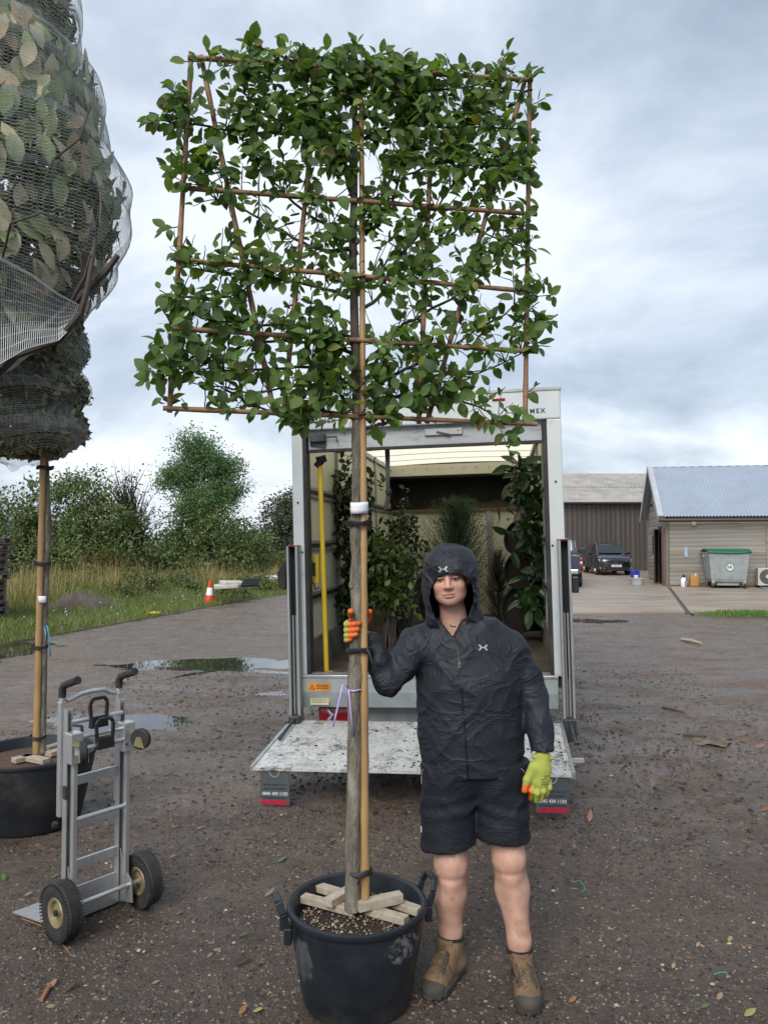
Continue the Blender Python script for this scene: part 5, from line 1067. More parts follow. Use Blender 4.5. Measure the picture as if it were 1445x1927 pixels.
# main stake, in front of the trunk
stake = cane_part(Q(687, 1690, -.012), Q(680, 190, -.012), .0175, .0095, MT['bamboo'], tr_, 15, 'stake')
horiz = [((353, 107), (1002, 150)), ((333, 352), (1010, 403)), ((328, 488), (1010, 549)), ((319, 617), (1012, 662)), ((307, 768), (1010, 798))]
vert = [((360, 100), (319, 776), .006), ((378, 104), (516, 778), .02), ((600, 128), (533, 780), .02), ((818, 122), (788, 797), .02), ((990, 142), (803, 796), .02), ((997, 137), (988, 801), .006)]
CD = []
for i, (a, b_) in enumerate(horiz): cane_part(Q(*a, -.012), Q(*b_, -.012), .0098, .0092, MT['cane'], tr_, 5)
for a, b_, d in vert: cane_part(Q(*a, d - .008), Q(*b_, d - .008), .0095, .0105, MT['cane'], tr_, 5)
def lerp2(a, b_, f): return (a[0] + (b_[0] - a[0]) * f, a[1] + (b_[1] - a[1]) * f)
# wire ties at the crossings
def tie_at(px, py, d=-.02, r_=.016, ang=.6):
    c = Q(px, py, d); q = MB(); ring = [c + Vector((r_ * math.cos(a * math.pi / 6), r_ * .9 * math.sin(a * math.pi / 6), r_ * .4 * math.sin(a * math.pi / 6 + ang))) for a in range(13)]
    q.tube(ring, .0035, 5, cap=False); q.tube([c + Vector((0, -r_, 0)), c + Vector((.018 * rs.uniform(-1, 1), -r_ - .01, .025 * rs.uniform(.3, 1)))], .0025, 4); q.build('tie', MT['tie'], tr_, smooth=True)
for px, py in ((663, 365), (740, 372), (808, 385), (996, 403), (1000, 549), (993, 660), (600, 770), (680, 780), (555, 403), (545, 420), (994, 170), (808, 520), (345, 352), (680, 520), (543, 575)): tie_at(px, py)
for py in (985, 1222, 1640):
    q = MB(); c = Q(676, py, -.006); ring = [c + Vector((.0475 * math.cos(a * math.pi / 12) * 1.0, .034 * math.sin(a * math.pi / 12), .003 * math.sin(a + py))) for a in range(25)]
    for dz in (-.006, .0, .006): q.tube([w + Vector((0, 0, dz + .002 * math.sin(dz * 900 + w.x * 60))) for w in ring], .0042, 5, cap=False)
    if py != 985: q.tube([c + Vector((.03, -.036, .004)), c + Vector((.04 if py < 1500 else .005, -.045, -.005)), c + Vector((.052 if py < 1500 else -.005, -.045, -.05 if py < 1500 else -.03))], .004, 5)
    q.build('tie', MT['tie'], tr_, smooth=True)
lb = MB(); lb.grid(lambda u, v: tuple(Q(676 - 16.5 * math.cos(math.pi * u), 945 + 21 * v + .8 * math.sin(u * 5), -.006 - .034 * math.sin(math.pi * u) ** .7)), 14, 3); o = lb.build('paper_label', MT['label'], tr_, smooth=True); o.modifiers.new('thick', 'SOLIDIFY').thickness = .001
def ribbon(name, path, w, m_, parent):
    q = MB(); pts = [Vector(p) for p in path]; vs = []
    for i, p in enumerate(pts):
        d = (pts[min(i + 1, len(pts) - 1)] - pts[max(i - 1, 0)]).normalized(); s_ = d.cross(Vector((.25, 1, 0))).normalized(); vs += [p - s_ * w / 2, p + s_ * w / 2]
    q._add(vs, [(2 * i, 2 * i + 1, 2 * i + 3, 2 * i + 2) for i in range(len(pts) - 1)]); o = q.build(name, m_, parent, smooth=True); o.modifiers.new('thick', 'SOLIDIFY').thickness = .0012; return o
rb_ = MB(); c = Q(667, 1297); ring = [c + Vector((.032 * math.cos(a * math.pi / 12), .032 * math.sin(a * math.pi / 12), .002 * math.sin(a))) for a in range(25)]; rb_.tube(ring, .0032, 5, cap=False); rb_.build('ribbon', MT['purple'], tr_, smooth=True)
ribbon('ribbon', [Q(655, 1297, -.032), Q(652, 1287, -.04), Q(645, 1290, -.045), Q(638, 1320, -.045), Q(632, 1345, -.04), Q(627, 1368, -.04)], .0075, MT['purple'], tr_)
ribbon('ribbon', [Q(656, 1297, -.034), Q(657, 1310, -.038), Q(660, 1340, -.036), Q(664, 1383, -.036)], .0075, MT['purple'], tr_)
# ------------------------------------------------------------------ branches, shoots and leaves
rb = random.Random(12)
branches = []
def wiggle(pts, n, amp):
    out_ = []
    for (a, b_) in zip(pts[:-1], pts[1:]):
        for k in range(n): f = k / n; out_.append((a[0] + (b_[0] - a[0]) * f + rb.uniform(-amp, amp), a[1] + (b_[1] - a[1]) * f + rb.uniform(-amp, amp), a[2] + (b_[2] - a[2]) * f + rb.uniform(-amp, amp) * .0012))
    out_.append(pts[-1]); return out_
hand = [  # read off the photograph (px, py, depth)
    [(676, 440, .01), (712, 425, .02), (742, 373, .02), (757, 300, .03), (765, 200, .03), (762, 130, .02)],
    [(676, 535, .01), (735, 500, .02), (790, 440, .03), (860, 330, .02), (890, 190, .02)],
    [(680, 585, .01), (740, 540, .02), (800, 485, .02), (890, 400, .03), (960, 300, .02)],
    [(682, 690, .01), (760, 610, .02), (850, 560, .02), (930, 500, .02), (990, 420, .0)],
    [(680, 735, .01), (760, 695, .02), (850, 650, .02), (950, 590, .01), (1030, 520, 0)],
    [(680, 765, .01), (760, 745, .02), (830, 745, .0), (900, 765, -.02), (960, 800, -.03)],
    [(685, 805, .0), (730, 795, .0), (745, 770, .01), (850, 725, .02), (950, 680, .01), (1020, 640, 0)],
    [(690, 440, .02), (735, 330, .02), (765, 250, .02), (800, 150, .02)],
    [(664, 455, .01), (630, 435, .02), (570, 395, .02), (500, 330, .02), (430, 220, .02)],
    [(664, 470, .01), (600, 470, .02), (520, 430, .02), (440, 380, .02), (350, 300, .01)],
    [(664, 560, .01), (600, 540, .02), (500, 520, .02), (400, 510, .02), (320, 500, .0)],
    [(664, 640, .01), (600, 615, .02), (490, 610, .02), (380, 600, .02), (300, 545, .0)],
    [(664, 665, .01), (610, 645, .02), (480, 640, .02), (360, 695, .01), (290, 640, 0)],
    [(668, 730, .01), (610, 690, .02), (480, 695, .02), (340, 700, .01), (285, 715, 0)],
    [(672, 775, .0), (640, 740, .0), (600, 720, .01), (480, 740, .0), (340, 715, 0)],
    [(672, 790, .0), (600, 770, .0), (545, 790, -.02), (470, 760, 0), (400, 720, 0)],
    [(666, 380, .01), (640, 300, .02), (600, 220, .02), (560, 130, .02)],
    [(667, 330, .01), (620, 280, .02), (540, 240, .02), (440, 160, .02)],
    [(667, 290, .01), (600, 250, .02), (480, 250, .02), (340, 230, .02), (290, 225, .0)],
    [(668, 240, .01), (720, 190, .02), (800, 170, .02), (900, 160, .02), (985, 170, .02)],
    [(668, 270, .01), (740, 230, .02), (850, 240, .02), (980, 240, .02)],
    [(668, 200, .01), (620, 150, .02), (540, 130, .02), (420, 115, .02)],
    [(669, 150, .0), (690, 110, .0), (740, 95, .0)], [(669, 170, 0), (640, 130, 0), (560, 115, 0), (475, 85, 0)],
    [(760, 330, .02), (850, 300, .02), (940, 330, .02), (1010, 350, 0)],
    [(430, 390, .02), (380, 350, .02), (330, 320, .0)],
    [(880, 420, .02), (940, 450, .02), (1010, 470, 0)],
    [(500, 520, .02), (430, 560, .02), (330, 560, 0)]]
BM = MB()
shoots = []
for br in hand:
    w = wiggle(br, 5, 2.2); n = len(w); r0 = 4.2 if br[0][0] < 700 and br[0][0] > 640 else 2.2
    BM.tube([Q(*p) for p in w], [max(.8, r0 * (1 - .8 * i / n)) * k_ for i in range(n)], 6); shoots.append(w)
    for i in range(2, n - 1, 2):
        for _ in range(3):
            p = w[i]; a = rb.uniform(0, 6.283) if rb.random() < .45 else rb.gauss(-1.57, .55); ln_ = rb.uniform(28, 80); d = (math.cos(a) * ln_, math.sin(a) * ln_ - 8, rb.uniform(-.06, .05)); tw = wiggle([p, (p[0] + d[0] * .5, p[1] + d[1] * .5 - 4, p[2] + d[2] * .5), (p[0] + d[0], p[1] + d[1], p[2] + d[2])], 3, 1.5)
            if not (300 < tw[-1][0] < 1022 and 88 < tw[-1][1] < 800): continue
            BM.tube([Q(*q) for q in tw], [max(.45, 1.4 * (1 - .7 * j / len(tw))) * k_ for j in range(len(tw))], 4, cap=False); shoots.append(tw)
# shoots tied along the canes
for (a, b_) in horiz:
    for _ in range(26 if a[1] < 200 else 7):
        f = rb.random(); c = lerp2(a, b_, f); an = rb.uniform(-2.6, -.5); ln_ = rb.uniform(15, 42); tw = wiggle([(c[0], c[1], -.01), (c[0] + math.cos(an) * ln_, c[1] + math.sin(an) * ln_ * (.8 if a[1] < 200 else 1), rb.uniform(-.06, .05))], 4, 1.2); shoots.append(tw); BM.tube([Q(*q) for q in tw], [1.1 * k_] * len(tw), 4, cap=False)
for (a, b_, d) in vert:
    for _ in range(14):
        f = rb.random(); c = lerp2(a, b_, f); an = rb.uniform(0, 6.28); ln_ = rb.uniform(15, 38); tw = wiggle([(c[0], c[1], d), (c[0] + math.cos(an) * ln_, c[1] + math.sin(an) * ln_, rb.uniform(-.07, .05))], 4, 1.2); shoots.append(tw); BM.tube([Q(*q) for q in tw], [1.1 * k_] * len(tw), 4, cap=False)
# hanging sprays at the lower right corner and left corner
for path in ([(930, 780, -.03), (945, 815, -.05), (958, 850, -.06)], [(975, 760, -.03), (985, 795, -.05), (968, 820, -.05)], [(900, 770, -.02), (930, 800, -.04)], [(720, 800, 0), (715, 815, -.02)], [(640, 790, 0), (590, 795, -.02), (545, 800, -.03)], [(320, 700, 0), (285, 690, -.02), (275, 720, -.02)], [(330, 690, 0), (300, 650, -.02)], [(300, 215, 0), (285, 235, -.02)], [(470, 100, 0), (474, 72, 0)], [(545, 105, 0), (548, 75, 0)], [(670, 100, 0), (672, 78, 0)], [(1000, 560, 0), (1040, 555, -.02)], [(1000, 600, 0), (1050, 605, -.02)]):
    tw = wiggle(path, 4, 1.5); shoots += [tw, tw]; BM.tube([Q(*q) for q in tw], [1.0 * k_] * len(tw), 4, cap=False)
BM.build('branches', MT['branch'], tr_, smooth=True)['kind'] = 'stuff'
def dens(x_, y_):
    d = (.47 if y_ < 560 else (.42 if y_ < 715 else .3)) if y_ > 330 else (.92 if y_ < 315 else .72)
    if 648 < x_ < 702 and y_ > 170: d *= .5
    d *= .65 + 1.0 * float(vnoise(np.array([x_ / 62.]), np.array([y_ / 62.]), np.array([1.7]))[0])
    for gx, gy, rx, ry in ((725, 330, 55, 70), (740, 580, 60, 40), (480, 400, 80, 45), (590, 440, 50, 50), (470, 720, 40, 25), (385, 440, 40, 60), (930, 560, 50, 40), (720, 470, 40, 30), (610, 150, 22, 18), (620, 590, 45, 30), (880, 690, 50, 22)):
        q = ((x_ - gx) / rx) ** 2 + ((y_ - gy) / ry) ** 2
        if q < 1: d *= .5
    return d
LC, LD, LN_, LS = [], [], [], []
nr = np.random.default_rng(44)
for w in shoots:
    tot = sum(math.hypot(b_[0] - a[0], b_[1] - a[1]) for a, b_ in zip(w[:-1], w[1:])); nl = max(2, int(tot / 5.3))
    for k in range(nl):
        f = (k + nr.random()) / nl * (len(w) - 1); i = min(int(f), len(w) - 2); g = f - i; a, b_ = w[i], w[i + 1]
        x_, y_, d_ = a[0] + (b_[0] - a[0]) * g, a[1] + (b_[1] - a[1]) * g, a[2] + (b_[2] - a[2]) * g - .028 + .04 * nr.normal()
        if nr.random() > dens(x_, y_): continue
        if y_ > 812 and not (900 < x_ < 1000): continue
        c = Q(x_, y_, d_); sgn = 1 if k % 2 else -1; sd = Vector((b_[0] - a[0], 0, -(b_[1] - a[1]))).normalized() if tot > 1 else Vector((1, 0, 0))
        pr = Vector((-sd.z, 0, sd.x)) * sgn
        D = sd * .5 + pr * .8 + Vector(nr.normal(0, .45, 3)) + Vector((0, -.15, -.35))
        Nn = Vector(nr.normal(0, .5, 3)) + Vector((0, -.75, .55)); s_ = (.032 + .034 * nr.random() ** 1.3) * (1.1 if y_ > 560 else 1.0)
        LC.append(c + D.normalized() * .006); LD.append(D); LN_.append(Nn); LS.append(s_)
LC, LD, LN_, LS = np.array(LC), np.array(LD), np.array(LN_), np.array(LS)
HV, HF = leaf_verts(((0, 0), (.12, .5), (.3, .92), (.5, 1.0), (.7, .82), (.87, .42), (1, 0)), .66, .2, .16, .0)
HT = []
for f in HF: HT += [f] if len(f) == 3 else [(f[0], f[1], f[2]), (f[0], f[2], f[3])]
HT = np.array(HT)
HORN = mat('hornbeam_leaf', (.07, .135, .026), (.095, .16, .034), rough=.58, island=.5, trans=.45, scale=2.2, kind='World', hue=((.2, .19, .035), .88, 1.0))
HORNO = mat('hornbeam_leaf_single', (.07, .135, .026), (.095, .16, .034), rough=.58, objrand=.5, trans=.45, scale=2.2, kind='World', hue=((.2, .19, .035), .88, 1.0))
order = np.argsort(-(LS * 12 - LC[:, 1])); big = order[:300]; rest = order[300:]
Vs, Fs, nb = [], [], 0
for k in range(6):
    vv, _ = leaf_verts(((0, 0), (.12, .5), (.3, .92), (.5, 1.0), (.7, .82), (.87, .42), (1, 0)), (.52, .6, .66, .72, .58, .64)[k], (.1, .3, .2, .45, .7, .15)[k], (.1, .35, -.15, .2, .05, .6)[k]); i_ = rest[k::6]
    vv[:, 0] += (.0, .12, -.1, .05, -.06, .1)[k] * vv[:, 1] ** 2      # sideways sweep
    V, F = leaf_mass(LC[i_], LD[i_], LN_[i_], LS[i_], vv, HT); Vs.append(V); Fs.append(F + nb); nb += len(V)
o = addobj('leaves', fastmesh('leaves', np.concatenate(Vs), np.concatenate(Fs), [HORN], smooth=True), tr_); o['kind'] = 'stuff'
print('leaves', len(LC))
lms = []
for k in range(5):
    vv, ff = leaf_verts(((0, 0), (.12, .5), (.3, .92), (.5, 1.0), (.7, .82), (.87, .42), (1, 0)), .58 + .05 * k, .08 + .09 * k, (.02, .3, .15, -.12, .22)[k]); me = bpy.data.meshes.new('leaf'); me.from_pydata([tuple(q) for q in vv], [], ff); me.materials.append(HORNO); me.polygons.foreach_set('use_smooth', [True] * len(ff)); lms.append(me)
X, Y_, Z = leaf_frames(LD[big], LN_[big])
for j_, i in enumerate(big):
    s_ = LS[i]; o = addobj('leaf', lms[j_ % 5], tr_); x_, y_, z_, c = X[j_] * s_, Y_[j_] * s_, Z[j_] * s_, LC[i]
    o.matrix_basis = Matrix(((x_[0], y_[0], z_[0], c[0]), (x_[1], y_[1], z_[1], c[1]), (x_[2], y_[2], z_[2], c[2]), (0, 0, 0, 1)))
# ================================================================== netted trees on the left
NETM = mat('tree_netting', (.72, .77, .78), (.6, .65, .66), rough=.55, trans=.0)
def net_mesh(center_fn, rad_fn, z0, z1, pitch, nseg, r_row, r_zig, seed, bands=()):
    """rows of knitted thread round a wrapped crown"""
    zs_ = []; z_ = z0; rn = random.Random(seed)
    while z_ < z1:
        zs_.append(z_); p_ = pitch * rn.uniform(.75, 1.25)
        for bz, bw in bands:
            if abs(z_ - bz) < bw: p_ *= .5
        z_ += p_
    nr_ = len(zs_); A = np.linspace(0, 2 * np.pi, nseg, endpoint=False)
    ZZ, AA = np.meshgrid(zs_, A, indexing='ij'); tilt = .05 * np.cos(AA + 1.0) + .025 * np.sin(3 * AA + ZZ * 4); Zt = ZZ + tilt
    cx_, cy_ = center_fn(ZZ); RR = rad_fn(AA, Zt)
    Pn = np.stack([cx_ + RR * np.cos(AA), cy_ + RR * np.sin(AA), Zt], -1)
    V = []; F = []; base = 0
    def tubes(A0, A1, r_):
        nonlocal base
        d = A1 - A0; ln = np.linalg.norm(d, axis=1)[:, None] + 1e-9; d = d / ln; up = np.zeros_like(d); up[:, 2] = 1; up[np.abs(d[:, 2]) > .9] = (1, 0, 0)
        x_ = np.cross(d, up); x_ /= np.linalg.norm(x_, axis=1)[:, None] + 1e-9; y_ = np.cross(x_, d); n = len(A0)
        offs = [x_ * math.cos(a) * r_ + y_ * math.sin(a) * r_ for a in (0, 2.094, 4.189)]
        vv = np.stack([A0 + offs[0], A0 + offs[1], A0 + offs[2], A1 + offs[0], A1 + offs[1], A1 + offs[2]], 1).reshape(-1, 3)
        i = (np.arange(n) * 6)[:, None] + base; ff = np.concatenate([i + np.array([[0, 1, 4, 3]]), i + np.array([[1, 2, 5, 4]]), i + np.array([[2, 0, 3, 5]])])
        V.append(vv); F.append(ff); base += len(vv)
    tubes(Pn.reshape(-1, 3), np.roll(Pn, -1, axis=1).reshape(-1, 3), r_row)
    lo = Pn[:-1]; hi = np.roll(Pn[1:], -1, axis=1) * .5 + Pn[1:] * .5
    hi2 = Pn[1:]
    tubes(lo.reshape(-1, 3), hi.reshape(-1, 3), r_zig); tubes(hi2.reshape(-1, 3) * .5 + np.roll(hi2, -1, axis=1).reshape(-1, 3) * .5, np.roll(lo, -1, axis=1).reshape(-1, 3), r_zig)
    return np.concatenate(V), np.concatenate(F)
# ---- large-leaved tree (upper), wrapped in net
YN = 4.3
prof_px = [(-60, 130), (0, 152), (30, 145), (70, 142), (95, 152), (120, 175), (160, 194), (230, 197), (250, 202), (290, 226), (330, 240), (370, 243), (410, 238), (450, 228), (500, 212), (540, 185), (575, 158), (610, 118), (660, 50), (700, 0)]
pz_ = np.array([P(0, a, YN).z for a, _ in prof_px])[::-1]; pr_ = np.array([P(b_, a, YN).x for a, b_ in prof_px])[::-1]
AXX = P(-25, 300, YN).x
def n_center(z): return AXX + 0 * z, YN + 0 * z
def n_rad(a, z):
    R_ = np.interp(z, pz_, pr_) - AXX
    return np.maximum(R_ * .965, .04) * (1 + .05 * np.sin(3 * a + z * 2.3) * (1 - np.clip(np.cos(a), 0, 1)) ) + .012 * np.sin(z * 23 + 2 * a) + .02 * (vnoise(np.cos(a) * 4 + 9, np.sin(a) * 4 + 9, z * 7) - .5)
nt_ = thing('netted_magnolia', 'large-leaved evergreen tree wrapped in pale netting, leaning in from left', 'tree', (-2.75, YN, 0), world=True)
V, F = net_mesh(n_center, n_rad, 2.75, 5.0,   .0165, 84, .0012, .0006, 5, ((3.95, .03), (4.32, .03), (4.75, .04), (3.62, .02)))
o = addobj('netting', fastmesh('netting', V, F, [NETM]), nt_); o['kind'] = 'stuff'
BV, BF = leaf_verts(((0, 0), (.12, .42), (.35, .95), (.6, 1.0), (.82, .6), (1, 0)), .46, .14, .2)
MG = mat('magnolia_leaf', (.15, .195, .08), (.21, .25, .1), rough=.45, objrand=.4, scale=4, kind='World')
MP = mat('magnolia_leaf_pale', (.56, .5, .32), (.42, .4, .23), rough=.6, objrand=.35, scale=14, kind='World')
MB_ = mat('magnolia_leaf_bronze', (.36, .25, .14), (.26, .2, .1), rough=.6, objrand=.3, scale=5, kind='World')
lm_ = []
for q_ in (MG, MP, MB_):
    me = bpy.data.meshes.new('leaf'); me.from_pydata([tuple(q) for q in BV], [], BF); me.materials.append(q_); me.polygons.foreach_set('use_smooth', [True] * len(BF)); lm_.append(me)
r = np.random.default_rng(90)
k = -1
while k < 289:
    z_ = r.uniform(2.9, 4.62); a = r.uniform(-2.3, .7); rr_ = float(n_rad(np.array([a]), np.array([z_]))[0]) * r.uniform(.84, .975)
    if PX((AXX + rr_ * math.cos(a), YN + rr_ * math.sin(a), z_))[0] < -35: continue
    k += 1
    c = Vector((AXX + rr_ * math.cos(a), YN + rr_ * math.sin(a), z_)); out_ = Vector((math.cos(a), math.sin(a), 0))
    tang = Vector((-math.sin(a), math.cos(a), 0)); d = (Vector((0, 0, r.choice((-1, 1), p=(.55, .45)))) + tang * r.normal(0, .55) + out_ * r.normal(0, .12)).normalized()
    nn = (out_ + Vector(r.normal(0, .25, 3))).normalized(); x_ = d.cross(nn).normalized(); z2 = x_.cross(d); s_ = r.uniform(.12, .21)
    o = addobj('leaf', lm_[1 if r.random() < .36 else (2 if r.random() < .22 else 0)], nt_); p_ = c - d * s_ * .5
    o.matrix_basis = Matrix(((x_.x * s_, d.x * s_, z2.x * s_, p_.x), (x_.y * s_, d.y * s_, z2.y * s_, p_.y), (x_.z * s_, d.z * s_, z2.z * s_, p_.z), (0, 0, 0, 1)))
# inner darkness: a mass of small shaded leaves
C = []
for k in range(5200):
    z_ = r.uniform(2.95, 5.0); a = r.uniform(0, 6.28); rr_ = float(np.interp(z_, pz_, pr_) - AXX) * (r.uniform(.25, .85) if k % 2 else r.uniform(.68, .87)); C.append((AXX + rr_ * math.cos(a), YN + rr_ * math.sin(a), z_))
C = np.array(C); V, F = leaf_quads(C, .13, r, .2, .4); o = addobj('inner_leaves', fastmesh('inner_leaves', V, F, [mat('inner_magnolia', (.15, .19, .08), (.22, .22, .11), rough=.5, island=.5)]), nt_); o['kind'] = 'stuff'
bm_ = MB(); b0 = Vector((-2.75, YN, 0))
fork = P(-60, 760, YN)
bm_.tube([b0, Vector((-2.72, YN, 1.2)), fork], [.05, .045, .04], 10)
for tg, rr_ in (([P(20, 672, YN - .3), P(110, 640, YN - .45), P(152, 590, YN - .5), P(165, 540, YN - .5), P(180, 450, YN - .4)], .022), ([P(30, 655, YN - .2), P(120, 590, YN - .35), P(200, 510, YN - .4), P(222, 480, YN - .4)], .026), ([P(60, 620, YN - .1), P(150, 540, YN - .2), P(175, 430, YN - .2)], .02), ([P(40, 600, YN), P(100, 450, YN), P(110, 250, YN)], .025), ([P(-40, 560, YN + .2), P(20, 400, YN + .2), P(40, 100, YN)], .03), ([P(130, 575, YN - .4), P(160, 520, YN - .45), P(170, 480, YN - .45)], .014), ([P(100, 300, YN - .5), P(150, 260, YN - .5), P(170, 200, YN - .45)], .008), ([P(20, 420, YN - .6), P(80, 400, YN - .65), P(140, 420, YN - .6)], .007)):
    pts = [fork] + tg; bm_.tube(pts, [rr_ * (1 - .6 * i / len(pts)) for i in range(len(pts))], 8)
bm_.build('trunk', MT['branch'], nt_, smooth=True)
planter(nt_, Vector((-2.78, YN, 0)), .2, .26, .4, MT['pot'], (R(60),))
# loose skirt of netting hanging across the lower branches
sk = []; A0, A1 = [], []
q0 = [(-10, 485), (60, 520), (110, 555), (160, 580)]; q1 = [(-10, 690), (50, 655), (110, 640), (150, 600)]
def skirt(u, v):
    i = min(int(u * 3), 2); g = u * 3 - i; a = lerp2(q0[i], q0[i + 1], g); b_ = lerp2(q1[i], q1[i + 1], g); c = lerp2(a, b_, v); return np.array(P(c[0], c[1], YN - .72 + .12 * math.sin(math.pi * v) * (1 - u) + .3 * u))
for k in range(46):
    u = k / 45; pr2 = [skirt(u, j_ / 14) for j_ in range(15)]
    A0 += pr2[:-1]; A1 += pr2[1:]
for k in range(9):
    v = k / 8; pr2 = [skirt(j_ / 24, v) for j_ in range(25)]; A0 += pr2[:-1]; A1 += pr2[1:]
for k in range(10):
    v = -.01 - .003 * k; pr2 = [skirt(j_ / 24, v) for j_ in range(25)]; A0 += pr2[:-1]; A1 += pr2[1:]
sm = MB()
for a, b_ in zip(A0, A1): sm.tube([a, b_], .0011, 3, cap=False)
o = sm.build('netting_skirt', NETM, nt_); o['kind'] = 'stuff'
# ---- potted tree with its crown bound in net (behind)
YB = 4.92; BX = P(82, 1000, YB).x
lt = thing('netted_standard_tree', 'potted standard tree with bound grey-netted crown behind the hand truck', 'tree', (P(70, 1400, YB).x, YB, 0), world=True)
CXB = P(40, 740, YB).x
lp = [(600, 150), (635, 158), (662, 161), (682, 146), (692, 138), (705, 152), (730, 163), (748, 160), (762, 142), (772, 146), (790, 160), (812, 165), (830, 146), (848, 122), (862, 98), (875, 60)]
lz = np.array([P(0, a, YB).z for a, _ in lp])[::-1]; lx = np.array([P(b_, a, YB).x for a, b_ in lp])[::-1]
def l_center(z): return CXB + 0 * z, YB + 0 * z
def l_rad(a, z): return np.maximum(np.interp(z, lz, lx) - CXB, .03) * (1 + .04 * np.sin(2 * a + 9 * z)) + .02 * (vnoise(np.cos(a) * 5 + 9, np.sin(a) * 5 + 9, z * 14) - .5)
V, F = net_mesh(l_center, l_rad, 2.29, 3.3, .0135, 64, .0011, .0005, 6, ((2.42, .05), (2.66, .03), (2.93, .03)))
o = addobj('netting', fastmesh('netting', V, F, [NETM]), lt); o['kind'] = 'stuff'
C = []
for k in range(9000):
    z_ = r.uniform(2.32, 3.35); a = r.uniform(0, 6.28); rr_ = float(np.interp(z_, lz, lx) - CXB) * (r.random() ** .5 * .9 if k % 3 == 0 else r.uniform(.84, .985)); C.append((CXB + rr_ * math.cos(a), YB + rr_ * math.sin(a), z_))
V, F = leaf_quads(np.array(C), .065, r, .1, .6); o = addobj('foliage', fastmesh('foliage', V, F, [mat('bound_leaf', (.2, .23, .11), (.3, .27, .16), rough=.6, island=.65, hue=((.15, .12, .06), .88, 1.0))]), lt); o['kind'] = 'stuff'
sp = P(150, 745, YB); C = np.array(sp) + r.normal(size=(40, 3)) * [.03, .03, .05] + [.03, -.05, 0]; V, F = leaf_quads(C, .03, r, .1, .5); addobj('stray_leaves', fastmesh('stray_leaves', V, F, [MT['branch']]), lt)
kb = YB / FPX
tm = MB(); tpx = [(78, 1415, 8.5), (80, 1330, 7), (82, 1250, 6.5), (84, 1150, 6), (86, 1060, 6.5), (90, 990, 7.5), (88, 940, 6), (86, 880, 6.5), (80, 850, 8), (70, 780, 6), (60, 700, 4)]
tm.tube([P(x_, y_, YB) for x_, y_, _ in tpx], [q * kb for _, _, q in tpx], 12); tm.build('trunk', MT['bark'], lt, smooth=True)
cane_part(P(68, 1418, YB - .03), P(81, 855, YB - .03), .0215, .017, MT['bamboo'], lt, 9, 'stake')
for px, py in ((80, 1060), (74, 1217), (70, 1387), (85, 880)):
    q = MB(); c = P(px, py, YB - .015); ring = [c + Vector((.05 * math.cos(a * math.pi / 10), .05 * math.sin(a * math.pi / 10), .004 * math.sin(a))) for a in range(21)]
    for dz in (-.006, .005): q.tube([w + Vector((0, 0, dz)) for w in ring], .005, 5, cap=False)
    q.build('tie', MT['tie'], lt, smooth=True)
lb = MB(); lb.grid(lambda u, v: tuple(P(78 - 9 * math.cos(math.pi * u), 1122 + 13 * v, YB - .03 - .026 * math.sin(math.pi * u))), 10, 2); o = lb.build('paper_label', MT['label'], lt, smooth=True); o.modifiers.new('thick', 'SOLIDIFY').thickness = .001
ribbon('string', [P(83, 1180, YB - .04), P(88, 1177, YB - .05), P(93, 1200, YB - .05), P(95, 1235, YB - .05)], .008, MT['cyan_tie'], lt)
ribbon('string', [P(83, 1180, YB - .04), P(86, 1190, YB - .05), P(85, 1212, YB - .05)], .008, MT['cyan_tie'], lt)
pc2 = Vector((P(62, 1400, YB).x, YB, 0))
m2 = mat('muddy_planter', (.011, .014, .019), (.018, .022, .028), rough=.45, rough2=.6, scale=6, dirt=(.06, .05, .03), dscale=3.0, dlo=.56, dhi=.8)
planter(lt, pc2, .29, .385, .45, m2, (R(75),))
so = MB(); so.lathe([(.33, .385), (.2, .4), (0, .405)], 30, Matrix.Translation(pc2)); so.build('bark_chips', mat('bark_chips', (.12, .065, .035), (.06, .035, .022), rough=.9, scale=30, bump=1, bscale=45, bdist=.015), lt, smooth=True)
zb2 = .425
for a, b_ in (((45, 1425), (88, 1433)), ((88, 1410), (120, 1400)), ((90, 1420), (118, 1412)), ((25, 1432), (60, 1424))):
    MB().bar(G(*a, zb2), G(*b_, zb2), .06, .03).build('batten', MT['pale_wood'], lt, bev=.003)
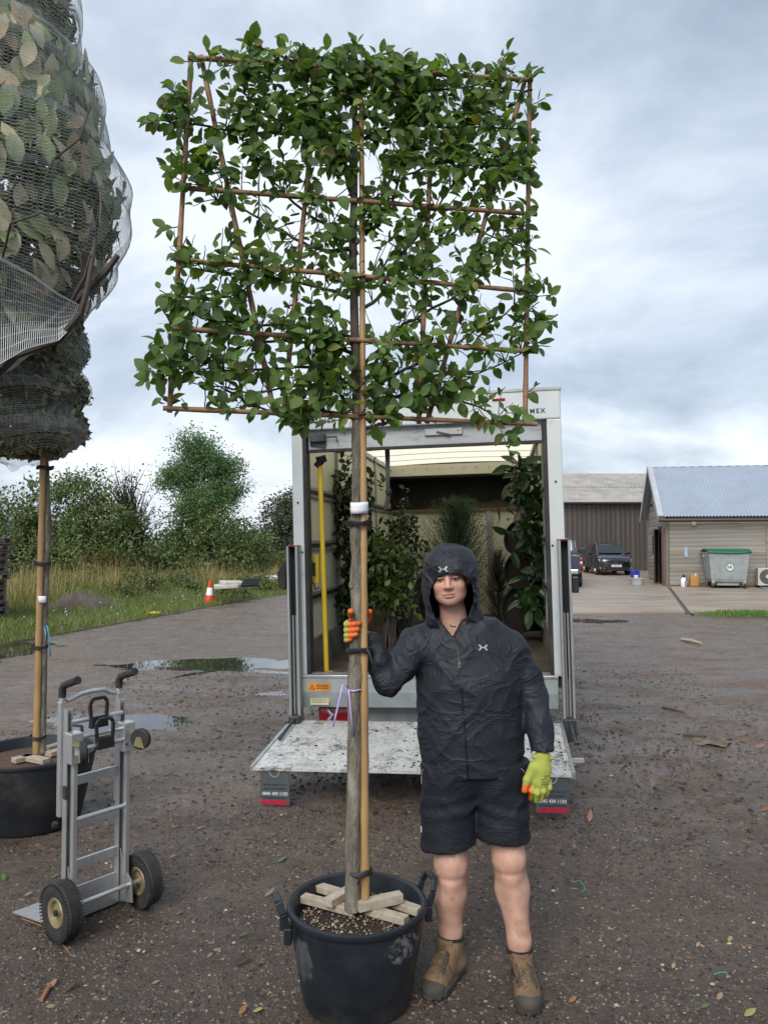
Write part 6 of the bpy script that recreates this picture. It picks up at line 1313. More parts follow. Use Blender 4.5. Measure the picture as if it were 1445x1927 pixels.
# ================================================================== hand truck
ht = thing('hand_truck', 'aluminium convertible hand truck with pneumatic tyres standing in the mud', 'hand truck', (-1.325, 3.66, 0), (0, 0, R(50.6)))
A_ = MT['alu_bright']
GOLD = mat('brass_plate', (.3, .25, .14), (.22, .18, .1), rough=.5, metal=.35, scale=10)
for s in (-1, 1):
    Mw = Matrix.Translation((s * .205, -.02, .128)) @ Matrix.Rotation(math.pi / 2, 4, 'Y')
    tw = MB(); prof_t = [(.062, -.026), (.085, -.034), (.11, -.036), (.124, -.03)]
    for k in range(5): z0 = -.024 + k * .0108; prof_t += [(.128, z0), (.128, z0 + .006), (.1245, z0 + .0075), (.1245, z0 + .0095)]
    prof_t += [(.124, .03), (.11, .036), (.085, .034), (.062, .026)]
    tw.lathe(prof_t, 44, Mw); wo = tw.build('wheel', MT['rubber'], ht, smooth=True)
    lug = MB()
    for k in range(52):
        a = k * 2 * math.pi / 52
        for q in (-1, 1): lug.box(Mw @ Vector((.1215 * math.cos(a), .1215 * math.sin(a), q * .034)), (.008, .006, .012), (Matrix.Rotation(math.pi / 2, 3, 'Y') @ Matrix.Rotation(a, 3, 'Z')))
    lug.build('tread_lugs', MT['rubber'], wo)['kind'] = 'stuff'
    for q in (-1, 1): MB().lathe([(.0, q * .02), (.018, q * .022), (.02, q * .014), (.045, q * .012), (.05, q * .026), (.063, q * .032), (.066, q * .027)], 24, Mw).build('rim', GOLD, wo, smooth=True)
    MB().lathe([(.0, s * .034), (.013, s * .034), (.014, s * .02)], 10, Mw).build('hub_nut', MT['steel_dark'], wo)
MB().tube([(-.2, -.02, .128), (.2, -.02, .128)], .0105, 10).build('axle', A_, ht, smooth=True)
for s in (-1, 1):
    pl_ = MB(); pl_.prism([(-.05, .05), (.055, .03), (.085, .03), (.085, .26), (.06, .28), (.03, .2), (-.04, .15)], .005, Matrix(((0, 0, 1, s * .135 - .0025), (1, 0, 0, 0), (0, 1, 0, 0), (0, 0, 0, 1)))); pl_.build('axle_bracket', A_, ht)
    # main rail, C channel
    rl = MB(); x_ = s * .135; rl.bb(x_ - .014, x_ + .014, .085, .091, .03, 1.0); rl.bb(x_ - .014, x_ - .010, .055, .085, .03, 1.0); rl.bb(x_ + .010, x_ + .014, .055, .085, .03, 1.0); rl.build('rail', A_, ht)
    # outer telescoping tube
    MB().bb(x_ - .016 + s * .012, x_ + .016 + s * .012, .094, .122, .5, 1.03).build('telescopic_tube', A_, ht, bev=.004)
    # swing frame tube in front
    MB().bar((x_ - s * .0, .012, .16), (x_ - s * .0, .012, .86), .024, .022).build('swing_leg', A_, ht, bev=.003)
    MB().bb(x_ - .03, x_ + .03, -.012, .05, .76, .9).build('caster_bracket', A_, ht, bev=.004)
    MB().tube([(x_ - s * .02, -.012, .8), (x_ - s * .02, -.018, .8)], .006, 6).build('rivet', MT['steel_dark'], ht)
    # caster
    cw = MB(); Mc = Matrix.Translation((x_ + s * .012, -.085, .83)) @ Matrix.Rotation(R(25) * s, 4, 'Z') @ Matrix.Rotation(math.pi / 2, 4, 'Y'); cw.lathe([(0, -.014), (.03, -.014), (.044, -.015), (.05, -.01), (.05, .01), (.044, .015), (.03, .014), (0, .014)], 26, Mc); co_ = cw.build('caster', MT['rubber'], ht, smooth=True)
    fk = MB(); 
    for q in (-.019, .019): fk.prism([(-.028, .03), (.03, .04), (.012, -.012), (-.012, -.012)], .003, Mc @ Matrix.Translation((0, 0, q)) @ Matrix.Rotation(-math.pi / 2, 4, 'Z') )
    fk.bar((x_ + s * .012 - .012, -.045, .855), (x_ + s * .012 + .014, -.03, .855), .045, .01); fk.build('caster_fork', GOLD, co_)
    # handle tube and rubber grip
    MB().tube([(x_ + s * .012, .108, .98), (x_ + s * .012, .108, 1.07)], .0145, 10).build('handle_tube', A_, ht, smooth=True)
    gp_ = MB(); gp_.tube([(x_ + s * .012, .108, 1.05), (x_ + s * .012, .106, 1.088), (x_ + s * .012, .09, 1.108), (x_ + s * .012, .06, 1.118), (x_ + s * .012, .03, 1.127), (x_ + s * .012, .0, 1.136), (x_ + s * .012, -.03, 1.145)], [.0175, .0175, .018, .0172, .0182, .0172, .019], 12); gp_.build('grip', MT['rubber'], ht, smooth=True)
    MB().tube([(x_ + s * .03, .108, .47), (x_ + s * .05, .108, .47)], .014, 10).build('lock_knob', MT['black_plastic'], ht, smooth=True)
    MB().box((x_ + s * .018, .06, .62), (.008, .03, .06)).build('latch', MT['steel_dark'], ht, bev=.002)
tb_ = MB(); tb_.tube([(-.125, .108, 1.03), (-.1, .108, 1.035), (-.06, .095, 1.055), (0, .09, 1.06), (.06, .095, 1.055), (.1, .108, 1.035), (.125, .108, 1.03)], .011, 10); tb_.build('top_bar', A_, ht, smooth=True)
for z_, y_, q in ((.94, .05, .011), (.87, .02, .009), (.82, .0, .011)): MB().tube([(-.13, y_, z_), (.13, y_, z_)], q, 10).build('cross_tube', A_, ht, smooth=True)
for z_ in (.66, .46, .27): MB().bb(-.121, .121, .066, .082, z_ - .022, z_ + .022).build('cross_bar', A_, ht, bev=.003)
MB().tube([(-.13, .012, .5), (.13, .012, .5)], .011, 10).build('cross_tube', A_, ht, smooth=True)
for y_, z_ in ((.04, .94), (-.015, .85)):
    hb = MB(); ho_ = [(-.04, 0), (-.044, .07), (-.03, .092), (.03, .092), (.044, .07), (.04, 0)]
    for a, b_ in zip(ho_[:-1], ho_[1:]): hb.bar((a[0], y_, z_ + a[1]), (b_[0], y_, z_ + b_[1]), .016, .014, up=(0, 1, 0))
    hb.prism([(-.045, -.045), (.045, -.045), (.04, .01), (-.04, .01)], .03, Matrix.Translation((0, y_ + .015, z_)) @ Matrix.Rotation(math.pi / 2, 4, 'X')); hb.build('carry_handle', MT['black_plastic'], ht, bev=.003)
tpz = MB(); tpz._add([(-.2, .09, .032), (.2, .09, .032), (.235, .36, .022), (-.245, .36, .022), (-.2, .09, .024), (.2, .09, .024), (.235, .36, .016), (-.245, .36, .016)], [(0, 1, 2, 3), (7, 6, 5, 4), (0, 4, 5, 1), (1, 5, 6, 2), (2, 6, 7, 3), (3, 7, 4, 0)]); tpz.bb(-.175, .175, .086, .094, .01, .16); tpz.build('toe_plate', MT['alu_bright'], ht)
MB().bb(-.146, -.116, -.0135, -.0125, .8, .85).build('sticker', MT['label'], ht)
# ================================================================== the man holding the tree (signed-distance figures, polygonised)
def surface_nets(f, org, h):
    s = f < 0; nx, ny, nz = f.shape
    cnt = np.zeros((nx - 1, ny - 1, nz - 1), np.float32); acc = np.zeros((nx - 1, ny - 1, nz - 1, 3), np.float32)
    corners = [(i, j, k) for i in (0, 1) for j in (0, 1) for k in (0, 1)]
    sl = lambda A, c: A[c[0]:nx - 1 + c[0], c[1]:ny - 1 + c[1], c[2]:nz - 1 + c[2]]
    for a in corners:
        for ax in range(3):
            if a[ax] == 1: continue
            b = list(a); b[ax] = 1; b = tuple(b)
            fa, fb = sl(f, a), sl(f, b); m = (fa < 0) != (fb < 0)
            t = np.where(m, fa / np.where(m, fa - fb, 1), 0)
            cnt += m
            for d in range(3): acc[..., d] += m * (a[d] + (t if d == ax else 0))
    act = cnt > 0; idx = np.full(act.shape, -1, np.int64); idx[act] = np.arange(act.sum())
    ii = np.argwhere(act); V = (ii + acc[act] / cnt[act][:, None]) * h + np.array(org)
    Fs = []
    for ax in range(3):
        o1, o2 = (ax + 1) % 3, (ax + 2) % 3
        a = [slice(1, -1)] * 3; a[ax] = slice(0, -1); b = [slice(1, -1)] * 3; b[ax] = slice(1, None)
        A, B = s[tuple(a)], s[tuple(b)]; m = A != B; e = np.argwhere(m); flip = A[m]
        e[:, o1] += 1; e[:, o2] += 1
        q = []
        for d1, d2 in ((-1, -1), (0, -1), (0, 0), (-1, 0)):
            c = e.copy(); c[:, o1] += d1; c[:, o2] += d2; q.append(idx[c[:, 0], c[:, 1], c[:, 2]])
        q = np.stack(q, 1); q[~flip] = q[~flip][:, ::-1]; Fs.append(q)
    F = np.concatenate(Fs); F = F[(F >= 0).all(1)]
    return V, F
def polygonise(fn, lo, hi, h):
    lo, hi = np.array(lo, float), np.array(hi, float); n = np.ceil((hi - lo) / h).astype(int) + 1
    ax = [lo[i] + h * np.arange(n[i]) for i in range(3)]; X, Y, Z = np.meshgrid(*ax, indexing='ij')
    f = fn(X.astype(np.float32), Y.astype(np.float32), Z.astype(np.float32))
    for i in range(3):
        s0 = [slice(None)] * 3; s0[i] = 0; f[tuple(s0)] = np.maximum(f[tuple(s0)], h); s0[i] = -1; f[tuple(s0)] = np.maximum(f[tuple(s0)], h)
    return surface_nets(f, lo, h)
def rc(X, Y, Z, a, b, r1, r2, sy=1.0, sx=1.0):
    """tapered capsule; sy / sx flatten the section"""
    dx, dy, dz = b[0] - a[0], (b[1] - a[1]) * sy, b[2] - a[2]; px, py, pz = X - a[0], (Y - a[1]) * sy, Z - a[2]
    if sx != 1: dx *= sx; px = px * sx
    t = np.clip((px * dx + py * dy + pz * dz) / (dx * dx + dy * dy + dz * dz + 1e-12), 0, 1)
    return np.sqrt((px - t * dx) ** 2 + (py - t * dy) ** 2 + (pz - t * dz) ** 2) - (r1 + (r2 - r1) * t)
def ell(X, Y, Z, c, r):
    k = np.sqrt(((X - c[0]) / r[0]) ** 2 + ((Y - c[1]) / r[1]) ** 2 + ((Z - c[2]) / r[2]) ** 2); return (k - 1) * min(r)
def sm(a, b, k):
    h = np.clip(.5 + .5 * (b - a) / k, 0, 1); return b + (a - b) * h - k * h * (1 - h)
def smx(a, b, k): return -sm(-a, -b, k)
def chain(X, Y, Z, pts, rad, k=.02, sy=1.0, sx=1.0):
    f = None
    for i in range(len(pts) - 1):
        g = rc(X, Y, Z, pts[i], pts[i + 1], rad[i], rad[i + 1], sy, sx); f = g if f is None else sm(f, g, k)
    return f
YP = 3.21
def J(px, py, Y=YP): return tuple(P(px, py, Y))
kp = YP / FPX
man = thing('person', 'young man in a navy hooded jacket, shorts and muddy boots gripping the trunk', 'person', (P(893, 1500, YP).x, YP, 0), world=True)
SKIN = bpy.data.materials.new('skin')
m, t, b, out, N, L = nodes('skin_tone'); SKIN = m
vc = N('ShaderNodeVertexColor'); vc.layer_name = 'Col'
c = _mix(N, L, _ramp(N, L, _noise(N, L, _pos(N, L), 35, 5), .4, .7, 0, .35), vc.outputs[0], _mix(N, L, 1.0, vc.outputs[0], (.88, .7, .66, 1), 'MULTIPLY'))
L(c, b.inputs['Base Color']); b.inputs['Roughness'].default_value = .5; b.inputs['Specular IOR Level'].default_value = .4
b.inputs['Subsurface Weight'].default_value = .12; b.inputs['Subsurface Radius'].default_value = (.012, .005, .003); b.inputs['Subsurface Scale'].default_value = 1.0
bn = N('ShaderNodeBump'); bn.inputs['Strength'].default_value = .22; bn.inputs['Distance'].default_value = .003; L(_noise(N, L, _pos(N, L), 120, 5), bn.inputs['Height']); L(bn.outputs[0], b.inputs['Normal'])
def cloth(name, c1, c2, rough, bump, bscale, spec=.4):
    m, t, b, out, N, L = nodes(name); pos = _pos(N, L)
    L(_mix(N, L, _ramp(N, L, _noise(N, L, pos, 7, 5), .35, .7), c1, c2), b.inputs['Base Color']); b.inputs['Roughness'].default_value = rough; b.inputs['Specular IOR Level'].default_value = spec
    n0 = _noise(N, L, _pos(N, L, (1, 1, 1.5), rot=(.3, .5, .4)), bscale, 3, .5, .9)
    rdg = _val(N, L, 'POWER', _ramp(N, L, _val(N, L, 'ABSOLUTE', _val(N, L, 'SUBTRACT', n0, .5), 0), 0, .16, 1, 0), 3.0)
    n3 = _noise(N, L, _pos(N, L, (1, 1, .55), rot=(-.4, .3, .2)), bscale * 2.1, 3, .5, .6)
    rd2 = _val(N, L, 'POWER', _ramp(N, L, _val(N, L, 'ABSOLUTE', _val(N, L, 'SUBTRACT', n3, .5), 0), 0, .12, 1, 0), 3.0)
    gate = _ramp(N, L, _noise(N, L, pos, 4.5, 2), .42, .62)
    n1 = _val(N, L, 'ADD', _val(N, L, 'MULTIPLY', rdg, .55), _val(N, L, 'MULTIPLY', _val(N, L, 'MULTIPLY', rd2, gate), .35)); n2 = _noise(N, L, pos, 260, 2)
    bn = N('ShaderNodeBump'); bn.inputs['Strength'].default_value = bump; bn.inputs['Distance'].default_value = .02; L(_val(N, L, 'ADD', n1, _val(N, L, 'MULTIPLY', n2, .012)), bn.inputs['Height']); L(bn.outputs[0], b.inputs['Normal'])
    return m
JK = cloth('navy_shell_fabric', (.012, .0145, .0215), (.0145, .0175, .026), .62, .36, 6, .35)
JKI = cloth('hood_lining', (.008, .0095, .014), (.008, .0095, .014), .8, .3, 9, .2)
SH = cloth('black_shorts_fabric', (.0095, .011, .017), (.012, .014, .021), .65, .2, 8, .3)
SOCK = mat('black_sock', (.012, .012, .014), rough=.95)
GY = mat('glove_knit', (.36, .4, .07), (.29, .33, .06), rough=.9, scale=30, bump=.35, bscale=240, bdist=.001, dirt=(.2, .21, .07), dscale=10, dlo=.55, dhi=.8)
GO = mat('glove_latex', (.62, .125, .012), (.52, .1, .012), rough=.55, scale=25, bump=.3, bscale=90, bdist=.002)
BT = mat('boot_nubuck', (.19, .12, .065), (.12, .075, .042), rough=.85, scale=14, bump=.4, bscale=60, bdist=.003, dirt=(.06, .045, .034), dscale=9, dlo=.5, dhi=.7)
BS = mat('boot_sole', (.04, .037, .033), (.065, .056, .046), rough=.85, scale=14, bump=.4, bscale=40, bdist=.003)
BF_ = mat('boot_facing', (.075, .055, .04), (.05, .036, .028), rough=.85, scale=20)
LACE = mat('boot_lace', (.2, .14, .08), (.07, .05, .035), rough=.9, scale=120)
def put(name, VF, mats, parent=man, mi=None, col=None):
    V, F = VF; me = fastmesh(name, V, F, mats, smooth=True, mi=mi)
    if col is not None:
        a = me.color_attributes.new('Col', 'FLOAT_COLOR', 'POINT'); a.data.foreach_set('color', np.concatenate([col, np.ones((len(col), 1))], 1).astype(np.float32).ravel())
    return addobj(name, me, parent)
# ---- joints
HD = Vector(J(845, 1089, 3.185)); NECK = J(858, 1172, 3.235)
SR, ER, WR = J(781, 1213, 3.21), J(728, 1283, 3.115), J(697, 1206, 3.115)
SL, EL, WL = J(962, 1224, 3.23), J(1004, 1318, 3.21), J(1021, 1412, 3.13)
HIPL, HIPR = J(847, 1440, 3.225), J(940, 1442, 3.22)
KL, AL = J(848, 1632, 3.2), J(848, 1772, 3.235); KR, AR = J(957, 1622, 3.195), J(977, 1790, 3.17)
# ---- head and neck
Hrot = (Matrix.Rotation(R(-9), 3, 'Z') @ Matrix.Rotation(R(-5), 3, 'Y') @ Matrix.Rotation(R(2), 3, 'X'))
Hinv = np.array(Hrot.transposed())
def to_head(X, Y, Z):
    x, y, z = X - HD.x, Y - HD.y, Z - HD.z
    return (Hinv[0, 0] * x + Hinv[0, 1] * y + Hinv[0, 2] * z, Hinv[1, 0] * x + Hinv[1, 1] * y + Hinv[1, 2] * z, Hinv[2, 0] * x + Hinv[2, 1] * y + Hinv[2, 2] * z)
def head_sdf(X, Y, Z):
    x, y, z = to_head(X, Y, Z); ax = np.abs(x)
    f = ell(x, y, z, (0, .018, .035), (.074, .092, .09))                       # skull
    f = sm(f, ell(x, y, z, (0, -.014, -.022), (.0645, .075, .081)), .03)        # face
    f = sm(f, ell(x, y, z, (0, -.052, -.084), (.03, .03, .024)), .03)       # chin
    f = sm(f, ell(ax, y, z, (.043, -.004, -.06), (.02, .04, .028)), .028)          # jaw
    f = sm(f, ell(ax, y, z, (.041, -.055, -.022), (.02, .016, .018)), .022)     # cheek
    f = sm(f, ell(ax, y, z, (.026, -.078, .027), (.026, .012, .008)), .014)     # brow
    f = smx(f, -ell(ax, y, z, (.031, -.101, .006), (.018, .021, .0115)), .022)  # sockets
    f = sm(f, rc(x, y, z, (0, -.083, .016), (0, -.104, -.024), .0085, .0115), .012)   # nose
    f = sm(f, ell(ax, y, z, (.0125, -.094, -.028), (.0085, .011, .0075)), .006)        # nostril wings
    f = smx(f, -ell(ax, y, z, (.007, -.104, -.0365), (.0035, .006, .003)), .003)
    zm = z - 2.2 * x * x - .04 * x
    f = sm(f, ell(x, y, zm, (0, -.0848, -.0545), (.02, .0088, .0047)), .006)            # upper lip
    f = sm(f, ell(x, y, zm, (0, -.084, -.065), (.0178, .0102, .0058)), .006)            # lower lip
    f = smx(f, -ell(x, y, zm, (0, -.096, -.0592), (.027, .008, .0014)), .002)           # mouth line
    f = sm(f, ell(ax, y, z, (.0315, -.083, .0118), (.0165, .0092, .0046)), .006)      # upper lids
    f = sm(f, ell(ax, y, z, (.078, .012, -.002), (.009, .02, .032)), .008)             # ears
    n = rc(X, Y, Z, (HD.x + .006, HD.y + .04, HD.z - .05), (NECK[0] + .002, NECK[1] + .012, NECK[2] - .06), .05, .062)
    return sm(f, n, .012)
hv = polygonise(head_sdf, (HD.x - .13, HD.y - .14, HD.z - .3), (HD.x + .13, HD.y + .14, HD.z + .14), .0026)
def headcol(V):
    x, y, z = to_head(V[:, 0], V[:, 1], V[:, 2]); ax = np.abs(x)
    base = np.array([.53, .315, .235]); col = np.tile(base, (len(V), 1))
    def blend(w, c): 
        nonlocal col
        w = np.clip(w, 0, 1)[:, None]; col = col * (1 - w) + np.array(c) * w
    blend(.35 * np.exp(-(((ax - .042) / .022) ** 2 + ((z + .03) / .025) ** 2)) * (y < -.02), (.52, .2, .15))
    blend(.45 * np.exp(-((ax / .014) ** 2 + ((z + .02) / .02) ** 2)) * (y < -.06), (.52, .22, .16))
    blend(.2 * ((z < -.04) & (y < .0)) * np.exp(-((z + .085) / .04) ** 2), (.34, .21, .16))
    zm = z - 2.2 * x * x - .04 * x
    lip = ((ax / .0225) ** 2 + ((zm + .0597) / (.0098 - .003 * (ax / .0225) ** 2)) ** 2) < 1
    blend(.75 * (lip & (y < -.06)), (.42, .16, .135))
    blend(.7 * ((np.abs(zm + .0592) < .0016) & (ax < .025) & (y < -.06)), (.16, .06, .05))
    brow = (np.abs(z - (.0235 + .004 * np.sin((ax - .012) * 70))) < .0042) & (ax > .013) & (ax < .05) & (y < -.04); blend(.85 * brow, (.1, .06, .04))
    blend(1.0 * ((y > -.03 + .25 * np.clip(z - .02, 0, 1)) & (z > .05)), (.09, .055, .035)); blend(.9 * ((z > .062)), (.09, .055, .035))
    return col
# ---- legs and hidden torso / arms
def legs_sdf(X, Y, Z):
    def leg(h, k, a, dx):
        cf = (k[0] + (a[0] - k[0]) * .38 + dx * .004, k[1] + .022, k[2] + (a[2] - k[2]) * .36); th = (h[0] + (k[0] - h[0]) * .55, h[1], h[2] + (k[2] - h[2]) * .55)
        f = chain(X, Y, Z, [h, th, (k[0], k[1], k[2] + .03)], [.085, .074, .066], .03)
        f = sm(f, chain(X, Y, Z, [k, cf, (a[0], a[1], a[2] + .045), (a[0], a[1] + .005, a[2] - .05)], [.064, .0655, .043, .042], .03), .03)
        f = sm(f, ell(X, Y, Z, (k[0], k[1] - .034, k[2] + .012), (.034, .026, .04)), .04)
        f = sm(f, ell(X, Y, Z, (cf[0] + dx * .022, cf[1] + .02, cf[2] + .01), (.034, .04, .085)), .03)
        f = sm(f, rc(X, Y, Z, (k[0], k[1] - .03, k[2] - .05), (a[0], a[1] - .02, a[2] + .1), .03, .022), .03)
        f = sm(f, ell(X, Y, Z, (k[0] + dx * .006, k[1] - .045, k[2] - .052), (.015, .016, .022)), .02) + .0035 * np.exp(-(((X - k[0]) / .05) ** 2 + ((Z - k[2] + .028) / .01) ** 2)) * (Y < k[1]) + .003 * np.exp(-(((np.abs(X - k[0]) - .032) / .01) ** 2 + ((Z - k[2] - .01) / .03) ** 2)) * (Y < k[1])
        return f
    return np.minimum(leg(HIPL, KL, AL, -1), leg(HIPR, KR, AR, 1))
lv = polygonise(legs_sdf, (HIPL[0] - .16, YP - .22, .09), (HIPR[0] + .19, YP + .2, .75), .0065)
def core_sdf(X, Y, Z):
    f = rc(X, Y, Z, J(893, 1440, 3.23), J(880, 1240, 3.24), .15, .15, 1.5)
    f = sm(f, chain(X, Y, Z, [SR, ER, WR], [.042, .035, .026], .02), .02); f = sm(f, chain(X, Y, Z, [SL, EL, WL], [.042, .035, .026], .02), .02)
    f = sm(f, rc(X, Y, Z, HIPL, (KL[0], KL[1], KL[2] + .15), .075, .065), .03); f = sm(f, rc(X, Y, Z, HIPR, (KR[0], KR[1], KR[2] + .15), .075, .065), .03)
    return sm(f, rc(X, Y, Z, NECK, J(866, 1230, 3.24), .045, .055), .02)
cv = polygonise(core_sdf, (-.2, 2.9, .45), (.85, 3.5, 1.52), .012)
Vb = [hv[0], lv[0], cv[0]]; off = np.cumsum([0] + [len(q) for q in Vb]); Fb = np.concatenate([hv[1], lv[1] + off[1], cv[1] + off[2]])
lc = np.tile([.52, .32, .24], (len(lv[0]), 1)); mot = fbm(lv[0][:, 0] * 30, lv[0][:, 1] * 30, lv[0][:, 2] * 30, 3)[:, None]; lc = lc * (1 + mot * np.array([.35, .6, .7])); kn = np.exp(-((lv[0][:, 2] - KL[2]) / .05) ** 2)[:, None] * .4; lc = lc * (1 - kn) + np.array([.46, .24, .18]) * kn
smud = (fbm(lv[0][:, 0] * 22, lv[0][:, 1] * 22, lv[0][:, 2] * 16, 4) > .13)[:, None] * .35; lc = lc * (1 - smud) + np.array([.24, .15, .11]) * smud
body = put('body', (np.concatenate(Vb), Fb), [SKIN], col=np.concatenate([headcol(hv[0]), lc, np.tile([.47, .28, .2], (len(cv[0]), 1))]))
# eyes
EYE = mat('eye_white', (.38, .35, .33), rough=.3); IRIS = mat('iris', (.03, .04, .045), rough=.15); PUP = MT['black']
for s in (-1, 1):
    q = MB(); q.lathe([(.0112 * math.sin(a * math.pi / 12), -.0112 * math.cos(a * math.pi / 12)) for a in range(13)], 18)
    e_ = q.build('eye', EYE, man, smooth=True); Mh = Hrot.to_4x4(); e_.matrix_basis = Matrix.Translation(HD) @ Mh @ Matrix.Translation((s * .031, -.0735, .0045))
    q = MB(); q.lathe([(0, .0118), (.003, .0115), (.0053, .0103)], 14, Matrix.Rotation(math.pi / 2, 4, 'X')); i_ = q.build('iris', IRIS, e_, smooth=True)
    q = MB(); q.lathe([(0, .0121), (.0022, .0119)], 10, Matrix.Rotation(math.pi / 2, 4, 'X')); q.build('pupil', PUP, e_, smooth=True)
# ---- jacket
HEMZ = J(890, 1452)[2]
def folds(X, Y, Z, amp):
    n = fbm(X * 5 + Z * 2.5, Y * 5, Z * 5 - X * 3, 2); r1 = 1 - np.abs(fbm(X * 6 - Z * 5, Y * 4, Z * 4.5 + X * 4, 2)) * 7
    return amp * (n * 1.6 + .75 * np.clip(r1, 0, 1) ** 3)
def jacket_sdf(X, Y, Z):
    f = chain(X, Y, Z, [J(889, 1428, 3.23), J(886, 1370, 3.23), J(884, 1290, 3.23), J(880, 1238, 3.235)], [.207, .208, .212, .196], .05, 1.42)
    f = sm(f, rc(X, Y, Z, J(806, 1222, 3.235), J(946, 1229, 3.24), .083, .083, 1.05), .06)
    f = sm(f, rc(X, Y, Z, J(838, 1186, 3.25), J(892, 1188, 3.25), .07, .07, 1.05), .07)
    f = sm(f, rc(X, Y, Z, J(820, 1204, 3.245), SR, .058, .062), .05); f = sm(f, rc(X, Y, Z, J(930, 1206, 3.245), SL, .055, .06), .05)
    ar = chain(X, Y, Z, [SR, (SR[0] * .5 + ER[0] * .5, SR[1] * .5 + ER[1] * .5 - .005, SR[2] * .5 + ER[2] * .5 - .01), ER, (ER[0] * .5 + WR[0] * .5, ER[1] * .5 + WR[1] * .5, ER[2] * .5 + WR[2] * .5), WR], [.064, .06, .053, .045, .036], .025)
    al = chain(X, Y, Z, [SL, (SL[0] * .5 + EL[0] * .5 + .012, SL[1], SL[2] * .5 + EL[2] * .5), EL, (EL[0] * .5 + WL[0] * .5, EL[1] * .5 + WL[1] * .5, EL[2] * .5 + WL[2] * .5), WL], [.062, .06, .054, .049, .042], .025)
    # creases round elbows and sleeves
    cw_ = fbm(X * 9, Y * 9, Z * 9 + 4, 2)
    cr = lambda c, q: np.sin((Z - c[2]) * 95 + (X - c[0]) * 70 + 22 * cw_) * .0032 * np.clip(.3 + 3 * cw_, 0, 1.2) * np.exp(-((X - c[0]) ** 2 + (Y - c[1]) ** 2 + (Z - c[2]) ** 2) / q ** 2)
    ar = ar + cr(ER, .1) - .004 * np.sin((Z + X * .8) * 75) * np.exp(-((X - SR[0] + .03) ** 2 + (Z - SR[2] + .04) ** 2) / .006)
    al = al + cr(EL, .12) + cr(WL, .1) * 1.3
    f = sm(f, ar, .03); f = sm(f, al, .022)
    dg = Z * .8 + (X - .35) * .9
    f = f - folds(X, Y, Z, .010) - .0035 * np.clip(np.sin(dg * 42 + 9 * fbm(X * 5, Y * 5, Z * 5, 2)), 0, 1) ** 3 * np.clip((J(880, 1420)[2] - Z) / -.12, 0, 1)
    hz = HEMZ + .012 * np.sin((X - .37) * 9) + .006 * np.sin(X * 40)
    tors = (X > J(783, 1400)[0] - .05) & (X < J(990, 1400)[0] + .005 + .0 * Z) & (Z < WL[2] + .03) & (Y > WL[1] + .0 * X)
    f = np.maximum(f, hz - Z - np.where(X > J(990, 1400)[0] + .01, 1.0, 0))
    f = np.maximum(f, (WL[2] + .002) - Z - np.where(X < J(990, 1400)[0] + .012, 1.0, 0))     # cuff end
    f = np.maximum(f, -(Y - WR[1] + .0) * 0 - 1)
    tip = J(855, 1203, 3.1)                                                            # open collar
    w = np.abs(X - (tip[0] - (Z - tip[2]) * .12)) - np.clip((Z - tip[2]) * .66, -.05, .07)
    f = smx(f, -np.maximum(w, Y - 3.235), .006)
    return f
jv = polygonise(jacket_sdf, (P(655, 1200, 3.1).x, 2.98, HEMZ - .05), (P(1068, 1300, YP).x, 3.46, J(850, 1165)[2]), .0062)
jacket = put('jacket', jv, [JK])
BVJ = BVHTree.FromPolygons([Vector(q) for q in jv[0]], [tuple(int(i) for i in q) for q in jv[1]])
# ---- hood
HC = J(847, 1098, 3.225)
def hood_out(X, Y, Z):
    u_, v_, w_ = np.abs(X - HC[0]) / .11, np.abs(Y - HC[1]) / .142, np.abs(Z - HC[2] - .008) / .15
    f = ((u_ ** 2.6 + v_ ** 2.4 + w_ ** 2.6) ** (1 / 2.5) - 1) * .11
    f = sm(f, ell(X, Y, Z, (HC[0] - .004, HC[1] - .035, HC[2] + .055), (.098, .1, .075)), .03)
    f = sm(f, rc(X, Y, Z, (HC[0], HC[1] + .01, HC[2] - .04), (HC[0] + .018, HC[1] + .015, HC[2] - .165), .108, .098), .03)
    f = sm(f, rc(X, Y, Z, (HC[0] - .06, HC[1] - .02, HC[2] - .15), (HC[0] + .09, HC[1] - .02, HC[2] - .15), .045, .045), .04)
    f = f - .006 * np.clip(1 - np.abs(fbm(X * 11 + Z * 6, Y * 7, Z * 9 - X * 7, 2)) * 7, 0, 1) ** 2 - .022 * fbm(X * 10, Y * 8, Z * 11, 2) - .004 * np.clip(np.sin((Z - HC[2]) * 60 + (X - HC[0]) * 45 + 14 * fbm(X * 8, Y * 8, Z * 8 + 3, 2)), 0, 1) ** 3
    return f
def hood_sdf(X, Y, Z):
    o_ = hood_out(X, Y, Z); f = np.maximum(o_, -(o_ + .008))
    x, z = X - (HC[0] - .002), Z - (HC[2] - .07)
    zz_ = np.where(z > 0, z / .116, z / .16); xx_ = x / (.088 - .03 * np.clip(-z / .1, 0, 1))
    op = (np.sqrt(np.abs(xx_) ** 2.6 + np.abs(zz_) ** 2.6) - 1) * .08
    f = smx(f, -np.maximum(op, Y - (HC[1] - .005)), .004)
    rim = np.maximum(np.abs(op) - .006, Y - (HC[1] - .02)); 
    return f
hov = polygonise(hood_sdf, (HC[0] - .19, HC[1] - .22, HC[2] - .25), (HC[0] + .19, HC[1] + .2, HC[2] + .2), .0036)
cen = hov[0][hov[1]].mean(1); ov = hood_out(cen[:, 0], cen[:, 1], cen[:, 2])
hood = put('hood', hov, [JK, JKI], mi=(ov < -.005).astype(int))
BVH_ = BVHTree.FromPolygons([Vector(q) for q in hov[0]], [tuple(int(i) for i in q) for q in hov[1]])
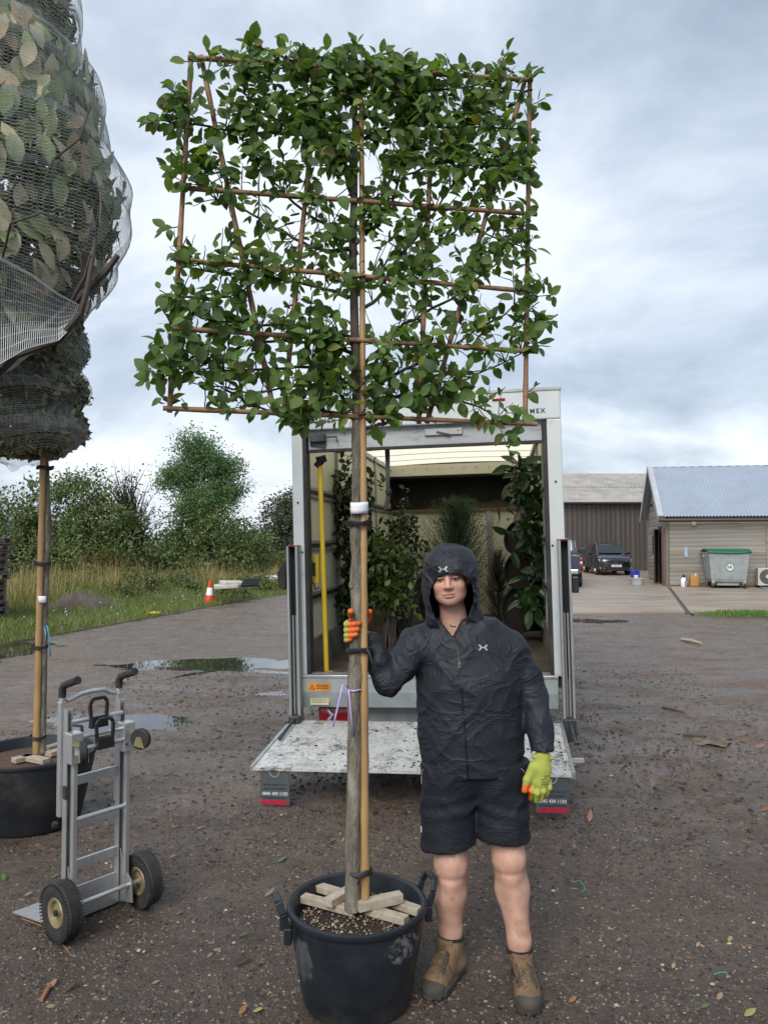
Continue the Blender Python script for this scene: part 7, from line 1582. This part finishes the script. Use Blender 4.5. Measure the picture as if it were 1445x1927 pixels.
def project(bvh, pts, lift=.0015):
    out_ = []
    for p in pts:
        h = bvh.ray_cast(Vector((p[0], p[1] - .6, p[2])), Vector((0, 1, 0)))[0]; out_.append(Vector((p[0], (h.y if h else p[1]) - lift, p[2])))
    return out_
LOGO = mat('reflective_print', (.36, .39, .39), rough=.4)
def emblem(bvh, px, py, w, parent, tilt=0.0):
    """two interlocked arcs, as printed on the jacket"""
    h = w * .52; c0 = P(px, py, YP); n = 12; half = []
    def arc_pts(sgn):
        o_ = []; 
        for k in range(n + 1):
            f = k / n; a = f * math.pi
            o_.append((-w / 2 + .5 * w * f, 0))
        return o_
    q = MB()
    def strip(pl, pr):
        vs = []
        for a, b_ in zip(pl, pr):
            for p in (a, b_): vs.append((c0.x + p[0] * math.cos(tilt) - p[1] * math.sin(tilt), c0.y, c0.z + p[0] * math.sin(tilt) + p[1] * math.cos(tilt)))
        vs = project(bvh, vs, .0022); q._add(vs, [(2 * i, 2 * i + 2, 2 * i + 3, 2 * i + 1) for i in range(len(pl) - 1)])
    for s in (-1, 1):   # upright horns: left and right
        T_ = [k / 8 for k in range(9)]
        outer = [(s * w * (.5 - .2 * math.sin(math.pi * (.5 + (t_ - .5) * .8)) ** 2 * 1.0), h * (t_ - .5)) for t_ in T_]
        inner = [(s * w * (.5 - .2 * math.sin(math.pi * (.5 + (t_ - .5) * .8)) ** 2 - .17 - .06 * abs(2 * t_ - 1)), h * (t_ - .5) * .96) for t_ in T_]
        strip(outer, inner)
    strip([(-w * .24 + w * .48 * k / 6, h * .12) for k in range(7)], [(-w * .24 + w * .48 * k / 6, -h * .12) for k in range(7)])
    return q.build('emblem', LOGO, parent)
emblem(BVJ, 903, 1212, .043, jacket, R(-2)); emblem(BVH_, 829, 1069, .042, hood, R(3))
ZIP = mat('zip_tape', (.006, .007, .01), rough=.35)
zp = [J(856 + (y_ - 1203) * .075, y_) for y_ in range(1202, 1452, 5)]; q = MB(); a_ = project(BVJ, [(p[0] - .004, p[1], p[2]) for p in zp], .0025); b2 = project(BVJ, [(p[0] + .004, p[1], p[2]) for p in zp], .0025)
q._add([w for ab in zip(a_, b2) for w in ab], [(2 * i, 2 * i + 2, 2 * i + 3, 2 * i + 1) for i in range(len(zp) - 1)]); zo = q.build('zip', ZIP, jacket); zo.modifiers.new('thick', 'SOLIDIFY').thickness = .003
for sx_, y0, y1, px0 in ((1, 1205, 1290, 930), (-1, 1205, 1260, 790)):    # raglan seams
    sp_ = [J(px0 + sx_ * (14 * math.sin((y_ - y0) / (y1 - y0) * 1.6)) , y_) for y_ in range(y0, y1, 6)]; q = MB(); a_ = project(BVJ, [(p[0] - .0015, p[1], p[2]) for p in sp_], .0012); b2 = project(BVJ, [(p[0] + .0015, p[1], p[2]) for p in sp_], .0012)
    q._add([w for ab in zip(a_, b2) for w in ab], [(2 * i, 2 * i + 2, 2 * i + 3, 2 * i + 1) for i in range(len(sp_) - 1)]); q.build('seam', ZIP, jacket)
MB().tube([P(846, 1176, 3.14), P(851, 1180, 3.135), P(858, 1179, 3.135)], [.0025, .003, .003], 6).build('necklace', MT['tie'], man)
# ---- shorts
def shorts_sdf(X, Y, Z):
    hl = J(843, 1600, 3.215); hr = J(947, 1585, 3.2)
    a = rc(X, Y, Z, (HIPL[0] - .002, HIPL[1], HIPL[2] - .03), hl, .116, .113, 1.08); b_ = rc(X, Y, Z, (HIPR[0] + .002, HIPR[1], HIPR[2] - .03), hr, .116, .106, 1.08)
    f = sm(a, b_, .015); f = sm(f, rc(X, Y, Z, J(868, 1432, 3.225), J(918, 1432, 3.225), .15, .15, 1.2), .05)
    f = f - folds(X + 3, Y, Z, .010) - .0025 * np.sin(Z * 95 + X * 25 * np.sign(X - J(893, 1500)[0])) * np.exp(-((Z - J(890, 1510)[2]) / .06) ** 2)
    hz = np.where(X < J(896, 1580)[0], J(843, 1591)[2] - .0 + (X - hl[0]) * .12, J(947, 1575)[2] - (X - hr[0]) * .02)
    return np.maximum(np.maximum(f, hz - Z), Z - (HEMZ + .05))
sv_ = polygonise(shorts_sdf, (J(775, 1500)[0], 3.0, J(843, 1600)[2] - .03), (J(1015, 1500)[0], 3.43, HEMZ + .07), .0065)
shorts = put('shorts', sv_, [SH]); BVS = BVHTree.FromPolygons([Vector(q) for q in sv_[0]], [tuple(int(i) for i in q) for q in sv_[1]])
PIPE = mat('white_piping', (.55, .56, .58), rough=.6)
q = MB(); pts = project(BVS, [J(x_, y_) for x_, y_ in ((974, 1436), (980, 1442), (986, 1452), (990, 1462))], .001); q.tube(pts, .0012, 5); q.build('piping', PIPE, shorts)
q = MB(); pts = project(BVS, [J(x_, y_) for x_, y_ in ((795, 1445), (793, 1460), (793, 1475))], .001); q.tube(pts, .0012, 5); q.build('piping', PIPE, shorts)
q = MB(); q.box(J(792.5, 1561, 3.13), (.004, .008, .022)); q.build('side_emblem', PIPE, shorts)
# ---- socks and boots
def boot(heel, toe, ankle, top_z, name):
    heel, toe = Vector(heel), Vector(toe); d = (toe - heel).normalized(); s_ = Vector((-d.y, d.x, 0)); ln_ = (toe - heel).length
    Mx = np.array([[d.x, d.y], [s_.x, s_.y]])
    def loc(X, Y): return (X - heel.x) * d.x + (Y - heel.y) * d.y, (X - heel.x) * s_.x + (Y - heel.y) * s_.y
    au = (Vector(ankle).xy.to_3d() - heel).dot(d); av = (Vector(ankle).xy.to_3d() - heel).dot(s_)
    def outline(u, v):
        t_ = np.clip(u / ln_, 0, 1); hw_ = .036 + .016 * np.sin(np.clip((t_ - .25) / .75, 0, 1) * np.pi * .62); return np.maximum(np.abs(v) - hw_, np.maximum(-u + .0, u - ln_))
    def sole(X, Y, Z):
        u, v = loc(X, Y); uc = np.clip(u, .04, ln_ - .05); hw_ = .034 + .018 * np.sin(np.clip((u / ln_ - .25) / .75, 0, 1) * np.pi * .62)
        r_ = np.where(u < .04, .042, np.where(u > ln_ - .05, .052, 0)); dd = np.sqrt(np.where((u < .04) | (u > ln_ - .05), (u - uc) ** 2, 0) + v ** 2) - np.where(u < .04, .040, np.where(u > ln_ - .05, .05, hw_ + .004))
        f = smx(dd, np.abs(Z - .018) - .017, .008)
        lug_ = .003 * (np.sin(u * 260) > .2) * (Z < .012); cap = ell(u, v, Z, (ln_ - .055, 0, .034), (.058, .051, .042)); cap = np.maximum(cap, ln_ - .072 - u + .3 * np.abs(v))
        return np.minimum(f + lug_, cap)
    def upper(X, Y, Z):
        u, v = loc(X, Y)
        f = ell(u, v, Z, (ln_ - .065, 0, .04), (.06, .047, .041)); f = sm(f, rc(u, v, Z, (.05, 0, .045), (ln_ - .08, 0, .045), .04, .043), .02)
        f = sm(f, rc(u, v, Z, (ln_ - .08, 0, .05), (au + .03, av * .5, .105), .035, .042), .03)
        f = sm(f, rc(u, v, Z, (.045, av * .3, .05), (au, av, top_z - .012), .042, .05), .03)
        f = np.maximum(f, Z - top_z - .0); f = np.maximum(f, .02 - Z)
        hole = rc(u, v, Z, (au - .002, av, top_z - .03), (au, av, top_z + .05), .043, .047); f = smx(f, -hole, .006)
        f = f - .004 * fbm(u * 24, v * 24, Z * 24, 2) - .0022 * np.sin(u * 150) * np.exp(-((u - ln_ + .11) / .025) ** 2)
        return f
    lo = np.minimum(np.array(heel), np.array(toe)) - [.1, .1, 0]; hi = np.maximum(np.array(heel), np.array(toe)) + [.1, .1, 0]; lo[2] = -.012; hi[2] = top_z + .03
    uv_ = polygonise(upper, lo, hi, .0034); bo = put('boot', uv_, [BT]); put('sole', polygonise(sole, lo, hi, .0034), [BS], bo)
    bvb = BVHTree.FromPolygons([Vector(q) for q in uv_[0]], [tuple(int(i) for i in q) for q in uv_[1]]); rd = (d * .8 + Vector((0, 0, .75))).normalized()
    def onb(p, lift=.002):
        h_ = bvb.ray_cast(Vector(p) + rd * .15, -rd)[0]; return (h_ if h_ else Vector(p)) + rd * lift
    W3 = lambda u, v, z: heel + d * u + s_ * v + Vector((0, 0, z))
    # padded collar, tongue, laces
    ring = [W3(au + .046 * math.cos(a * math.pi / 10), av + .046 * math.sin(a * math.pi / 10), top_z - .004 + .006 * math.cos(a * math.pi / 10)) for a in range(21)]; MB().tube(ring, .0095, 8, cap=False).build('collar', SOCK, bo, smooth=True)
    tg = MB(); tg.grid(lambda a, b_: tuple(W3(au + .054 + .012 * (1 - b_) - .012 * (2 * a - 1) ** 2, av + (a - .5) * .062, top_z - .055 + .062 * b_)), 6, 4); to_ = tg.build('tongue', BT, bo, smooth=True); to_.modifiers.new('thick', 'SOLIDIFY').thickness = .008
    MB().box(W3(au + .071, av, top_z - .012), (.02, .02, .012)).build('tongue_label', mat('tongue_tag', (.14, .07, .03), rough=.7), to_)
    lc_ = MB()
    for k in range(5):
        f = k / 4; u0 = au + .06 + .055 * f; z0 = top_z - .05 - .062 * f * (1.0 if top_z > .14 else .8)
        for sg in (-1, 1): lc_.tube([onb(W3(u0, av * (1 - f) + sg * .026, z0 - .006)), onb(W3(u0 + .007, av * (1 - f), z0 + .002)), onb(W3(u0 + .014, av * (1 - f) - sg * .026, z0 - .012))], .0026, 5)
    for sg in (-1, 1): lc_.tube([onb(W3(au + .066, av, top_z - .045), .006), onb(W3(au + .078, av + sg * .02, top_z - .055), .005), onb(W3(au + .1, av + sg * .026, top_z - .085), .004), onb(W3(au + .098, av + sg * .012, top_z - .1), .004), onb(W3(au + .072, av, top_z - .05), .006)], .0026, 5)
    fl = MB(); n_ = 7
    for sg in (-1, 1):     # eyelet facings
        vs_ = []
        for k in range(n_):
            f = k / (n_ - 1); u0 = au + .055 + .06 * f; z0 = top_z - .04 - .06 * f
            vs_ += [onb(W3(u0, av * (1 - f) + sg * .019, z0), .0012), onb(W3(u0, av * (1 - f) + sg * .036, z0 - .012), .0012)]
        fl._add(vs_, [(2 * i, 2 * i + 1, 2 * i + 3, 2 * i + 2) for i in range(n_ - 1)])
    fo_ = fl.build('eyelet_facing', BF_, bo, smooth=True); fo_.modifiers.new('thick', 'SOLIDIFY').thickness = .003
    lc_.build('laces', LACE, bo, smooth=True)['kind'] = 'stuff'
    return bo
bl_ = boot((.322, 3.275, 0), (.168, 3.035, 0), AL, .148, 'l'); br_ = boot((.567, 3.235, 0), (.546, 2.932, 0), AR, .128, 'r')
for a, tz in ((AL, .148), (AR, .128)):
    q = MB(); q.lathe([(.044, tz - .05), (.0455, tz + .0), (.046, tz + .022), (.0435, tz + .024)], 20, Matrix.Translation((a[0], a[1], 0))); q.build('sock', SOCK, man, smooth=True)
# ---- right glove, fingers closed round the trunk
def gripping(X, Y, Z):
    tx = P(671, 1180, 3.05); cx_, cy_ = tx.x, 3.052; f = None; R0 = .0345
    for k, (py, a1, rr_) in enumerate(((1173, 292, .0118), (1184, 283, .0116), (1194, 274, .0112), (1203, 240, .0098))):
        z0 = P(671, py, 3.05).z; pts = []
        for j_ in range(7):
            a = R(120 + (a1 - 120) * j_ / 6); pts.append((cx_ + R0 * 1.04 * math.cos(a) - .004, cy_ + R0 * math.sin(a), z0 - .006 * math.sin(j_ / 6 * 3) + .004 * j_ / 6))
        g = chain(X, Y, Z, pts, [rr_ * 1.04, rr_ * 1.12, rr_, rr_ * 1.08, rr_ * .98, rr_ * 1.02, rr_ * .9], .004); f = g if f is None else sm(f, g, .0035)
    # index finger pointing forward
    kn_ = P(662, 1164, 3.105); tipf = P(660, 1151, 2.985); g = chain(X, Y, Z, [(cx_ - .012, cy_ + .05, kn_.z), tuple(P(660, 1157, 3.05)), tuple(tipf)], [.0125, .0118, .0122], .004); f = sm(f, g, .003)
    # palm behind the trunk and stake, thumb on the far side
    pa = rc(X, Y, Z, (cx_ - .012, cy_ + .05, P(671, 1172, 3.05).z), (cx_ - .006, cy_ + .055, P(671, 1202, 3.05).z), .022, .02, 1.2); f = sm(f, pa, .012)
    f = sm(f, rc(X, Y, Z, (cx_ + .0, cy_ + .055, P(671, 1195, 3.05).z), WR, .028, .03), .015)
    th_ = chain(X, Y, Z, [(cx_ + .02, cy_ + .055, P(671, 1185, 3.05).z), (cx_ + .046, cy_ + .042, P(671, 1165, 3.05).z), (cx_ + .052, cy_ + .018, P(671, 1152, 3.05).z)], [.016, .0125, .011], .006)
    return sm(f, th_, .006)
c = P(675, 1180, 3.06)
gv_ = polygonise(gripping, (c.x - .1, 2.95, c.z - .13), (c.x + .12, 3.19, c.z + .1), .0024)
cen = gv_[0][gv_[1]].mean(1); tx = P(671, 1180, 3.05).x
yel = ((cen[:, 0] < tx - .034 - .004 * np.sin(cen[:, 2] * 300)) & (cen[:, 2] < P(671, 1166, 3.05).z)) | ((cen[:, 1] > 3.088) & (cen[:, 0] < tx + .03))
put('glove', gv_, [GO, GY], mi=yel.astype(int))['label'] = 'orange-palmed glove gripping the trunk'
# ---- left glove, hanging relaxed
YG = 3.115
def jj(px, py, dy=0.0): return tuple(P(px, py, YG + dy))
def hanging(X, Y, Z):
    f = rc(X, Y, Z, jj(1021, 1424), jj(1018, 1445), .031, .036, 1.35); f = sm(f, rc(X, Y, Z, jj(1017, 1448), jj(1015, 1470, -.002), .04, .043, 1.6), .02)
    fg = [((1003, 1472, -.004), (1001, 1490, -.016), (999, 1503, .004), .0125), ((1012, 1476, -.006), (1011, 1494, -.022), (1009, 1508, -.004), .0128), ((1023, 1475, -.004), (1023, 1490, -.02), (1018, 1505, -.002), .012), ((1033, 1470, .002), (1034, 1483, -.012), (1028, 1497, .004), .011)]
    for a, b_, c_, rr_ in fg: f = sm(f, chain(X, Y, Z, [jj(*a), jj(*b_), jj(*c_)], [rr_ * .95, rr_ * .87, rr_ * .76], .006), .0015)
    f = sm(f, chain(X, Y, Z, [jj(1003, 1446, -.004), jj(992, 1468, -.014), jj(987, 1488, -.02)], [.02, .0155, .0125], .01), .014)
    f = sm(f, rc(X, Y, Z, jj(1004, 1424), jj(1038, 1427), .007, .007, .55), .006)
    return f
c = P(1012, 1465, YG)
gv2 = polygonise(hanging, (c.x - .09, 3.02, c.z - .13), (c.x + .09, 3.22, c.z + .13), .0025)
cen = gv2[0][gv2[1]].mean(1); pxs = np.array([PX(q) for q in cen])
org = ((pxs[:, 0] < 1003) & (pxs[:, 1] > 1478 + (1003 - pxs[:, 0]) * .0) & (cen[:, 1] < 9) & (pxs[:, 0] < 1001 - (pxs[:, 1] - 1478) * .04)) | ((cen[:, 1] > YG + .012) & (pxs[:, 1] > 1450))
put('glove', gv2, [GY, GO], mi=org.astype(int))['label'] = 'yellow-green knitted glove hanging at his side'
q = MB()
for k, (y_, a, b_) in enumerate(((1461, 1025, 1033), (1464, 1024, 1028), (1468, 1017, 1026), (1470, 1029, 1034), (1473, 1018, 1032), (1477, 1019, 1033))):
    q.bar(Vector(jj(a, y_, -.0345)), Vector(jj(b_, y_ - .5, -.033)), .001, .0016)
q.build('glove_print', MT['ink'], man)
# ================================================================== litter on the ground
def in_box(x, y):   # keep clear of the things that stand there
    return (abs(x - PC.x) < .23 and abs(y - PC.y) < .23)
r = np.random.default_rng(101)
def scatter(n, xr, yr, pw=1.0):
    y = yr[0] + (yr[1] - yr[0]) * r.random(n) ** pw; x = xr[0] + (xr[1] - xr[0]) * r.random(n); return x, y
STONE = np.array([(1, 0, .1), (.3, .9, 0), (-.8, .55, .05), (-.9, -.5, 0), (.2, -.95, .08), (.1, .05, .62), (.55, -.2, .42)])
SF = np.array([(0, 1, 6), (1, 5, 6), (1, 2, 5), (2, 3, 5), (3, 4, 5), (4, 6, 5), (4, 0, 6)])
def stones(n, xr, yr, smin, smax, pw, seed, power=3.0):
    x, y = scatter(n, xr, yr, pw); den = fbm(x * 1.3, y * 1.3, x * 0 + 7.7, 3); k = den > -.16 + .22 * r.random(n) - .1; x, y = x[k], y[k]
    k = ~((np.abs(x - PC.x) < .2) & (np.abs(y - PC.y) < .2)); x, y = x[k], y[k]; n = len(x)
    s = smin + (smax - smin) * r.random(n) ** power; a = r.uniform(0, 6.283, n); z = ground_h(x, y)
    v = np.repeat(STONE[None], n, 0) * r.uniform(.6, 1.3, (n, 7, 1)); v[:, :, 0] *= r.uniform(.8, 1.5, (n, 1)); v = v * s[:, None, None]
    ca, sa = np.cos(a)[:, None], np.sin(a)[:, None]; V = np.stack([x[:, None] + v[:, :, 0] * ca - v[:, :, 1] * sa, y[:, None] + v[:, :, 0] * sa + v[:, :, 1] * ca, z[:, None] + v[:, :, 2] - .12 * s[:, None]], -1)
    F = (np.arange(n) * 7)[:, None, None] + SF[None]; return V.reshape(-1, 3), F.reshape(-1, 3)
GM1 = mat('dark_grit', (.075, .059, .048), (.045, .035, .029), rough=.5, island=.75)
GM2 = mat('pale_grit', (.26, .215, .155), (.17, .13, .1), rough=.8, island=.5, hue=((.3, .16, .1), .8, 1.0))
V, F = stones(32000, (-1.9, 1.9), (2.55, 5.2), .003, .014, 1.5, 1); o = addobj('grit', fastmesh('grit', V, F, [GM1])); tag(o, 'dark grit and crumbs of soil scattered over the yard', 'grit', kind='stuff')
V, F = stones(9000, (-1.9, 1.9), (2.55, 4.8), .0018, .009, 1.6, 2, 3.2); o = addobj('gravel', fastmesh('gravel', V, F, [GM2])); tag(o, 'pale gravel chips speckling the dark mud in the foreground', 'gravel', kind='stuff')
V, F = stones(16000, (-3.5, 4.0), (4.4, 10.5), .006, .026, 1.3, 3, 3.0); o = addobj('grit', fastmesh('grit', V, F, [GM1])); tag(o, 'clods and stones strewn over the middle of the yard', 'grit', kind='stuff')
V, F = stones(3500, (-3.0, 4.0), (4.4, 9.5), .003, .012, 1.3, 4, 3); o = addobj('gravel', fastmesh('gravel', V, F, [GM2])); tag(o, 'sparse pale stones strewn over the middle of the yard', 'gravel', kind='stuff')
# wood chips and leaf scraps
x, y = scatter(2600, (-2.6, 2.6), (2.6, 7.0), 1.6); n = len(x); C = np.stack([x, y, ground_h(x, y) + .004], 1); D = np.stack([r.normal(size=n), r.normal(size=n), r.normal(0, .12, n)], 1); Nn = np.stack([r.normal(0, .3, n), r.normal(0, .3, n), np.ones(n)], 1)
V, F = leaf_mass(C, D, Nn, .012 + .028 * r.random(n) ** 2.5, *(lambda q: (q[0], LT))(leaf_verts(width=.45)))
o = addobj('leaf_scraps', fastmesh('leaf_scraps', V, F, [mat('leaf_scrap', (.12, .065, .035), (.07, .04, .026), rough=.8, island=.5, hue=((.3, .22, .13), .8, 1.0))])); tag(o, 'small scraps of dead leaf and bark trodden into the mud', 'leaf litter', kind='stuff')
# fallen leaves one can pick out
def fallen(px, py, ln, kind, ang, curl=.35, tilt=0.0, label=None):
    col = {'brown': (.26, .12, .06), 'tan': (.3, .2, .13), 'dark': (.07, .04, .028), 'green': (.09, .15, .04), 'yellow': (.3, .3, .11), 'pink': (.33, .17, .13)}[kind]
    v, f = leaf_verts(width=.5, fold=.5, curl=-curl); me = bpy.data.meshes.new('fallen_leaf'); me.from_pydata([tuple(q) for q in v], [], f); me.polygons.foreach_set('use_smooth', [True] * len(f))
    key = 'fallen_' + kind; me.materials.append(bpy.data.materials.get(key) or mat(key, col, tuple(c * .7 for c in col), rough=.55, scale=20, objrand=.15))
    g = G(px, py); o = addobj('fallen_leaf', me, None, (g.x, g.y, gz(g.x, g.y) + .008), (tilt, .15, ang), (ln * .82, ln * .82, ln * .82)); o.modifiers.new('thick', 'SOLIDIFY').thickness = .008
    nm = {'brown': 'brown', 'tan': 'tan', 'dark': 'dark sodden', 'green': 'fresh green', 'yellow': 'yellow-green', 'pink': 'pinkish-brown'}[kind]
    tag(o, label or 'single %s fallen leaf lying on the muddy yard' % nm, 'leaf', None if label else 'fallen leaves on the yard')
fallen(1108, 1549, .085, 'pink', -.4, .5, .9, 'upright curled salmon-brown leaf on the mud beside the warning flag')
fallen(497, 1690, .075, 'tan', -1.3, .5, .2, 'pale curled leaf beside the handle of the planter'); fallen(190, 1695, .1, 'brown', -1.4, .4, 0, 'long brown leaf lying under the hand truck axle')
for a in ((318, 1616, .05, 'pink', -1.2), (520, 1625, .07, 'green', -1.0), (450, 1765, .05, 'green', -1.6), (480, 1770, .05, 'dark', -1.5), (95, 1655, .05, 'green', -1), (8, 1660, .07, 'green', .5), (45, 1690, .05, 'pink', -1), (330, 1722, .04, 'brown', -1.2), (237, 1740, .04, 'brown', -1), (440, 1820, .09, 'dark', -1.1), (390, 1806, .035, 'pink', -.6), (285, 1852, .04, 'tan', -1.4), (90, 1865, .06, 'pink', -.3), (115, 1870, .07, 'dark', -.8), (475, 1908, .05, 'yellow', -1.5), (450, 1915, .06, 'brown', -.4), (1125, 1350, .09, 'yellow', -1.5), (1410, 1590, .06, 'yellow', 1.2), (1160, 1775, .035, 'pink', -1), (1370, 1775, .045, 'yellow', -.8), (1265, 1825, .04, 'tan', -.6), (1350, 1885, .05, 'tan', -.8), (1070, 1890, .05, 'brown', -1), (1318, 1900, .045, 'green', -1.4), (1400, 1915, .07, 'yellow', -1.2), (1290, 1583, .08, 'dark', -1.5), (1430, 1530, .09, 'brown', -1.4), (1060, 1665, .06, 'dark', -1.2), (925, 1672, .04, 'brown', -1.3), (840, 1612, .05, 'dark', -1.1), (620, 1585, .05, 'brown', -1.3), (1310, 1785, .04, 'tan', -.8), (1090, 1780, .06, 'dark', .4), (1000, 1830, .035, 'dark', -.6), (330, 1560, .05, 'pink', .8), (370, 1562, .05, 'tan', -1.2), (540, 1537, .05, 'tan', .5), (250, 1460, .06, 'brown', -1.4), (1420, 1410, .12, 'pink', -1.3), (1390, 1400, .1, 'brown', -1.2)):
    fallen(*a)
# torn sacking, sticks, string
o = MB(); o.grid(lambda u, v: (lambda g: (g.x + .3 * (u - .5) * (1 + .5 * math.sin(v * 7)), g.y + .2 * (v - .5) + .05 * math.sin(u * 9), .006 + .05 * abs(math.sin(u * 11 + v * 5) * math.sin(v * 9 - u * 4)) * math.sin(math.pi * u) * math.sin(math.pi * v)))(G(1348, 1398)), 16, 8)
o = o.build('rag', mat('pale_rag', (.2, .165, .125), (.09, .07, .055), rough=.9, scale=9), smooth=True); o.modifiers.new('thick', 'SOLIDIFY').thickness = .004; tag(o, 'crumpled pale rag lying on the bare mud', 'rag')
STK = mat('stick', (.1, .075, .055), (.06, .045, .035), rough=.85, scale=20)
for (a, b_, rr_, lab, m_) in (((1283, 1206), (1320, 1214), .03, 'pale split stick on the track near the apron', MT['pale_wood']), ((1247, 1333), (1287, 1342), .012, 'thin dark stick on the mud beside the truck', STK), ((40, 1728), (92, 1748), .003, 'dry grass stalk reaching from the toe plate', MT['cane']), ((92, 1748), (138, 1800), .003, 'long dry stalk on the ground before the left tyre', MT['cane']), ((78, 1886), (99, 1851), .008, 'short orange-brown stick in the foreground gravel', mat('orange_stick', (.3, .13, .06), rough=.8)), ((465, 1580), (500, 1585), .005, 'thin bent twig behind the planter', STK), ((390, 1620), (415, 1622), .006, 'small stick lying behind the planter', STK), ((1285, 1385), (1330, 1388), .012, 'flat stick beside the pale rag', STK)):
    p, q = G(*a), G(*b_); p.z = gz(p.x, p.y) + rr_; q.z = gz(q.x, q.y) + rr_; md = (p + q) / 2 + Vector((0, 0, rr_ * .3)); tag(MB().tube([p, md, q], [rr_, rr_ * 1.1, rr_ * .7], 7).build('stick', m_, smooth=True), lab, 'stick')
TEAL = mat('teal_string', (.06, .36, .3), rough=.5)
for pts, lab in (([(1076, 1661), (1090, 1658), (1099, 1668), (1100, 1676), (1094, 1680)], 'curl of teal baling string on the mud near the boots'), ([(1343, 1835), (1355, 1831), (1366, 1830), (1372, 1840)], 'short teal string end lying in the gravel')):
    w = [G(*p, .012) for p in pts]; tag(MB().tube(w, .0022, 5).build('string', TEAL, smooth=True), lab, 'string')
# larger stones
PB2 = mat('pale_stone', (.4, .35, .27), (.3, .26, .2), rough=.8, objrand=.25, scale=30)
for i, (px, py, s_) in enumerate(((1041, 1676, .013), (1372, 1776, .012), (272, 1790, .011), (262, 1788, .013), (425, 1713, .01), (190, 1735, .011), (232, 1560, .012), (530, 1534, .013), (1124, 1850, .01), (1166, 1823, .012), (1247, 1816, .01), (1160, 1892, .013), (1340, 1850, .011), (1418, 1737, .011), (1130, 1770, .009), (38, 1802, .012), (65, 1785, .009), (440, 1775, .01), (575, 1850, .014), (565, 1845, .01), (1150, 1460, .02), (1080, 1440, .015), (200, 1625, .012), (210, 1632, .011))):
    g = G(px, py); q = MB(); q._add([(g.x + a[0] * s_ * RNG.uniform(.7, 1.2), g.y + a[1] * s_ * RNG.uniform(.7, 1.1), gz(g.x, g.y) + .001 + a[2] * s_ * 1.1) for a in STONE], [tuple(f) for f in SF]); tag(q.build('stone', PB2, smooth=True), 'small pale stone lying loose on the dark mud', 'stone', 'pale stones on the mud')
